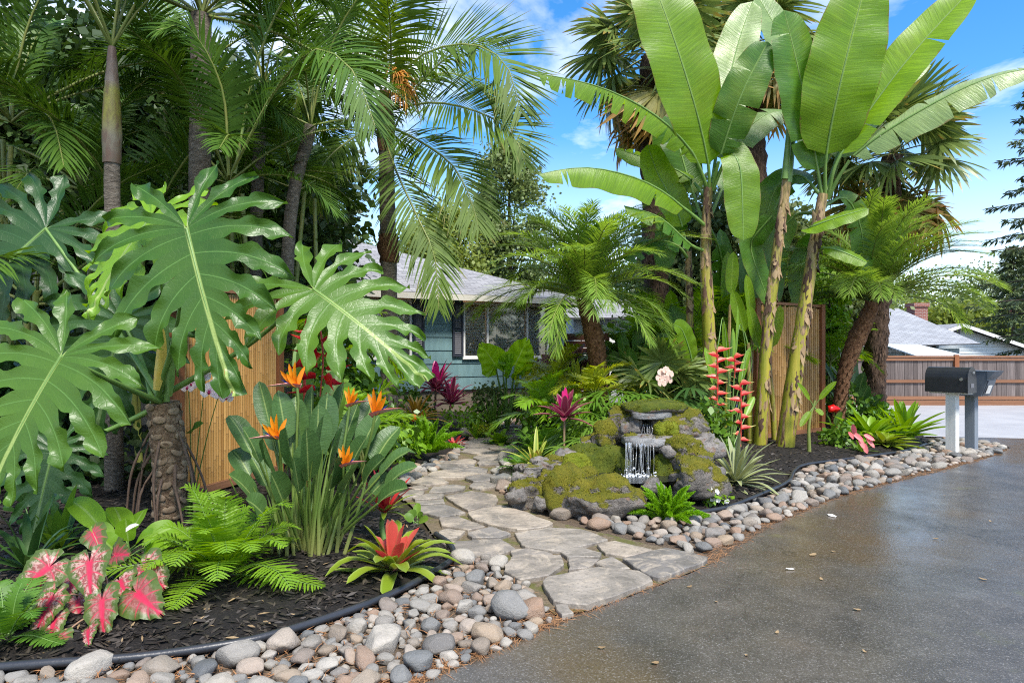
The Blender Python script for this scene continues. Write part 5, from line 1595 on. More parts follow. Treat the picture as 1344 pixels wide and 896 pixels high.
def fan_mesh(mb, L, ns=34, spread=150, Wd=.028, droop=.5, pet=.75, mi=(0, 1)):
    """fan leaf: stalk along +X, then a blade of stiff folded segments whose ends hang"""
    mb.tube([A(0, 0, 0), A(pet * .5, 0, .02), A(pet, 0, 0)], [.014, .010, .008], 6, 5, mi[1])
    a_ = np.radians(np.linspace(-spread, spread, ns)) + rng.normal(0, .02, ns)
    l_ = L * (.80 + .20 * np.cos(a_ * .6)) * (1 + rng.normal(0, .05, ns))
    D = unit(np.stack([np.cos(a_), np.sin(a_), .10 * np.cos(a_ * 2) + rng.normal(0, .03, ns) - .12 * np.abs(np.sin(a_))], -1))
    N = np.tile(A(0, 0, 1), (ns, 1)) + np.stack([np.zeros(ns), np.zeros(ns), np.zeros(ns)], -1)
    N = unit(N + np.cross(D, UP) * rng.normal(0, .35, ns)[:, None])
    mb.leaflets(np.tile(A(pet, 0, 0), (ns, 1)), D, N, l_, Wd, droop * (1 + rng.normal(0, .35, ns)), 6, .8, .55, mi[0])
def fan_variants(m, droop, n=3):
    out = []
    for i in range(n):
        mb = MB(); fan_mesh(mb, .62 * (1 + .1 * i), 36, 140, droop=droop); o = mb.build('fan_leaf', [M[m], M['rachis']]); out.append(o.data); bpy.data.objects.remove(o)
    return out
FANS, FANS_OLD = fan_variants('fan', .40), fan_variants('fan_old', .7)
def windmill(label, base_, top, r_, n, nold, seed, scale=1.0, group='windmill palms'):
    rg = np.random.default_rng(seed)
    root = thing('windmill_palm', label, 'palm tree', base_, group)
    base_, top = np.asarray(base_, float), np.asarray(top, float)
    mid_ = (base_ + top) / 2 + A(rg.normal(0, .05), 0, 0)
    tr = tube_obj([base_ - UP * .1, mid_, top], [r_ * .95, r_, r_ * 1.1, r_ * .9], 60, 18, 'trunk', 'bark_fibre', root, .11, seed)
    # ragged fibre and old leaf bases
    mb = MB(); k = 700
    t = rg.random(k); a_ = rg.uniform(0, 6.283, k)
    ctr = catmull([base_, mid_, top], 40)[(t * 40).astype(int)]
    B = ctr + np.stack([np.cos(a_) * r_ * .92, np.sin(a_) * r_ * .92, np.zeros(k)], -1)
    D = unit(np.stack([np.cos(a_) * .45, np.sin(a_) * .45, np.where(rg.random(k) < .5, -1, .9)], -1))
    mb.leaflets(B, D, np.stack([np.cos(a_), np.sin(a_), np.zeros(k)], -1), rg.uniform(.06, .20, k), .012, .1, 2, .2, .6)
    tag(mb.build('fibre', M['bark_fibre'], tr), kind='stuff')
    off = top - base_
    for i in range(n + nold):
        old = i >= n
        e = rg.uniform(-65, -35) if old else 75 - 105 * (i / n) + rg.normal(0, 8)
        az = i * 2.39996 + rg.normal(0, .2)
        o = bpy.data.objects.new('dead_fan_leaf' if old else 'fan_leaf', (FANS_OLD if old else FANS)[i % 3]); COL.objects.link(o); o.parent = root
        o.location = tuple(off + UP * (-.25 if old else .05)); o.rotation_euler = (rg.normal(0, .3), -R(e), az); s = scale * rg.uniform(.85, 1.12); o.scale = (s, s, s)
    return root
def boots(mb, base_, mid_, top, r_, k, seed, L=.06, lean=.8, w_=.022):
    rg = np.random.default_rng(seed)
    cen = catmull([base_, mid_, top], 60)
    for i in range(k):
        t = i / k; a_ = i * 2.39996
        q = cen[int(t * 60)] + A(math.cos(a_), math.sin(a_), 0) * r_ * .9
        d_ = unit(A(math.cos(a_) * .55, math.sin(a_) * .55, lean))
        mb.blade([q, q + d_ * L * .5, q + d_ * L * rg.uniform(.7, 1.4) + A(math.cos(a_), math.sin(a_), 0) * .012], w_, lambda x: 1 - .55 * x, A(math.cos(a_), math.sin(a_), -.2), 2, 1, -.5)
def date_palm(label, base_, mid_, top, r_, variants, n, seed, scale, group='pygmy date palms'):
    root = thing('pygmy_date_palm', label, 'palm tree', base_, group)
    tr = tube_obj([np.asarray(base_) - UP * .1, mid_, top], [r_ * .95, r_ * .9, r_ * 1.05, r_ * 1.3, r_ * 1.0], 40, 14, 'trunk', 'bark_date', root, .06, seed)
    mb = MB(); boots(mb, base_, mid_, top, r_ * 1.0, 170, seed, .10); tag(mb.build('leaf_bases', M['bark_date'], tr), kind='stuff')
    crown(root, np.asarray(top) + UP * .02, variants, n, scale, seed)
    return root
def pinnate_palm(name, label, base_, mid_, top, r_, m, variants, n, seed, scale, shaft=None, group=None, azr=None, trunk=True):
    root = thing(name, label, 'palm tree', base_, group)
    if trunk:
        tube_obj([np.asarray(base_) - UP * .1, mid_, top], [r_ * 1.15, r_, r_ * .95, r_ * .9], 40, 14, 'trunk', m, root, .025, seed)
    if shaft:
        tube_obj([np.asarray(top), np.asarray(top) + UP * shaft * .5, np.asarray(top) + UP * shaft], [r_ * 1.05, r_ * 1.16, r_ * 1.0, r_ * .75, r_ * .45], 18, 14, 'crownshaft', 'crownshaft', root, .02, seed)
    crown(root, np.asarray(top) + UP * (shaft or 0), variants, n, scale, seed, azr=azr)
    return root
def px_frond(root, pts, nl, Lm, Wm, up, mats=('queen', 'rachis'), **kw):
    mb = MB(); mb.frond(pxs(*pts), nl, Lm, Wm, up=np.asarray(up, float), **kw); return mb.build('frond', [M[mats[0]], M[mats[1]]], root)

# ---- leafy masses
def foliage(mb, c, rad, nclump, per, size, asp=.45, seed=0, cr=.28, shell=.55, up=.35, jitter=1.0):
    rg = np.random.default_rng(seed)
    c = np.asarray(c, float); rad = np.asarray(rad, float)
    d_ = unit(rg.standard_normal((nclump, 3)))
    rr = shell + (1 - shell) * rg.random(nclump) ** .5
    cc = c + d_ * rad * rr[:, None]
    n = nclump * per
    cen = np.repeat(cc, per, 0)
    off = rg.standard_normal((n, 3)) * rad.mean() * cr * np.repeat(rg.uniform(.6, 1.3, nclump), per)[:, None] * A(1, 1, .75)
    B = cen + off
    D = unit(rg.standard_normal((n, 3)) + unit(B - c) * .8 - UP * .25)
    N = unit(rg.standard_normal((n, 3)) * .6 + UP * up + unit(B - c) * .4)
    L = size * rg.uniform(.6, 1.3, n)
    mb.leaflets(B, D, N, L, L * asp, .15, 2, .5, .5, rnd=np.clip(np.repeat(rg.random(nclump), per) * .7 + rg.random(n) * .3, 0, 1))
def tree(name, label, cat, base_, h, rad, m, nclump, per, size, seed, zc=.62, tr=.16, group=None, asp=.45, limbs=7, cr=.22, trunkm='bark_tree'):
    rg = np.random.default_rng(seed)
    base_ = np.asarray(base_, float)
    root = thing(name, label, cat, base_, group)
    c = base_ + UP * h * zc
    top = base_ + UP * h * .85
    mb = MB(); mb.tube([base_ - UP * .15, base_ + UP * h * .4 + A(rg.normal(0, .1), 0, 0), top], [tr, tr * .7, tr * .2], 12, 9, bump=.06)
    for i in range(limbs):
        a_ = rg.uniform(0, 6.28); z0 = h * rg.uniform(.3, .7)
        q = base_ + UP * z0; e_ = c + A(math.cos(a_) * rad[0] * .75, math.sin(a_) * rad[1] * .75, rg.uniform(-.3, .6) * rad[2])
        mb.tube([q, (q + e_) / 2 + UP * .2, e_], [tr * .4, tr * .25, tr * .08], 6, 6)
    mb.build('trunk', M[trunkm], root)
    mb = MB(); foliage(mb, c, rad, nclump, per, size, asp, seed, cr); mb.build('crown', M[m], root)
    return root
def conifer(label, base_, h, rad, m, nb, per, seed, group=None, size=.28, zmin=.08):
    rg = np.random.default_rng(seed)
    base_ = np.asarray(base_, float)
    root = thing('fir_tree', label, 'tree', base_, group)
    mb = MB(); mb.tube([base_ - UP * .2, base_ + UP * h * .5, base_ + UP * h], [h * .018, h * .011, .02], 12, 8, bump=.05)
    Bs, Ds, Ls = [], [], []
    for i in range(nb):
        t = zmin + (1 - zmin) * (i / nb) ** .85
        a_ = i * 2.39996 + rg.normal(0, .25)
        l_ = rad * (1 - t) ** .75 * rg.uniform(.65, 1.15) + .15
        q = base_ + UP * h * t
        e_ = q + A(math.cos(a_), math.sin(a_), -.10 + .35 * t) * l_ - UP * l_ * .12
        C = [q, (q + e_) / 2 + UP * l_ * .05, e_ + UP * l_ * .06]
        mb.tube(C, [.02 + l_ * .008, .006], 4, 4)
        pc = catmull(C, 20)
        tt = rg.uniform(.12, 1, per)
        side = A(-math.sin(a_), math.cos(a_), 0)
        b_ = pc[(tt * 20).astype(int)]
        w_ = (l_ * .30 * (1 - tt) + .10)
        b_ = b_ + side * (rg.uniform(-1, 1, per) * w_)[:, None] - UP * rg.uniform(0, .10, per)[:, None]
        Bs.append(b_); Ds.append(unit(A(math.cos(a_), math.sin(a_), -.35) + rg.normal(0, .45, (per, 3)))); Ls.append(size * rg.uniform(.5, 1.2, per))
    mb.build('trunk', M['bark_tree'], root)
    mb = MB(); B = np.concatenate(Bs); k = len(B)
    mb.leaflets(B, np.concatenate(Ds), unit(rg.normal(0, .5, (k, 3)) + UP), np.concatenate(Ls), np.concatenate(Ls) * .16, .2, 2, .3, .5); mb.build('crown', M[m], root)
    return root
def shrub(name, label, cat, c_px, Y, wpx, hpx, m, n=400, size=.10, seed=0, asp=.4, group=None, stems=6):
    """leafy shrub filling a patch of the photograph at depth Y, rooted in the bed"""
    c = P(c_px[0], c_px[1], Y)
    b_ = at_depth(c_px[0], Y)
    root = thing(name, label, cat, b_, group)
    rx, rz = wpx / 2 * Y / F, hpx / 2 * Y / F
    rg = np.random.default_rng(seed)
    mb = MB()
    for i in range(stems):
        a_ = rg.uniform(0, 6.28)
        e_ = c + A(math.cos(a_) * rx * .6, math.sin(a_) * rx * .4, rg.uniform(-.2, .6) * rz)
        mb.tube([b_ - UP * .03, (b_ + e_) / 2 + A(rg.normal(0, .03), 0, 0), e_], [.012, .008, .004], 5, 5)
    mb.build('stem', M['stem_green'], root)
    mb = MB(); nc = max(8, n // 18)
    foliage(mb, c, (rx, rx * .7, rz), nc, 18, size, asp, seed, .30, .3); mb.build('foliage', M[m], root)
    return root
def fern(label, base_, n, L, m, seed, nl=24, W=.24, el=(12, 70), name='fern', group=None, wp_=.016, dr=.55, serr=.35, extra=()):
    rg = np.random.default_rng(seed)
    base_ = np.asarray(base_, float)
    root = thing(name, label, 'fern', base_, group)
    for i in range(n + len(extra)):
        e = R(el[0] + (el[1] - el[0]) * (i / max(n - 1, 1))) + rg.normal(0, .06); az = i * 2.39996 + rg.normal(0, .2)
        l_ = L * rg.uniform(.75, 1.1)
        if i >= n: az, e, l_ = extra[i - n]; az, e = R(az), R(e)
        d1 = dirv(az, e)
        C = [base_ + dirv(az, 0) * .02, base_ + d1 * l_ * .45, base_ + d1 * l_ * .8 - UP * dr * l_ * .18, base_ + d1 * l_ * 1.0 - UP * dr * l_ * .48]
        for q in C[2:]: q[2] = max(q[2], gz(q[0], q[1]) + .03)
        mb = MB(); mb.frond(C, nl, W * l_, wp_, up=UP, a0=84, a1=55, vee=.12, droop=.12, start=.14, rr=.0045, la=.28, lb=.62, n=10 if serr else 4, jit=.05, serr=serr, ta=.2, tb=.6)
        mb.build('frond', [M[m], M['stem_green']], root)
    return root
def foxtail(label, base_, n, L, seed, r_=.035, nb=420, el=(5, 78), m='foxtail', name='foxtail_fern', group='foxtail ferns'):
    rg = np.random.default_rng(seed)
    base_ = np.asarray(base_, float)
    root = thing(name, label, 'fern', base_, group)
    for i in range(n):
        e = R(el[0] + (el[1] - el[0]) * ((i + .5) / n)) + rg.normal(0, .08); az = i * 2.39996 + rg.normal(0, .2)
        l_ = L * rg.uniform(.7, 1.15); d1 = dirv(az, e)
        C = [base_ + dirv(az, 0) * .02, base_ + d1 * l_ * .5 + UP * .02, base_ + d1 * l_ * .92 - UP * l_ * .10]
        if C[2][2] < base_[2] + .03: C[2][2] = base_[2] + .03
        p = catmull(C, 40); T = tangents(p)
        t = rg.random(nb); idx = (t * 40).astype(int)
        rad = r_ * np.minimum(1, np.minimum(t * 6 + .25, (1 - t) * 2.6 + .15))
        S = unit(np.cross(T[idx], UP + A(.01, .02, 0))); N = np.cross(S, T[idx])
        a_ = rg.uniform(0, 6.283, nb)
        D = unit(S * np.cos(a_)[:, None] + N * np.sin(a_)[:, None] + T[idx] * .9)
        mb = MB(); mb.tube(p[::8], [.006, .004], 5, 4, 0)
        mb.leaflets(p[idx], D, rg.standard_normal((nb, 3)), rad * 1.25, .0042, .05, 2, .3, .4)
        mb.build('plume', M[m], root)
    return root
def paddle(root, base_, tip, w_, m, nh, stalk=.45, sm='strel_stalk', bow=.0, sr=.012, fold=.28, nseg=10, part='leaf', up_=0.2, prof=None, wave=.03):
    base_, tip = np.asarray(base_, float), np.asarray(tip, float)
    d_ = tip - base_
    k = base_ + d_ * stalk + UP * bow * np.linalg.norm(d_) * .5
    mb = MB(); mb.tube([base_, (base_ + k) / 2 + UP * bow * .1, k], [sr, sr * .8, sr * .6], 6, 6, 1)
    mb.blade([k - (tip - k) * .02, (k + tip) / 2 + UP * bow * np.linalg.norm(d_) * .25, tip], w_, prof or pf(.45, .5), nh, nseg, 2, fold, wave=wave, wf=2)
    return mb.build(part, [M[m], M[sm]], root)
def bract(mb, q, d_, L, w_, nh, mi=0):
    mb.blade([q, q + d_ * L * .5, q + d_ * L + UP * L * .12], w_, lambda t: np.maximum(1 - t ** 1.4, 0) * (.55 + .45 * np.sin(np.pi * np.clip(t * 1.6, 0, 1))), nh, 6, 1, .95, mi=mi, base=.6)

# ------------------------------------------------------------------ 1. tree philodendron (left foreground)
pb = at_depth(222, 5.6)
philo = thing('tree_philodendron', 'large tree philodendron with huge lobed leaves and scarred trunk', 'plant', pb)
pc = P(214, 528, 5.5)
pts = [pb - UP * .05, (pb + pc) / 2 + A(.03, 0, 0), pc]
tr = tube_obj(pts, [.13, .125, .135, .12], 40, 18, 'trunk', 'bark_philo', philo, .03, 2)
cen = catmull(pts, 30)
v8, f8 = ICO2
scar = (lambda mb: (mb.add(v8 * A(.052, .0075, .032), f8), mb.build('leaf_scar', M['scar']))[1])(MB())
scar_me = scar.data; bpy.data.objects.remove(scar)
for i in range(64):
    a_ = i * 2.39996; q = cen[int(i / 64 * 30)] + A(math.cos(a_) * .126, math.sin(a_) * .126, 0)
    o = bpy.data.objects.new('leaf_scar', scar_me); COL.objects.link(o); o.parent = tr
    o.location = tuple(q - world_loc(philo)); o.rotation_euler = (rng.normal(0, .25), rng.normal(0, .3), a_ + math.pi / 2)
for i in range(16):
    a_ = rng.uniform(0, 6.28); q = cen[int(rng.uniform(4, 26))] + A(math.cos(a_) * .11, math.sin(a_) * .11, 0)
    e_ = A(q[0] + math.cos(a_) * rng.uniform(.03, .30), q[1] + math.sin(a_) * rng.uniform(.03, .25), 0); e_[2] = gz(e_[0], e_[1]) - .02
    tube_obj([q, (q + e_) / 2 + A(math.cos(a_) * .035 + rng.normal(0, .02), math.sin(a_) * .035, .03), e_], [rng.uniform(.008, .016), .010, .008], 10, 6, 'aerial_root', 'root', philo, .05, i)
LEAVES = [  # joint, tip, facing, material, width
    ((245, 300, 4.75), (285, 480, 4.45), (-.1, -.86, .5), 'philo', .95, 5),
    ((80, 468, 4.35), (-30, 640, 4.05), (.05, -.85, .52), 'philo', 1.02, 9),
    ((412, 380, 5.3), (536, 468, 4.95), (.05, -.80, .6), 'philo', .95, 14),
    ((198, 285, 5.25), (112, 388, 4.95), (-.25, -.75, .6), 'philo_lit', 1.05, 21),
    ((60, 300, 6.2), (-60, 400, 5.9), (.3, -.75, .6), 'philo_dark', 1.15, 25),
    ((160, 420, 5.9), (120, 560, 5.8), (.2, -.9, .3), 'philo_dark', 1.0, 29),
    ((70, 590, 5.2), (40, 700, 5.0), (.3, -.8, .5), 'philo_dark', .9, 37),
]
for (j, t_, nh, m, w_, sd) in LEAVES:
    att, tip = P(*j), P(*t_)
    L_ = np.linalg.norm(tip - att)
    big = (lambda mb: big_leaf(mb, att, tip, A(*nh), w_ * 1.03, 9, .68, None, .12, .05, .20, sd, 30, 11, cup=.05, corr=.022))
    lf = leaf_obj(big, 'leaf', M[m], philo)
    b0 = pc + UP * rng.uniform(-.02, .06) + A(rng.uniform(-.06, .06), -.04, 0)
    mid_ = b0 * .45 + att * .55 - UP * .10 * L_ + A(0, .1, .05)
    mb = MB(); mb.tube([b0, mid_, att], [.026, .020, .013], 14, 8); mb.tube([att, att * .5 + tip * .5 - unit(A(*nh)) * .034 * L_, att * .12 + tip * .88 - unit(A(*nh)) * .112 * L_], [.012, .007, .001], 8, 6)
    mb.build('leaf_stalk', M['stem_green'], lf)
mb = MB(); q0, q1 = P(204, 512, 5.35), P(212, 425, 5.3); mb.blade([q0, (q0 + q1) / 2 + A(.01, 0, 0), q1], .05, pf(.4, .6), A(0, -1, 0), 8, 2, -.5, base=.6); mb.build('leaf_sheath', M['sheath'], philo)
mb = MB(); q0, q1 = P(222, 520, 5.35), P(226, 440, 5.3); mb.blade([q0, (q0 + q1) / 2, q1], .035, pf(.4, .6), A(0, -1, 0), 8, 2, -.5, base=.6); mb.build('leaf_sheath', M['stem_green'], philo)

# ------------------------------------------------------------------ 2. orchid in front of the screen
ob = at_depth(250, 5.75)
orc = thing('moth_orchid', 'pale pink moth orchid blooms in front of bamboo canes', 'orchid', ob)
def orchid_flower(root, q, s, nh, m='orchid', lip='orchid_lip'):
    nh = unit(np.asarray(nh, float)); sx = unit(np.cross(UP, nh)); sy = np.cross(nh, sx)
    mb = MB()
    for a_, l_, w_ in ((90, 1, .42), (210, .95, .40), (330, .95, .40), (15, 1.0, .62), (165, 1.0, .62)):
        d_ = sx * math.cos(R(a_)) + sy * math.sin(R(a_))
        mb.blade([q, q + d_ * s * .5 * l_ + nh * s * .06, q + d_ * s * l_], s * w_, pf(.5, .35), nh, 5, 1, .12)
    o = mb.build('flower', M[m], root)
    mb = MB(); v, f = ICO2; mb.add(v * s * A(.16, .16, .22) + q + nh * s * .18 - UP * s * .16, f); mb.build('lip', M[lip], o)
for (x, y, s) in ((267, 493, .052), (275, 513, .062), (289, 516, .055), (283, 505, .045), (302, 505, .050), (297, 521, .048), (252, 503, .05), (246, 508, .045), (309, 507, .035)):
    q = P(x, y, 5.55 + rng.uniform(-.05, .05)); orchid_flower(orc, q, s * 1.25, A(rng.uniform(-.3, .3), -1, rng.uniform(-.1, .2)), 'orchid' if x < 298 else 'white_petal')
for tx, ty in ((250, 500), (300, 503), (275, 495)):
    tube_obj([ob, P((tx + 250) / 2, 560, 5.65), P(tx - 4, ty - 8, 5.6), P(tx, ty, 5.58)], [.006, .005, .004, .003], 12, 5, 'flower_stem', 'stem_green', orc)
for a_, l_ in ((-.3, .32), (.5, .35), (2.6, .3), (3.6, .34), (-1.4, .3)):
    mb = MB(); d_ = dirv(a_, .5); mb.blade([ob, ob + d_ * l_ * .6, ob + d_ * l_ - UP * .08], .05, pf(.3, .4), UP, 6, 1, .25); mb.build('leaf', M['bush'], orc)
mb = MB(); q = P(252, 562, 5.6); mb.blade([q + A(-.05, .1, -.05), q, q + A(.12, -.05, .05)], .05, pf(.3, .4), A(0, -.7, .7), 6, 1, .2); mb.build('leaf', M['bush'], orc)

# ------------------------------------------------------------------ 3. bird of paradise clump
sb = at_depth(402, 4.75)
strel = thing('bird_of_paradise', 'bird of paradise clump with orange flowers above grey green leaves', 'plant', sb)
rs = np.random.default_rng(3)
TIPS = [(300, 545, .3), (318, 560, -.2), (300, 622, -.3), (322, 655, -.35), (340, 500, .35), (365, 512, .1), (388, 520, .3), (410, 505, .4), (430, 515, .2), (452, 500, .4), (470, 530, .3), (498, 545, .2), (525, 560, .25), (540, 590, .1), (548, 612, -.2), (535, 640, -.35), (345, 575, -.25), (375, 560, -.3), (402, 560, -.35), (425, 545, -.2), (450, 560, -.3), (482, 572, -.2), (505, 600, -.35), (330, 600, .1), (355, 620, -.45), (385, 600, -.45), (440, 600, -.45), (470, 610, -.4), (352, 535, .3), (495, 515, .45), (418, 530, .1), (305, 590, .25), (515, 625, .1), (380, 545, .2), (400, 580, .0)]
for i, (x, y, dy) in enumerate(TIPS):
    tip = P(x, y, 4.72 + dy)
    b0 = sb + A((x - 415) / 120 * .12 + rs.normal(0, .03), rs.uniform(-.10, .10), 0)
    b0[2] = gz(b0[0], b0[1])
    side = (x - 412) / 130
    nh = unit(A(-side * .5 + rs.normal(0, .65), -.7 + rs.normal(0, .3), .45 + abs(side) * .5 + rs.normal(0, .2)))
    paddle(strel, b0, tip, rs.uniform(.072, .105), 'strel', nh, rs.uniform(.60, .72), bow=-.05 + .16 * abs(side), sr=.013, fold=.42)
for i in range(44):
    b0 = sb + A(rs.normal(0, .12), rs.normal(0, .09) - .05, 0); b0[2] = gz(b0[0], b0[1]) - .01
    e_ = b0 + A((b0[0] - sb[0]) * .7 + rs.normal(0, .04), rs.normal(-.02, .08), rs.uniform(.35, .75))
    mb = MB(); mb.blade([b0, (b0 + e_) / 2 + A(rs.normal(0, .02), 0, 0), e_], .014, lambda t: 1 - .75 * t ** 2, A(rs.normal(0, .5), -1, .1), 6, 1, -.5); mb.build('stalk', M['strel_stalk'], strel)
def strel_flower(q, s, side, tilt=.25):
    """orange sepals standing out of a beak that points sideways"""
    bd = unit(A(side, -.25, tilt)); up_ = unit(A(-side * .12, -.1, 1))
    mb = MB(); mb.blade([q - bd * .10 * s - UP * .05 * s, q + bd * .25 * s, q + bd * 1.0 * s], .21 * s, lambda t: np.maximum(1 - t ** 1.5, 0), up_, 8, 2, .95, base=.7)
    fl = mb.build('beak', M['spathe'], strel)
    for k, (a_, l_, dy) in enumerate(((.12, .92, -.1), (.42, .85, .1), (.78, .80, -.15), (-.22, .75, .15), (.60, .62, -.3))):
        d_ = unit(bd * math.sin(a_) + up_ * math.cos(a_) + A(0, dy, 0))
        mb = MB(); mb.blade([q, q + d_ * l_ * s * .5 + bd * .03 * s, q + d_ * l_ * s], .085 * s, pf(.45, .6), A(.2 * k - .4, -1, .1), 6, 1, .45, base=.3); mb.build('sepal', M['orange'], fl)
    mb = MB(); d_ = unit(bd + up_ * .45); mb.blade([q, q + d_ * .3 * s, q + d_ * .6 * s], .022 * s, pf(.5, .4), A(0, -1, 0), 4, 1, .3); mb.build('tongue', M['blue'], fl)
    return q
for (x, y, side, s, dy) in ((366, 576, -1, .195, -.15), (390, 508, -1, .21, .1), (452, 612, 1, .165, -.35), (492, 545, 1, .21, -.1), (459, 533, 1, .165, .2)):
    q = P(x, y, 4.7 + dy); strel_flower(q, s, side, .05 if side < 0 else .28)
    b0 = sb + A((x - 412) / 130 * .12, 0, 0)
    tube_obj([b0, b0 * .5 + q * .5 + A((x - 412) / 900, 0, .05), q - UP * .07 + A(-side * .01, 0, 0), q], [.012, .010, .009, .011], 10, 6, 'flower_stem', 'strel_stalk', strel)

# ------------------------------------------------------------------ 4. red heliconia behind
rb = at_depth(405, 5.9)
rh = thing('red_heliconia', 'red heliconia cluster hanging between bamboo screen and palm trunk', 'plant', rb)
tube_obj([rb, P(400, 520, 5.9), P(402, 420, 5.8), P(418, 425, 5.7), P(424, 470, 5.6), P(420, 520, 5.6)], [.02, .016, .013, .012, .009, .006], 30, 6, 'flower_stem', 'stem_red', rh)
for i, (x, y, dx, dz) in enumerate(((418, 440, -1, .1), (425, 450, 1, .2), (416, 463, -1, .0), (428, 470, 1, .15), (417, 482, -1, -.05), (430, 486, 1, .1), (415, 496, -1, -.1), (429, 505, 1, .0), (414, 512, -1, -.2), (424, 520, .6, -.6), (422, 465, -.4, -.7), (426, 493, .4, -.6), (410, 450, -1, .3), (434, 462, .9, -.4), (408, 474, -.8, -.4))):
    mb = MB(); q = P(x, y, 5.6 + rng.uniform(-.08, .08)); bract(mb, q, unit(A(dx, -.3, dz)), rng.uniform(.18, .25), .075, A(0, -.4, 1)); mb.build('bract', M['heli_red'], rh)
for i, (x, y) in enumerate(((392, 450), (445, 480), (378, 540), (430, 545), (452, 515), (385, 580), (400, 430), (410, 560))):
    tip = P(x, y, 6.3 + rng.uniform(-.2, .3)); paddle(rh, rb + A(rng.normal(0, .06), rng.normal(0, .06), 0), tip, .075, 'bush', unit(A(rng.normal(0, .4), -.8, .5)), .55, 'stem_green', .1, .009)
shrub('climbing_ivy', 'dense small leaved ivy around the red heliconia and screen post', 'plant', (412, 520), 7.9, 60, 190, 'bush', 900, .07, 12, .5)

# ------------------------------------------------------------------ 5. ferns, caladium, small plants of the left bed
fb = base(292, 752)
fern('bright green sword fern arching over the mulch beside the caladium', fb, 19, .74, 'fern', 5, 26, .27, (4, 82), wp_=.0105, dr=.6, extra=((-95, 38, .66), (-70, 30, .62), (-120, 34, .60), (-48, 42, .64), (-140, 45, .62), (-85, 58, .6), (-20, 40, .6), (-165, 40, .6)))
fb2 = base(8, 835)
fern('dark green fern low against the caladium leaves', fb2, 12, .42, 'fern_dark', 8, 20, .26, (15, 70), wp_=.010)
cb_ = base(128, 812)
cal = thing('caladium', 'pink and green spotted caladium with red veined heart leaves', 'plant', cb_)
heart = lambda u: np.interp(u, [0, .08, .25, .4, .6, .8, 1], [.42, .53, .59, .58, .50, .36, .17])
for i, (jx, jy, tx, ty, Y, w_) in enumerate(((64, 744, 14, 782, 3.75, 1.05), (118, 738, 116, 786, 3.65, 1.0), (190, 745, 212, 770, 3.85, 1.15), (68, 785, 42, 832, 3.55, 1.0), (157, 762, 166, 778, 3.8, 1.1), (102, 788, 106, 820, 3.7, 1.0), (134, 788, 133, 832, 3.55, 1.0), (180, 778, 208, 804, 3.65, 1.1), (72, 812, 60, 850, 3.5, .95), (76, 838, 72, 866, 3.4, 1.0), (116, 826, 114, 844, 3.45, 1.0), (150, 728, 166, 726, 4.1, 1.0), (122, 700, 132, 722, 4.1, .8), (97, 752, 90, 780, 3.9, 1.0), (152, 800, 164, 814, 3.8, 1.0))):
    att, tip = P(jx, jy, Y), P(tx, ty, Y - .10)
    nh = unit(A(rng.normal(0, .12), -.85, .5))
    mb = MB(); big_leaf(mb, att, tip, nh, w_ * 1.0, 6, .0, heart, .12, .03, 0, i, 6, 8, .12, .025, .40, 172)
    lf = mb.build('leaf', M['caladium'], cal)
    b0 = cb_ + A(rng.normal(0, .05), rng.normal(.05, .05), 0)
    mb = MB(); mb.tube([b0, b0 * .4 + att * .6 + A(0, .06, .03), att + A(0, .004, 0)], [.006, .005, .004], 8, 5); mb.build('leaf_stalk', M['stem_pink'], lf)
def leafy(name, label, b_, tips, w_, m, seed, stalk=.5, fold=.25, cat='plant', sm='stem_green', sr=.006):
    root = thing(name, label, cat, b_)
    rg = np.random.default_rng(seed)
    for (x, y, Y) in tips:
        tip = P(x, y, Y)
        paddle(root, b_ + A(rg.normal(0, .03), rg.normal(0, .03), 0), tip, w_ * rg.uniform(.8, 1.15), m, unit(A(rg.normal(0, .3), -.6, .75)), stalk, sm, .12, sr, fold, part='leaf')
    return root
gl = leafy('peace_lily', 'glossy green leafy plant behind the caladium with a pale bud', base(168, 735), [(92, 655, 4.7), (120, 690, 4.5), (232, 690, 4.6), (150, 665, 4.9), (190, 668, 4.9), (228, 712, 4.4), (215, 720, 4.3), (128, 705, 4.3), (200, 700, 4.3), (165, 680, 4.4), (110, 672, 4.8), (245, 700, 4.8)], .075, 'bush_bright', 4, .42)
mb = MB(); q = P(165, 698, 4.25); mb.blade([q, q + A(.03, 0, .02), q + A(.09, -.01, .05)], .025, pf(.4, .5), A(0, -.7, .7), 6, 1, .8); mb.build('bud', M['white_petal'], gl)
rosette('bromeliad', 'dark green strap leaved bromeliad behind the caladium by the frame', 'bromeliad', base(38, 748), 22, .48, .028, 'grass_dark', (10, 75), .4, seed=3)
rosette('bromeliad', 'broad leaved olive bromeliad under the dark philodendron leaf', 'bromeliad', base(75, 722), 16, .40, .035, 'grass_green', (25, 80), .3, seed=5)
leafy('aspidistra', 'dark upright leafy plant below the left philodendron leaf', at_depth(45, 5.6), [(20, 640, 5.5), (50, 660, 5.4), (75, 650, 5.5), (30, 690, 5.3), (60, 700, 5.3), (5, 670, 5.4), (95, 690, 5.4), (100, 640, 5.8), (10, 610, 5.8)], .06, 'philo_dark', 7, .45)
rosette('bromeliad', 'large bromeliad with coral pink heart on the mulch by the pipe', 'bromeliad', base(516, 750), 26, .46, .046, 'brom_green', (2, 64), .55, .28, prof=pf(.22, .30), inner='brom_pink', ninner=11, Lin=.66, Win=.046, seed=9, elin=(48, 84))
rosette('bromeliad', 'small scarlet bromeliad between the bird of paradise and path', 'bromeliad', at_depth(505, 5.1), 12, .26, .022, 'brom_green', (5, 50), .35, inner='brom_red', ninner=14, Lin=1.15, Win=.020, seed=12, elin=(35, 85), stem=.20, stemr=.02)
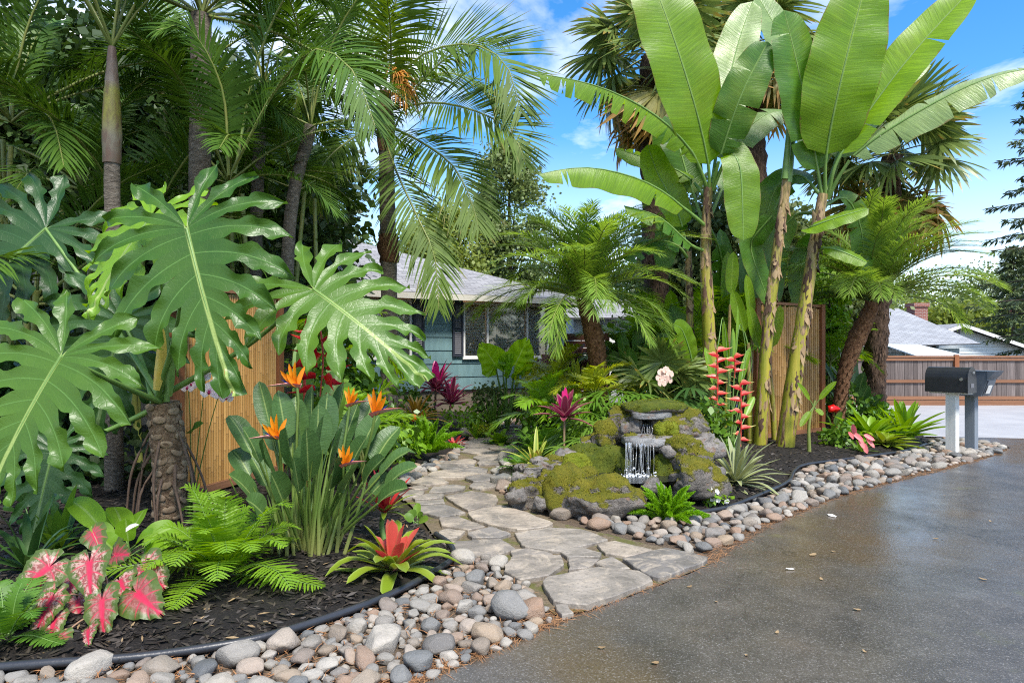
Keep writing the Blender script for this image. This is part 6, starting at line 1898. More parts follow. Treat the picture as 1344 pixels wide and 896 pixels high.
leafy('philodendron_seedling', 'mottled green groundcover leaves beneath the scarlet bromeliad', base(545, 690), [(540, 668, 5.9), (555, 672, 5.8), (530, 676, 5.8), (562, 682, 5.7), (548, 660, 6.0)], .045, 'grass_green', 31, .4)
# ------------------------------------------------------------------ 6. palms of the left background
k1 = at_depth(150, 6.7)
pinnate_palm('king_palm', 'king palm with smooth yellow and grey crownshaft behind the philodendron', k1, P(148, 400, 6.7), P(147, 215, 6.7), .078, 'bark_grey', ARECA[:3], 9, 3, 1.05, shaft=P(147, 62, 6.7)[2] - P(147, 215, 6.7)[2], group='palms of the left thicket')
k2 = at_depth(262, 7.8)
pinnate_palm('king_palm', 'dark ringed palm trunk rising behind the big lobed leaf', k2, P(262, 300, 7.8), P(264, 20, 7.8), .125, 'bark_grey', ARECA, 14, 5, 1.2, group='palms of the left thicket')
k3 = at_depth(372, 8.8)
pinnate_palm('king_palm', 'slender leaning pale palm trunk left of the queen palm', k3, P(380, 300, 8.8), P(408, 165, 8.8), .085, 'bark_grey', ARECA[:5], 7, 7, .9, group='palms of the left thicket')
k4 = at_depth(330, 9.6)
pinnate_palm('king_palm', 'slender palm standing deep in the left thicket', k4, P(338, 250, 9.6), P(346, 110, 9.6), .09, 'bark_grey', ARECA, 12, 9, 1.1, group='palms of the left thicket')
for i, (x, y, Y, n, s, lab) in enumerate(((300, 240, 8.3, 11, .95, 'areca palm clump with arching fronds above the bamboo screen'), (45, 400, 7.3, 13, 1.05, 'areca palm clump at the frame edge behind the dark philodendron leaf'), (185, 330, 8.4, 14, 1.1, 'areca palm clump deep behind the main philodendron leaf'), (392, 250, 9.8, 5, .8, 'areca palm clump beside the leaning pale trunk'), (15, 160, 8.2, 12, 1.1, 'tall areca palm filling the shaded upper corner'), (110, 250, 9.2, 12, 1.15, 'areca palm between the crownshaft palm and the dark trees'), (230, 130, 9.6, 12, 1.1, 'tall areca palm behind the dark ringed trunk'))):
    b_ = at_depth(x, Y)
    root = thing('areca_palm', lab, 'palm tree', b_, 'areca palms of the left thicket')
    c_ = P(x, y, Y)
    for k in range(4):
        q = c_ + A(rng.normal(0, .12), rng.normal(0, .1), rng.normal(-.1, .15))
        tube_obj([b_ + A(rng.normal(0, .12), rng.normal(0, .1), -.03), (b_ + q) / 2 + A(rng.normal(0, .08), 0, 0), q], [.04, .034, .03], 14, 8, 'stem', 'rachis', root, .03, k)
    crown(root, c_, ARECA[:6], n, s, 20 + i)
    if i == 0:
        kw = dict(mats=('areca', 'rachis'), vee=.35, droop=.28, a0=70, a1=30, start=.18, rr=.017, n=5)
        px_frond(root, [(305, 225, 6.9), (360, 120, 6.5), (412, 66, 6.1), (462, 92, 5.8), (492, 165, 5.7)], 72, .55, 0.0151, (-.15, -.75, .65), **kw)
        px_frond(root, [(300, 230, 7.0), (292, 120, 6.8), (250, 40, 6.5), (205, 40, 6.3)], 62, .5, 0.0144, (.2, -.6, .75), **kw)
        px_frond(root, [(308, 228, 6.9), (335, 90, 6.9), (372, 0, 6.8), (420, -60, 6.7)], 62, .5, 0.0144, (-.6, -.6, .5), **kw)
# queen palm in front of the house
qb_ = at_depth(510, 11.0)
queen = pinnate_palm('queen_palm', 'queen palm with drooping feathery fronds in front of the teal house', qb_, P(511, 420, 11.0), P(507, 195, 11.0), .135, 'bark_grey', QUEEN[:2], 3, 11, .9)
tube_obj([P(511, 345, 11.0), P(510, 325, 11.0), P(509, 308, 11.0)], [.14, .175, .15], 8, 16, 'old_leaf_base', 'bark_date', queen, .10, 4)
tube_obj([P(507, 200, 11.0), P(506, 165, 11.0), P(505, 120, 11.0)], [.13, .16, .08], 10, 14, 'crownshaft', 'bark_date', queen, .06, 4)
kq = dict(a0=72, a1=30, rr=.020, start=.15, n=5, jit=.10)
px_frond(queen, [(508, 135, 11), (545, 78, 10.6), (610, 58, 10.2), (662, 82, 9.9), (684, 150, 9.8)], 80, 1.05, 0.0177, (.0, -.85, .5), vee=.25, droop=.10, **kq)
px_frond(queen, [(508, 145, 11), (570, 135, 10.4), (630, 148, 10.0), (672, 175, 9.8), (690, 215, 9.7)], 75, .85, 0.0163, (.0, -.85, .5), vee=.25, droop=.12, **kq)
px_frond(queen, [(508, 165, 11), (545, 182, 10.6), (592, 215, 10.2), (618, 262, 10.0), (628, 300, 9.9)], 72, .80, 0.0177, (.1, -.80, .55), vee=.2, droop=.28, **kq)
px_frond(queen, [(503, 172, 11), (520, 225, 10.4), (548, 285, 10.0), (570, 335, 9.8), (576, 405, 9.7)], 70, .62, 0.0177, (.15, -.80, .5), vee=.1, droop=.40, **kq)
px_frond(queen, [(500, 140, 11), (470, 70, 10.6), (430, 50, 10.2), (398, 90, 10.0), (385, 160, 9.9)], 75, .9, 0.0177, (.0, -.85, .5), vee=.25, droop=.35, **kq)
px_frond(queen, [(502, 165, 11), (465, 180, 10.8), (425, 215, 10.4), (405, 270, 10.2)], 55, .6, 0.0177, (-.1, -.85, .5), vee=.15, droop=.45, **kq)
px_frond(queen, [(506, 130, 11), (508, 60, 10.8), (520, 0, 10.6), (548, -60, 10.4)], 70, .95, 0.0177, (.2, -.85, .3), vee=.25, droop=.35, **kq)
px_frond(queen, [(503, 130, 11), (480, 50, 11.2), (445, -10, 11.4), (400, -40, 11.6)], 70, .95, 0.0177, (.0, -.85, .5), vee=.25, droop=.35, **kq)
px_frond(queen, [(508, 150, 11), (560, 100, 11.4), (620, 105, 11.8), (668, 160, 12.2)], 75, .8, 0.0163, (.0, -.7, .7), vee=.25, droop=.5, **kq)
mb = MB(); sb_ = P(520, 75, 10.6)
mb.tube([P(508, 130, 10.9), P(518, 90, 10.7), sb_], [.02, .016, .010], 6, 5)
for i in range(70):
    q = catmull([P(512, 85, 10.7), P(528, 110, 10.6)], 10)[int(rng.uniform(0, 10))]
    e_ = q + A(rng.uniform(-.05, .35), rng.uniform(-.25, .1), rng.uniform(-.65, -.1)); mb.tube([q, (q + e_) / 2 + A(.03, 0, .07), e_], [.013, .010, .006], 4, 4)
mb.build('flower_strand', M['seed'], queen)

# ------------------------------------------------------------------ 7. pygmy date palms, windmill palms
date_palm('pygmy date palm with rough brown trunk behind the waterfall', at_depth(797, 10.2), P(783, 460, 10.2), P(766, 392, 10.2), .112, DATE, 76, 2, 1.22)
date_palm('leaning pygmy date palm in front of the wooden fence', at_depth(1096, 11.6), P(1112, 478, 11.6), P(1146, 398, 11.6), .115, DATE[:7], 76, 6, 1.32)
windmill('tall windmill palm with fibrous trunk behind the tall banana', at_depth(868, 12.6), P(855, 75, 12.6), .205, 26, 9, 4, 1.18)
windmill('windmill palm with shaggy trunk and hanging fans beside the fence', at_depth(1146, 13.2), P(1172, 205, 13.0), .195, 26, 12, 8, 1.22)
windmill('windmill palm with its trunk hidden behind the banana stems', at_depth(1005, 14.2), P(985, 60, 14.2), .20, 22, 6, 12, 1.2)

# ------------------------------------------------------------------ 8. bananas
def ban_leaf(root, pts, w_, m, nh, tears=(0, 0), fold=.18, curl=.10, wave=.05, n=28, prof=None, stalk=.0, a=.30, b=.34, gap=.035):
    C = pxs(*pts)
    mb = MB()
    L_ = sum(np.linalg.norm(C[i + 1] - C[i]) for i in range(len(C) - 1))
    if stalk:
        q = catmull(C, 40); k = int(40 * stalk)
        mb.tube(q[:k + 1:4] if k > 8 else q[:k + 1], [.030, .022], 8, 8, 1)
        C = list(q[k::5]) if len(q[k::5]) > 2 else list(q[k:])
    mb.blade(C, w_, pf(a, b), A(*nh), n, 4, fold, curl, wave, 4.0, tears=tears if max(tears) else None, gap=gap)
    pm = catmull(C, 14)
    N = unit(A(*nh)) * .006
    mb.tube(pm - N * 0, [.018, .012, .004], 10, 6, 1)
    return mb.build('leaf', [M[m], M['stem_green']], root)
def ban_stem(root, pts, rad, seed):
    tr = tube_obj(pxs(*pts), rad, 30, 16, 'pseudostem', 'pseudo', root, .02, seed)
    C = catmull(pxs(*pts), 30); rg = np.random.default_rng(seed)
    for i in range(40):     # peeling dry sheaths
        t = rg.uniform(.15, .95); q = C[int(t * 30)]; a_ = rg.uniform(-3.0, .0); r_ = np.interp(t, np.linspace(0, 1, len(rad)), rad)
        d_ = A(math.cos(a_), math.sin(a_), 0); q = q + d_ * r_ * .96
        l_ = rg.uniform(.18, .5)
        mb = MB(); mb.blade([q + UP * l_ * .5, q + d_ * .012, q - UP * l_ * .4 + d_ * rg.uniform(.01, .05)], rg.uniform(.02, .06), pf(.3, .3), d_, 6, 1, -.5, wave=.35); mb.build('dry_sheath', M['straw' if rg.random() < .6 else 'husk'], tr)
    return tr
b1 = at_depth(935, 10.2)
ban1 = thing('banana_plant', 'tall banana plant with torn leaf reaching towards the sky gap', 'banana plant', b1, 'banana plants')
ban_stem(ban1, [(935, 592, 10.2), (931, 450, 10.15), (926, 330, 10.1), (930, 240, 10.1)], [.115, .10, .082, .060], 1)
Y = 10.1
ban_leaf(ban1, [(931, 255, Y), (928, 205, Y - .2), (905, 115, Y - .5), (868, 5, Y - .6), (835, -70, Y - .5)], 0.480, 'banana', (.1, -1, .1), stalk=.14, wave=.06, fold=.14)
ban_leaf(ban1, [(930, 250, Y), (905, 195, Y - .3), (855, 148, Y - .6), (780, 112, Y - .9), (690, 94, Y - 1.1)], 0.264, 'banana', (.25, -.75, .62), (16, 17), stalk=.22, fold=-.55, curl=.18, n=40, gap=.05)
ban_leaf(ban1, [(930, 300, Y), (900, 275, Y - .2), (850, 240, Y - .5), (770, 220, Y - .8), (685, 233, Y - 1.0)], 0.272, 'banana', (.2, -.62, .75), (3, 4), stalk=.18, fold=-.45, curl=.2, n=30)
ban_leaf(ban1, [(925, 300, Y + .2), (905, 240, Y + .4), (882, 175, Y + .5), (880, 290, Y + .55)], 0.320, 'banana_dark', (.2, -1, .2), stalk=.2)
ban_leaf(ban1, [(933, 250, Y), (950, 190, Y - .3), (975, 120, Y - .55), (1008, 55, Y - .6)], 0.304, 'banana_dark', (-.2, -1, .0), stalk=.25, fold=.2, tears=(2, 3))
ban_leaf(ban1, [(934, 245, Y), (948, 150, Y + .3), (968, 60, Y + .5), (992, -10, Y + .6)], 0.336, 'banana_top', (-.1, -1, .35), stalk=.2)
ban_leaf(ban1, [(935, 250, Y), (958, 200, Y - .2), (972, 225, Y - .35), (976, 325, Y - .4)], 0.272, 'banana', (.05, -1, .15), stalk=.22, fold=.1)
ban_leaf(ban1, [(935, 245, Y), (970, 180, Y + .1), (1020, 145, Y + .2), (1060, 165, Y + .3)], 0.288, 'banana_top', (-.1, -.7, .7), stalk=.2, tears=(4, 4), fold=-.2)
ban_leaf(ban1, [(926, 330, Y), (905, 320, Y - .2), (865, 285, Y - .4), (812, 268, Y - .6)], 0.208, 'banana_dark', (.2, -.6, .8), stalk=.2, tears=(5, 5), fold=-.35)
ban_leaf(ban1, [(928, 260, Y), (900, 230, Y + .3), (860, 212, Y + .5), (808, 195, Y + .6)], 0.240, 'banana', (.15, -.8, .6), stalk=.25, fold=-.2, tears=(2, 2))
b2 = at_depth(905, 10.5)
ban2 = thing('banana_plant', 'thinner banana plant tight behind the tall banana', 'banana plant', b2, 'banana plants')
ban_stem(ban2, [(910, 585, 10.5), (906, 450, 10.5), (903, 330, 10.5)], [.075, .065, .045], 2)
ban_leaf(ban2, [(903, 335, 10.5), (890, 280, 10.4), (862, 225, 10.3), (850, 190, 10.2)], 0.272, 'banana', (.1, -1, .2), stalk=.25)
ban_leaf(ban2, [(904, 340, 10.5), (885, 320, 10.3), (850, 318, 10.1), (815, 345, 10.0)], 0.208, 'banana_dark', (.1, -.6, .8), stalk=.2, fold=-.3, tears=(3, 3))
ban_leaf(ban2, [(912, 500, 10.3), (905, 460, 10.1), (893, 430, 9.95), (878, 425, 9.85)], 0.160, 'banana', (.3, -1, .2), stalk=.3)
b3 = at_depth(1002, 10.0)
ban3 = thing('banana_plant', 'banana stem cut off at the top in front of bamboo screen', 'banana plant', b3, 'banana plants')
ban_stem(ban3, [(997, 600, 10.0), (1006, 450, 9.95), (1020, 330, 9.9), (1033, 235, 9.9)], [.10, .085, .075, .065], 3)
tube_obj(pxs((1033, 240, 9.9), (1040, 170, 9.9), (1047, 97, 9.9)), [.07, .055, .045], 8, 10, 'cut_stalk', 'stem_green', ban3)
tube_obj(pxs((1030, 235, 9.85), (1036, 170, 9.8), (1040, 104, 9.8)), [.05, .04, .03], 8, 10, 'cut_stalk', 'stem_green', ban3)
ban_leaf(ban3, [(1033, 240, 9.9), (1010, 290, 10.1), (985, 320, 10.3), (1010, 400, 10.4)], 0.192, 'banana_dark', (.1, -1, .3), stalk=.25)
b4 = at_depth(1036, 9.9)
ban4 = thing('banana_plant', 'leaning banana plant with broad upright leaves and one stretching sideways', 'banana plant', b4, 'banana plants')
ban_stem(ban4, [(1028, 602, 9.9), (1046, 470, 9.85), (1066, 340, 9.8), (1080, 255, 9.8)], [.135, .112, .088, .068], 4)
Y = 9.8
ban_leaf(ban4, [(1083, 262, Y), (1085, 200, Y - .2), (1105, 100, Y - .5), (1142, -45, Y - .6)], 0.504, 'banana', (-.05, -1, .05), stalk=.2, wave=.05, fold=.12)
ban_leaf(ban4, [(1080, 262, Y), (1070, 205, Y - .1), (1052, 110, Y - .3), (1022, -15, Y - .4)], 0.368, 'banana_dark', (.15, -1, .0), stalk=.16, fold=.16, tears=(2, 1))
ban_leaf(ban4, [(1086, 262, Y), (1105, 200, Y - .2), (1190, 80, Y - .4), (1295, -35, Y - .5)], 0.320, 'banana', (-.45, -1, .25), stalk=.18, fold=.35, tears=(0, 2))
ban_leaf(ban4, [(1086, 262, Y), (1120, 205, Y - .3), (1200, 150, Y - .7), (1290, 105, Y - 1.0), (1362, 88, Y - 1.2)], 0.288, 'banana_top', (-.25, -.75, .65), stalk=.24, fold=-.25, curl=.15, tears=(3, 5), n=36)
ban_leaf(ban4, [(1084, 255, Y), (1110, 180, Y + .3), (1165, 110, Y + .6), (1225, 72, Y + .8)], 0.336, 'banana_top', (-.25, -.9, .5), stalk=.2, tears=(3, 3))
ban_leaf(ban4, [(1076, 300, Y), (1060, 300, Y - .2), (1100, 285, Y - .4), (1146, 272, Y - .5)], 0.160, 'banana', (-.1, -.7, .8), stalk=.2, fold=-.2)
ban_leaf(ban4, [(1074, 330, Y), (1085, 325, Y - .2), (1110, 332, Y - .3), (1142, 347, Y - .4)], 0.136, 'banana', (.0, -.8, .6), stalk=.2, fold=-.2)
ban_leaf(ban4, [(1080, 260, Y), (1050, 230, Y + .3), (1020, 245, Y + .5), (1000, 300, Y + .6)], 0.240, 'banana_dark', (.1, -.9, .5), stalk=.2, fold=-.2)
ban_leaf(ban4, [(1080, 262, Y), (1060, 160, Y + .6), (1030, 60, Y + .9), (985, -20, Y + 1.0)], 0.360, 'banana_top', (.1, -1, .4), stalk=.2)
Y = 10.9
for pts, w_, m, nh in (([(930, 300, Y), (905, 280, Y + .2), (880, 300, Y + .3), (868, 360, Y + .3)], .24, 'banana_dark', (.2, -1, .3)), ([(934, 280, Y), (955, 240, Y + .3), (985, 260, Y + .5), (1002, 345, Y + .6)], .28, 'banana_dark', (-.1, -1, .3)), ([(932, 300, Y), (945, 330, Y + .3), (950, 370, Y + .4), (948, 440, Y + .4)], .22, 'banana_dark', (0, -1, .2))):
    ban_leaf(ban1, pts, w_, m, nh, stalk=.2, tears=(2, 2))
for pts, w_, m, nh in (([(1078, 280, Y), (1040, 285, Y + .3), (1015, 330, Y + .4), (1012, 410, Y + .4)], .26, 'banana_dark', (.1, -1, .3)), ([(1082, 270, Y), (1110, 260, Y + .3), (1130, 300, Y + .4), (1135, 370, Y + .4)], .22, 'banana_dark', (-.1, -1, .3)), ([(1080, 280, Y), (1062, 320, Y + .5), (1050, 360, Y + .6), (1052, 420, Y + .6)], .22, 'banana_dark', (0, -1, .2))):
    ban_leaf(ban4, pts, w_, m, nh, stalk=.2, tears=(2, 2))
b5 = at_depth(965, 11.3)
ban5 = thing('banana_sucker', 'young banana suckers with shaded leaves between the stems', 'banana plant', b5, 'banana plants')
for i, (x, y) in enumerate(((955, 330), (985, 300), (930, 370), (965, 380), (1005, 350), (945, 300), (1000, 290), (975, 420), (880, 400), (915, 420))):
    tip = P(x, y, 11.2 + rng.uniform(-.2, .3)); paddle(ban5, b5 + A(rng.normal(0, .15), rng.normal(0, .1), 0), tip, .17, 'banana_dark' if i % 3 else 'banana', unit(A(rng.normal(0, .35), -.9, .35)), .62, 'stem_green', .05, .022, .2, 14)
b6 = base(1062, 592)
ban6 = thing('banana_sucker', 'slim young shoot with two narrow leaves before the cedar post', 'banana plant', b6, 'banana plants')
tube_obj([b6 - UP * .02, P(1062, 555, b6[1]), P(1070, 525, b6[1])], [.03, .022, .015], 8, 8, 'pseudostem', 'rachis', ban6)
for (x, y) in ((1098, 500), (1046, 502), (1080, 545), (1050, 560)):
    paddle(ban6, P(1068, 535, b6[1]), P(x, y, b6[1] - .1), .045, 'banana', unit(A(rng.normal(0, .2), -.8, .6)), .25, 'stem_green', .1, .008)

# hanging pink heliconias
hb = at_depth(958, 9.3)
hel = thing('hanging_heliconia', 'hanging coral pink heliconia chains beside the banana stem', 'plant', hb)
for (x, y0, y1, k, Y, s) in ((941, 462, 532, 11, 8.9, .20), (972, 505, 578, 11, 8.6, .20), (964, 470, 488, 5, 9.1, .18)):
    tube_obj([hb, P(x + 14, 480, 9.2), P(x + 8, y0 - 45, 9.1), P(x + 2, y0 - 12, Y), P(x, y0, Y), P(x, (y0 + y1) / 2, Y), P(x + 1, y1 + 8, Y)], [.012, .010, .007, .005, .006, .006, .005], 34, 6, 'flower_stem', 'stem_green', hel)
    tube_obj([P(x, y0 - 4, Y), P(x + 1, (y0 + y1) / 2, Y), P(x, y1 + 8, Y)], [.011, .013, .007], 14, 6, 'flower_rachis', 'stem_red', hel, .15)
    for i in range(k):
        sg = -1 if i % 2 else 1
        q = P(x + sg * .6, y0 + (y1 - y0) * i / max(k - 1, 1), Y)
        mb = MB(); bract(mb, q, unit(A(sg, -.25 + rng.normal(0, .2), .28 - .25 * i / k + rng.normal(0, .08))), s * rng.uniform(.75, 1.2) * (1 - .25 * i / k), .085 * (1 - .3 * i / k), A(0, -.5, 1)); mb.build('bract', M['heli_pink'], hel)
for (x, y) in ((925, 455), (950, 420), (968, 400), (985, 455), (955, 500), (990, 520), (930, 540), (962, 430)):
    paddle(hel, hb + A(rng.normal(0, .08), rng.normal(0, .08), 0), P(x, y, 9.4 + rng.uniform(-.1, .3)), .05, 'bush_bright', unit(A(rng.normal(0, .5), -.8, .4)), .6, 'stem_green', .06, .012)

# ------------------------------------------------------------------ 9. plants between path and house
rosette('cordyline', 'magenta hearted cordyline with two crowns against the teal siding', 'plant', at_depth(572, 13.0), 40, .66, .050, 'cordy', (0, 78), .35, .3, inner='cordy_pink', ninner=7, Lin=.85, Win=.075, stem=P(0, 512, 13)[2] - .12, stemr=.022, stemm='stem_pink', seed=20, elin=(62, 88))
rosette('cordyline', 'smaller magenta cordyline crown just right of the taller one', 'plant', at_depth(592, 12.7), 34, .58, .046, 'cordy', (0, 76), .35, .3, inner='cordy_pink', ninner=6, Lin=.85, Win=.07, stem=P(0, 528, 12.7)[2] - .12, stemr=.02, stemm='stem_pink', seed=22, elin=(60, 88))
rosette('cordyline', 'single stemmed wine red cordyline with bright pink heart by the path', 'plant', at_depth(741, 7.9), 20, .40, .046, 'cordy', (0, 74), .3, .3, inner='cordy_pink', ninner=4, Lin=.95, Win=.046, stem=P(0, 548, 7.9)[2] - .12, stemr=.014, stemm='stem_pink', seed=24, elin=(76, 88), jl=.12)
rosette('bromeliad', 'yellow striped bromeliad at the path edge below the wine red cordyline', 'bromeliad', at_depth(703, 7.2), 22, .36, .028, 'brom_yellow', (5, 70), .3, inner='brom_orange', ninner=5, Lin=.6, seed=26, stem=.20, stemr=.03)
rosette('bromeliad', 'bronze and yellow bromeliad at the foot of the queen palm', 'bromeliad', at_depth(546, 11.2), 34, .58, .034, 'brom_orange', (5, 72), .35, seed=28, stem=.25, stemr=.04)
rosette('bromeliad', 'bronze bromeliad under the small magenta cordyline by the foundation', 'bromeliad', at_depth(708, 12.0), 26, .55, .03, 'brom_orange', (10, 70), .35, seed=29, stem=.25, stemr=.04)
ear_b = at_depth(666, 12.6)
ear = thing('elephant_ear', 'lime green elephant ear plant below the house window', 'plant', ear_b)
for (jx, jy, tx, ty, nh, w_) in ((650, 478, 634, 455, (-.3, -.8, .5), 1.25), (676, 478, 690, 450, (.25, -.85, .4), 1.25), (664, 484, 672, 468, (0, -.7, .6), 1.2), (660, 486, 648, 480, (0, -.6, .8), 1.0), (680, 490, 690, 478, (.3, -.6, .8), 1.0)):
    att, tip = P(jx, jy, 12.4), P(tx, ty, 12.2); att, tip = att, att + (tip - att) * 1.15
    mb = MB(); big_leaf(mb, att, tip, A(*nh), w_ * .95, 6, .0, lambda u: np.interp(u, [0, .1, .3, .5, .8, 1], [.38, .46, .52, .48, .32, .14]), .05, .03, 0, 2, 6, 7, .15, .03, .36, 165)
    lf = mb.build('leaf', M['ear'], ear)
    tube_obj([ear_b, (ear_b * .5 + att * .5) + A(0, 0, .05), att], [.03, .022, .012], 8, 7, 'leaf_stalk', 'stem_green', lf)
foxtail('foxtail fern spilling towards the left side of the path', at_depth(563, 9.3) + A(0, 0, .12), 22, .62, 3, .048, 800)
foxtail('foxtail fern in front of the waterfall pool boulders', base(876, 678), 26, .42, 7, .034, 800, (4, 84))
foxtail('low foxtail fern mound at the foot of the cedar post', at_depth(1118, 10.9), 12, .42, 12, .05, 300, (5, 60))
rosette('agave', 'bright green agave clump beneath the leaning date palm', 'plant', at_depth(1142, 10.7), 38, .66, .075, 'bush_bright', (-5, 62), .22, .5, seed=41, prof=pf(.25, .6))
rosette('agave', 'bright green agave standing at the corner of the bed near mailboxes', 'plant', at_depth(1186, 11.2), 34, .66, .075, 'bush_bright', (5, 80), .15, .5, seed=43, prof=pf(.25, .6))
rosette('agave', 'flattened pale green agave rosette between the two agaves', 'plant', at_depth(1160, 10.3), 26, .5, .06, 'brom_green', (-5, 40), .2, .4, seed=44, prof=pf(.25, .6))
rosette('bromeliad', 'silver grey arching bromeliad in front of the banana stems', 'bromeliad', base(966, 634), 46, .60, .030, 'silver', (-5, 78), .45, .35, seed=46)
pkb = at_depth(1130, 9.75)
pk = rosette('bromeliad', 'green bromeliad with flat pink flower bracts at the bed edge', 'bromeliad', pkb, 14, .28, .024, 'grass_green', (10, 70), .35, seed=48)
for (x, y, dx, dz) in ((1121, 564, -.3, .8), (1125, 572, .5, -.5), (1130, 580, .3, -.9), (1139, 573, .8, -.5), (1135, 586, .2, -.9), (1118, 572, -.6, .5), (1141, 580, .6, -.8)):
    mb = MB(); q = P(x, y, 9.5); d_ = unit(A(dx, -.3, dz)); mb.blade([q - d_ * .06, q, q + d_ * .10], .035, pf(.4, .5), A(rng.normal(0, .4), -.8, .5), 6, 1, .3); mb.build('flower_bract', M['pink'], pk)
rfb = at_depth(1095, 11.0)
rf = leafy('anthurium', 'green leafy plant with one red bloom beside the cedar post', rfb, [(1085, 545, 10.9), (1110, 550, 10.8), (1080, 565, 10.7), (1120, 562, 10.6), (1098, 570, 10.6), (1105, 540, 11.0), (1075, 580, 10.5), (1090, 590, 10.3), (1110, 585, 10.4)], .06, 'bush', 51, .4)
mb = MB(); v, f = ICO2; q = P(1094, 536, 10.8); mb.add((v * (1 + .25 * rng.standard_normal((len(v), 1)))) * A(.07, .05, .055) + q, f); mb.build('flower', M['heli_red'], rf)
tube_obj([rfb, (rfb + q) / 2 + A(.03, 0, 0), q], [.006, .005], 6, 5, 'flower_stem', 'stem_green', rf)
shrub('ivy', 'variegated ivy mound between cedar post and pink bloom', 'plant', (1096, 582), 10.1, 46, 46, 'bush', 320, .085, 53, .5)
leafy('strelitzia_shrub', 'broad leaved green clump between the date palm and shaggy trunk', at_depth(1120, 12.2), [(1090, 480, 12.0), (1135, 488, 11.9), (1105, 500, 11.9), (1160, 518, 11.8), (1172, 540, 11.7), (1120, 470, 12.2), (1140, 505, 11.8), (1085, 510, 12), (1100, 455, 12.3), (1075, 470, 12.4), (1128, 525, 11.7), (1168, 530, 11.9)], .11, 'strel', 55, .45, .3, 'plant', 'strel_stalk', .014)
wfb = base(938, 664)
wfl = thing('white_busy_plant', 'small white flowering plant in mulch beside the foxtail fern', 'plant', wfb)
mb = MB(); foliage(mb, wfb + UP * .10, (.10, .08, .07), 20, 8, .05, .4, 3, .3, .3); mb.build('foliage', M['bush_bright'], wfl)
mb = MB(); mb.tube([wfb - UP * .01, wfb + UP * .06, wfb + UP * .12], [.008, .006, .004], 4, 5); mb.build('stem', M['stem_green'], wfl)
for i in range(16):
    q = wfb + UP * rng.uniform(.06, .19) + A(rng.normal(0, .075), -.07 + rng.normal(0, .03), 0)
    mb = MB()
    for k in range(5):
        d_ = unit(A(math.cos(k * 1.257), -.3, math.sin(k * 1.257))); mb.blade([q, q + d_ * .012, q + d_ * .024], .010, pf(.5, .4), A(0, -1, 0), 3, 1, .1)
    mb.build('flower', M['white_petal'], wfl)
# ferny and leafy middle ground right of the path
fern('feathery dark green fern arching over the path stones', at_depth(712, 8.9), 26, .62, 'fern_dark', 61, 26, .26, (5, 75), wp_=.011, dr=.5)
fern('deep green fern beside the yellow striped bromeliad', at_depth(690, 8.0), 18, .38, 'fern_dark', 62, 22, .28, (5, 60), wp_=.010)
fern('bright green low fern at the bend of the path', at_depth(655, 10.8), 18, .38, 'fern', 63, 20, .26, (10, 70), wp_=.012)
def lady(label, b_, h, n, m, seed, w_=.016, L=.34, r_=.35, name='lady_palm'):
    rg = np.random.default_rng(seed)
    root = thing(name, label, 'palm shrub', b_, 'low palm shrubs by the waterfall')
    for i in range(n):
        a_ = i * 2.39996; q = np.asarray(b_) + A(math.cos(a_) * r_ * rg.uniform(.3, 1.1), math.sin(a_) * r_ * .7 * rg.uniform(.2, 1), h * rg.uniform(.45, 1.05))
        mb = MB(); mb.tube([b_, (b_ + q) / 2 + UP * .08, q], [.008, .006, .004], 6, 5, 1)
        ns = 11; aa = np.linspace(-1.9, 1.9, ns) + a_ + rg.normal(0, .1)
        D = unit(np.stack([np.cos(aa), np.sin(aa) - .25, rg.normal(.12, .12, ns)], -1))
        mb.leaflets(np.tile(q, (ns, 1)), D, np.tile(A(0, -.2, 1), (ns, 1)), L * rg.uniform(.8, 1.1, ns), w_, .45, 5, .4, .5, 0)
        mb.build('frond', [M[m], M['stem_green']], root)
    return root
lady('light green lady palm just left of the waterfall', at_depth(775, 8.2), .62, 18, 'grass_green', 71)
lady('lady palm with fine drooping leaves above the top slab', at_depth(808, 9.0), .80, 18, 'bush', 72, .014, .40)
lady('dark lady palm between the waterfall and banana stems', at_depth(880, 9.2), .85, 20, 'grass_dark', 73, .022, .45, .45)
lady('bright lady palm behind the wine red cordyline', at_depth(760, 9.4), .75, 16, 'bush_bright', 74, .02, .36, .4)
lady('lady palm left of the waterfall foot boulders', at_depth(765, 7.6), .38, 12, 'grass_green', 75, .013, .28, .25)
fanb = at_depth(868, 10.0)
fp = thing('fan_palm', 'grey green fan palm seedling above the waterfall', 'palm shrub', fanb)
for i, (az, e) in enumerate(((-1.2, 40), (-2.2, 25), (-.4, 30), (-1.7, 70), (2.4, 45), (.6, 50))):
    o = bpy.data.objects.new('fan_leaf', FANS[i % 3]); COL.objects.link(o); o.parent = fp
    o.location = (0, 0, P(0, 490, 10)[2] - .15 - .35); o.rotation_euler = (0, -R(e), az); o.scale = (.75,) * 3
tube_obj([fanb - UP * .02, fanb + UP * .3, fanb + UP * (P(0, 490, 10)[2] - .45)], [.05, .045, .04], 8, 8, 'trunk', 'bark_fibre', fp, .1)
cyb = at_depth(872, 9.4)
cym = thing('cymbidium_orchid', 'pale peach orchid spray above the waterfall', 'orchid', cyb)
tube_obj([cyb, P(868, 540, 9.4), P(870, 490, 9.2)], [.008, .006, .004], 10, 5, 'flower_stem', 'stem_green', cym)
for (x, y) in ((868, 489), (874, 486), (879, 491), (866, 496), (873, 497), (877, 499), (869, 503)):
    orchid_flower(cym, P(x, y, 9.1 + rng.uniform(-.05, .05)), .06, A(rng.uniform(-.5, .5), -1, .1), 'cymb', 'cymb')
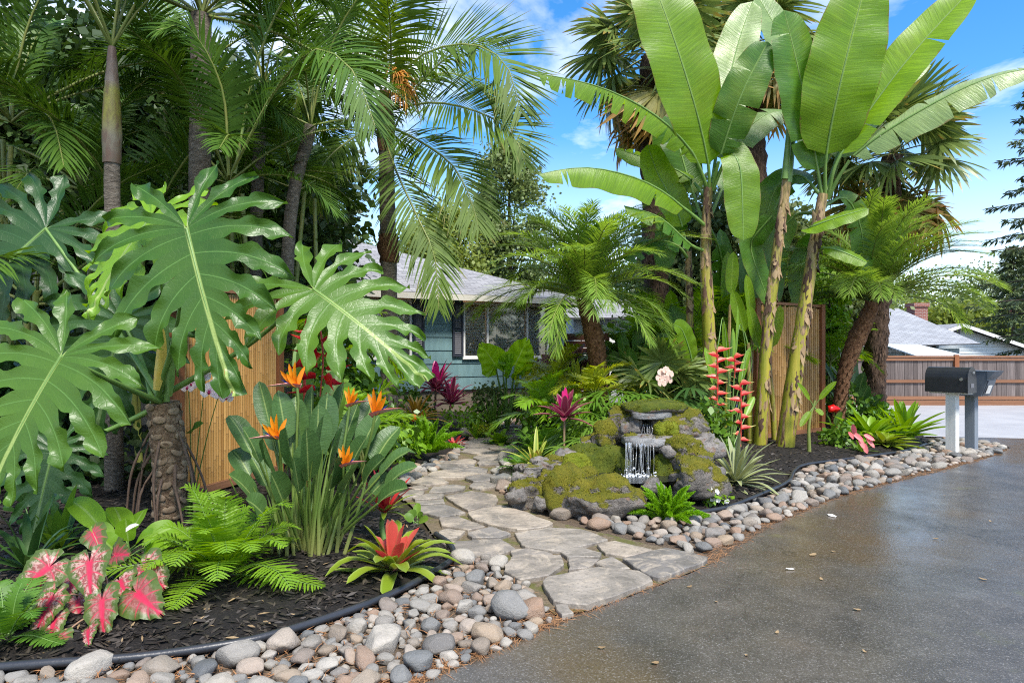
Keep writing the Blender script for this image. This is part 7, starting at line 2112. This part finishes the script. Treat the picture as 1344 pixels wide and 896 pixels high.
for i in range(10):
    d_ = dirv(i * 2.4, rng.uniform(.6, 1.3)); mb = MB(); mb.blade([cyb, cyb + d_ * .3, cyb + d_ * .55 - UP * .12], .016, pf(.2, .5), A(0, -.5, 1), 7, 1, .3); mb.build('leaf', M['grass_dark'], cym)
SH = [  # name, label, centre px, depth, width, height px, material, leaves, leaf size
    ('shrub', 'yellow green shrub below the right window of the house', (725, 500), 12.4, 70, 60, 'bush_yel', 500, .13),
    ('shrub', 'dusky pink coleus shrub beside the date palm trunk', (742, 478), 11.6, 46, 38, 'coleus', 420, .11),
    ('shrub', 'dark broad leaved shrub behind the waterfall and palm', (845, 478), 11.2, 90, 80, 'bush', 420, .24),
    ('shrub', 'glossy dark shrub at the foot of the banana stems', (905, 520), 10.9, 60, 90, 'philo_dark', 420, .22),
    ('shrub', 'fine leaved grey green shrub in front of the foundation', (640, 528), 12.6, 44, 46, 'tree_mid', 700, .07),
    ('shrub', 'low olive shrub at the right end of the foundation', (690, 535), 12.8, 50, 36, 'bush', 420, .10),
    ('shrub', 'bright green leafy shrub behind the fern by the path', (735, 560), 9.3, 80, 70, 'bush', 700, .09),
    ('shrub', 'leafy green mass under the windmill palm behind bananas', (960, 450), 12.4, 110, 150, 'bush', 700, .20),
    ('shrub', 'shaded leafy shrub behind the bird of paradise clump', (470, 560), 8.2, 110, 110, 'bush', 900, .10),
    ('shrub', 'small green shrub with red buds beside the queen palm', (540, 575), 9.9, 46, 44, 'bush_bright', 400, .07),
    ('shrub', 'small yellow green groundcover cushion at the path bend', (634, 562), 11.6, 24, 10, 'bush_yel', 260, .05),
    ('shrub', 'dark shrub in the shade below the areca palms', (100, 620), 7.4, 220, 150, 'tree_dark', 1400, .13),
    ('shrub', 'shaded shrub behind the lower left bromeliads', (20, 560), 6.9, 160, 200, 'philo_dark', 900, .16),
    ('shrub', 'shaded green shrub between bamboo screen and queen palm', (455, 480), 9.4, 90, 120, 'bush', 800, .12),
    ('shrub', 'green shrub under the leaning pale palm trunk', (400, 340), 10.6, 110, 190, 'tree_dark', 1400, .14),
]
for i, (nm, lab, c_, Y, w_, h_, m, n, sz) in enumerate(SH):
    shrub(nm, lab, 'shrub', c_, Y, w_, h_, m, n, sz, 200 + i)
leafy('fan_shrub', 'yellow green cycad like fan leaves beside the date palm', at_depth(762, 10.9), [(745, 478, 10.6), (758, 470, 10.6), (772, 474, 10.6), (735, 490, 10.5), (785, 486, 10.6), (750, 462, 10.9), (768, 500, 10.3), (740, 505, 10.3)], .05, 'bush_yel', 88, .35)
rfl = at_depth(545, 9.6)
rfx = thing('red_flower', 'small round red bloom above the foxtail fern', 'flower', rfl)
q = P(543, 548, 9.5); mb = MB(); mb.add(ICO2[0] * (1 + .2 * rng.standard_normal((len(ICO2[0]), 1))) * A(.05, .04, .05) + q, ICO2[1]); mb.build('flower', M['heli_red'], rfx)
tube_obj([rfl, (rfl + q) / 2 + A(.02, 0, 0), q], [.006, .005], 6, 5, 'stem', 'stem_green', rfx)
rosette('bromeliad', 'small salmon bromeliad on the rocks right of the foxtail fern', 'bromeliad', at_depth(596, 10.6), 14, .30, .026, 'brom_pink', (5, 60), .3, seed=91)
rosette('bromeliad', 'small green bromeliad before the tan foundation', 'bromeliad', at_depth(625, 11.6), 20, .40, .026, 'bush_bright', (15, 75), .35, seed=92)
rosette('cordyline', 'small magenta cordyline half hidden behind the wine red one', 'plant', at_depth(700, 11.2), 12, .32, .03, 'cordy', (-5, 60), .3, inner='cordy_pink', ninner=4, Lin=.9, Win=.04, stem=P(0, 535, 11.2)[2] - .12, stemr=.015, stemm='stem_pink', seed=93)
rosette('spider_plant', 'upright grassy plant before the foundation of the house', 'plant', at_depth(648, 12.0), 40, .75, .014, 'grass_green', (40, 86), .25, seed=94)
tall_ar = thing('arborvitae', 'bright green arborvitae column behind the bamboo screen', 'tree', at_depth(1088, 13.4), None)
mb = MB(); q = at_depth(1088, 13.4); mb.tube([q - UP * .05, q + UP * 1.2, q + UP * 2.6], [.06, .05, .02], 6, 7); mb.build('trunk', M['bark_tree'], tall_ar)
mb = MB()
for z_ in np.linspace(.3, 2.9, 9): foliage(mb, q + UP * z_, (.38, .38, .24), 20, 22, .10, .35, int(z_ * 10), .22, .6)
mb.build('crown', M['arbor'], tall_ar)

# more of the dense middle ground
PARLOR = frond_variants('frond', [75, 58, 42, 28, 12], .75, 30, .24, .013, [M['bush_yel'], M['rachis']], sag=.75, vee=.3, droop=.25, a0=65, a1=28, rr=.006, start=.2, n=3)
PARLOR_G = frond_variants('frond', [78, 62, 46, 30, 15], .95, 34, .28, .014, [M['bush_bright'], M['rachis']], sag=.75, vee=.3, droop=.3, a0=65, a1=28, rr=.007, start=.2, n=3)
for i, (x, y, Y, n, s, var, lab) in enumerate(((728, 505, 10.9, 14, 1.0, PARLOR, 'yellow green parlour palm below the right window'), (782, 520, 9.6, 14, .9, PARLOR, 'yellow green parlour palm at the foot of the date palm trunk'), (715, 545, 9.6, 16, .8, PARLOR_G, 'bright green parlour palm by the bend of the path'), (905, 470, 11.3, 16, 1.3, PARLOR_G, 'bright green parlour palm behind the paired banana stems'), (965, 480, 11.2, 16, 1.3, PARLOR_G, 'green parlour palm between banana stems and bamboo screen'), (1090, 475, 12.6, 14, 1.1, PARLOR_G, 'green parlour palm beside the cedar framed screen'), (840, 470, 11.4, 16, 1.3, PARLOR_G, 'green parlour palm between the date and windmill palm trunks'), (470, 575, 7.3, 14, .8, PARLOR_G, 'green parlour palm behind the bird of paradise'), (430, 470, 8.6, 14, 1.2, PARLOR_G, 'tall green parlour palm right of the bamboo screen'))):
    b_ = at_depth(x, Y)
    root = thing('parlour_palm', lab, 'palm shrub', b_, 'parlour palms in the bed')
    c_ = P(x, y, Y)
    for k in range(3):
        tube_obj([b_ + A(rng.normal(0, .05), rng.normal(0, .05), -.02), (b_ + c_) / 2 + A(rng.normal(0, .04), 0, 0), c_], [.018, .015, .012], 8, 6, 'stem', 'rachis', root)
    crown(root, c_, var, n, s, 60 + i)
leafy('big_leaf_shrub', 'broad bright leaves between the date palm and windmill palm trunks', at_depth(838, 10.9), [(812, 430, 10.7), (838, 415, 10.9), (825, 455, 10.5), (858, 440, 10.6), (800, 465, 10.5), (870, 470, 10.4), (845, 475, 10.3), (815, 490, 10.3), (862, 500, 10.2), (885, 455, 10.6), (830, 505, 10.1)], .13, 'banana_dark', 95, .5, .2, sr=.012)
leafy('big_leaf_shrub', 'broad bright leaves rising behind the paired banana stems', at_depth(900, 11.5), [(880, 380, 11.4), (905, 400, 11.3), (890, 430, 11.2), (925, 420, 11.3), (950, 440, 11.3), (915, 460, 11.1), (975, 430, 11.4), (940, 480, 11.0), (960, 380, 11.6), (985, 400, 11.6), (970, 350, 11.7), (1010, 330, 11.6)], .16, 'banana', 96, .55, .2, sr=.016)
b7 = at_depth(985, 10.1)
ban7 = thing('banana_sucker', 'cluster of thin yellow banana shoots left of the cut stem', 'banana plant', b7, 'banana plants')
for k, (x0, x1, yt) in enumerate(((985, 982, 450), (990, 1000, 470), (978, 988, 430), (950, 958, 400), (1018, 1010, 470))):
    tube_obj(pxs((x0, 598, 10.1 + .1 * k), ((x0 + x1) / 2, 530, 10.1 + .1 * k), (x1, yt, 10.1 + .1 * k)), [.05, .04, .02], 14, 10, 'pseudostem', 'pseudo', ban7, .03, k)
    paddle(ban7, P(x1, yt + 4, 10.1 + .1 * k), P(x1 + rng.uniform(-25, 25), yt - 70, 10.0 + .1 * k), .10, 'banana', unit(A(rng.normal(0, .4), -1, .2)), .25, 'stem_green', .02, .014)
for i, (nm, lab, c_, Y, w_, h_, m, n, sz) in enumerate((
    ('shrub', 'bright green shrub left of the waterfall rocks', (760, 555), 8.9, 60, 60, 'bush_bright', 420, .08),
    ('shrub', 'deep green undergrowth right of the waterfall', (935, 560), 8.6, 40, 70, 'bush', 360, .09),
    ('shrub', 'bright groundcover at the foot of the foundation', (610, 548), 12.2, 60, 26, 'bush_bright', 420, .07),
    ('shrub', 'green undergrowth beneath the leaning date palm', (1120, 535), 11.9, 70, 50, 'bush', 420, .10),
    ('shrub', 'leafy bush behind the mailbox side agave', (1160, 550), 11.8, 50, 30, 'bush_bright', 320, .08),
    ('shrub', 'leafy green bush against the siding left of the cordyline', (535, 540), 12.6, 60, 70, 'bush', 500, .10),
    ('shrub', 'bright leafy bush above the foxtail fern by the path', (520, 580), 9.0, 60, 60, 'bush_bright', 500, .08))):
    shrub(nm, lab, 'shrub', c_, Y, w_, h_, m, n, sz, 260 + i)

# ------------------------------------------------------------------ 10. trees behind
def gnd(x, y): return A(x, y, gzz(y))
def tpx(px, Y): return gnd((px - CX) * Y / F, Y)
tree('broadleaf_tree', 'tall dark green tree behind the house roof in the sky gap', 'tree', tpx(668, 30), 11.5, (1.45, 1.4, 4.2), 'tree_mid', 110, 240, .13, 301, .66, .2, 'trees beyond the house', cr=.14)
tree('broadleaf_tree', 'pale green tree behind the queen palm and roof', 'tree', tpx(585, 27), 8.2, (1.4, 1.3, 2.4), 'tree_pale', 90, 230, .13, 302, .66, .18, 'trees beyond the house', cr=.2)
tree('broadleaf_tree', 'hazy green tree left of the queen palm above the roof', 'tree', tpx(460, 30), 7.6, (2.0, 1.6, 2.0), 'tree_mid', 90, 230, .14, 303, .68, .2, 'trees beyond the house', cr=.2)
tree('broadleaf_tree', 'green tree low behind the roof ridge and date palm', 'tree', tpx(725, 34), 7.2, (2.6, 2, 1.8), 'tree_mid', 90, 200, .15, 304, .66, .2, 'trees beyond the house')
tree('broadleaf_tree', 'leafy tree behind the white garage', 'tree', tpx(830, 36), 8.0, (3.4, 2.5, 2.6), 'tree_dark', 90, 200, .17, 305, .6, .2, 'trees beyond the house')
tree('broadleaf_tree', 'leafy green tree screening the sky behind the banana stems', 'tree', at_depth(960, 16.8), 5.4, (2.1, 1.2, 1.9), 'tree_mid', 90, 200, .14, 306, .62, .12, 'trees beyond the house')
tree('broadleaf_tree', 'leafy green tree between windmill palm and date palm', 'tree', at_depth(1070, 17.0), 4.6, (1.5, 1.0, 1.6), 'tree_mid', 80, 180, .14, 307, .62, .12, 'trees beyond the house')
for i, (px, Y, h, r_, m, lab) in enumerate(((30, 12.5, 7.5, 2.4, 'tree_dark', 'dark evergreen tree closing the shaded left corner'), (180, 13.2, 7.8, 2.3, 'tree_dark', 'dark evergreen tree behind the crownshaft palm'), (310, 13.8, 6.8, 2.0, 'tree_dark', 'dark evergreen tree behind the ringed trunk'))):
    tree('evergreen_tree', lab, 'tree', at_depth(px, Y), h, (r_, 1.4, h * .42), m, 130, 170, .16, 320 + i, .56, .18, 'dark trees of the left thicket')
HILL = [(1110, 44, 7.0, 3.6, 'tree_mid', 'round green tree behind the grey roof'), (1165, 48, 7.6, 3.4, 'tree_pale', 'pale green tree left of the brick chimney'), (1235, 50, 7.8, 3.8, 'tree_mid', 'green tree right of the brick chimney'), (1285, 46, 6.8, 3.0, 'tree_pale', 'pale tree above the white gable'), (1332, 48, 6.4, 2.6, 'tree_pink', 'dusky pink leaved tree above the white gable roof'), (1390, 50, 8.5, 4.0, 'tree_mid', 'green tree at the right end of the hillside'), (1200, 62, 10.5, 5.0, 'tree_pale', 'tall pale tree high on the hillside'), (1300, 64, 11.5, 5.0, 'tree_mid', 'tall green tree high on the hillside'), (1060, 58, 9.5, 5.0, 'tree_mid', 'green hillside tree behind the bamboo screen'), (980, 52, 8.5, 5.0, 'tree_mid', 'green hillside tree behind the bananas'), (900, 50, 8.0, 4.5, 'tree_pale', 'pale hillside tree behind the waterfall plants')]
for i, (px, Y, h, r_, m, lab) in enumerate(HILL):
    tree('hillside_tree', lab, 'tree', tpx(px, Y), h, (r_, r_ * .7, h * .40), m, 80, 130, .26, 340 + i, .55, .25, 'trees on the far hillside', limbs=4)
conifer('tall grey green fir at the right frame edge', tpx(1395, 21), 13.0, 3.2, 'fir', 110, 150, 401, 'firs', .20, .06)
conifer('dark fir behind the teal house roof', tpx(640, 40), 13.5, 2.4, 'fir', 90, 90, 402, 'firs', .35, .12)
conifer('dark fir behind the palms on the hillside', tpx(1330, 38), 9.0, 2.6, 'fir', 80, 90, 403, 'firs', .3, .10)

# ------------------------------------------------------------------ 11. litter on the asphalt
def fallen(label, px, py, s, m, seed):
    q = G(px, py, .008); mb = MB(); a_ = seed * 1.7
    d_ = A(math.cos(a_), math.sin(a_), 0)
    mb.blade([q - d_ * s * .5 + UP * .004, q + UP * .001, q + d_ * s * .5 + UP * .010], s * .28, pf(.4, .45), UP, 5, 1, .2)
    o = mb.build('fallen_leaf', M[m], loc=q); tag(o, label, 'leaf', 'fallen leaves on the asphalt')
fallen('pale fallen leaf on the asphalt below the river rocks', 1092, 677, .11, 'white_petal', 1)
fallen('cream leaf scrap lying on the brown stained asphalt', 1037, 747, .07, 'white_petal', 2)
fallen('tan leaf scrap above the cream one on the asphalt', 1067, 728, .07, 'straw', 4)
for i, (x, y) in enumerate(((1094, 724), (1180, 690), (1228, 707), (1300, 684), (1125, 800), (980, 860), (905, 770), (1135, 855), (860, 870), (1240, 650), (1020, 830), (1290, 760), (940, 790), (790, 850), (1078, 760))):
    fallen('small brown leaf crumb on the wet asphalt', x, y, rng.uniform(.025, .05), 'straw', i + 9)
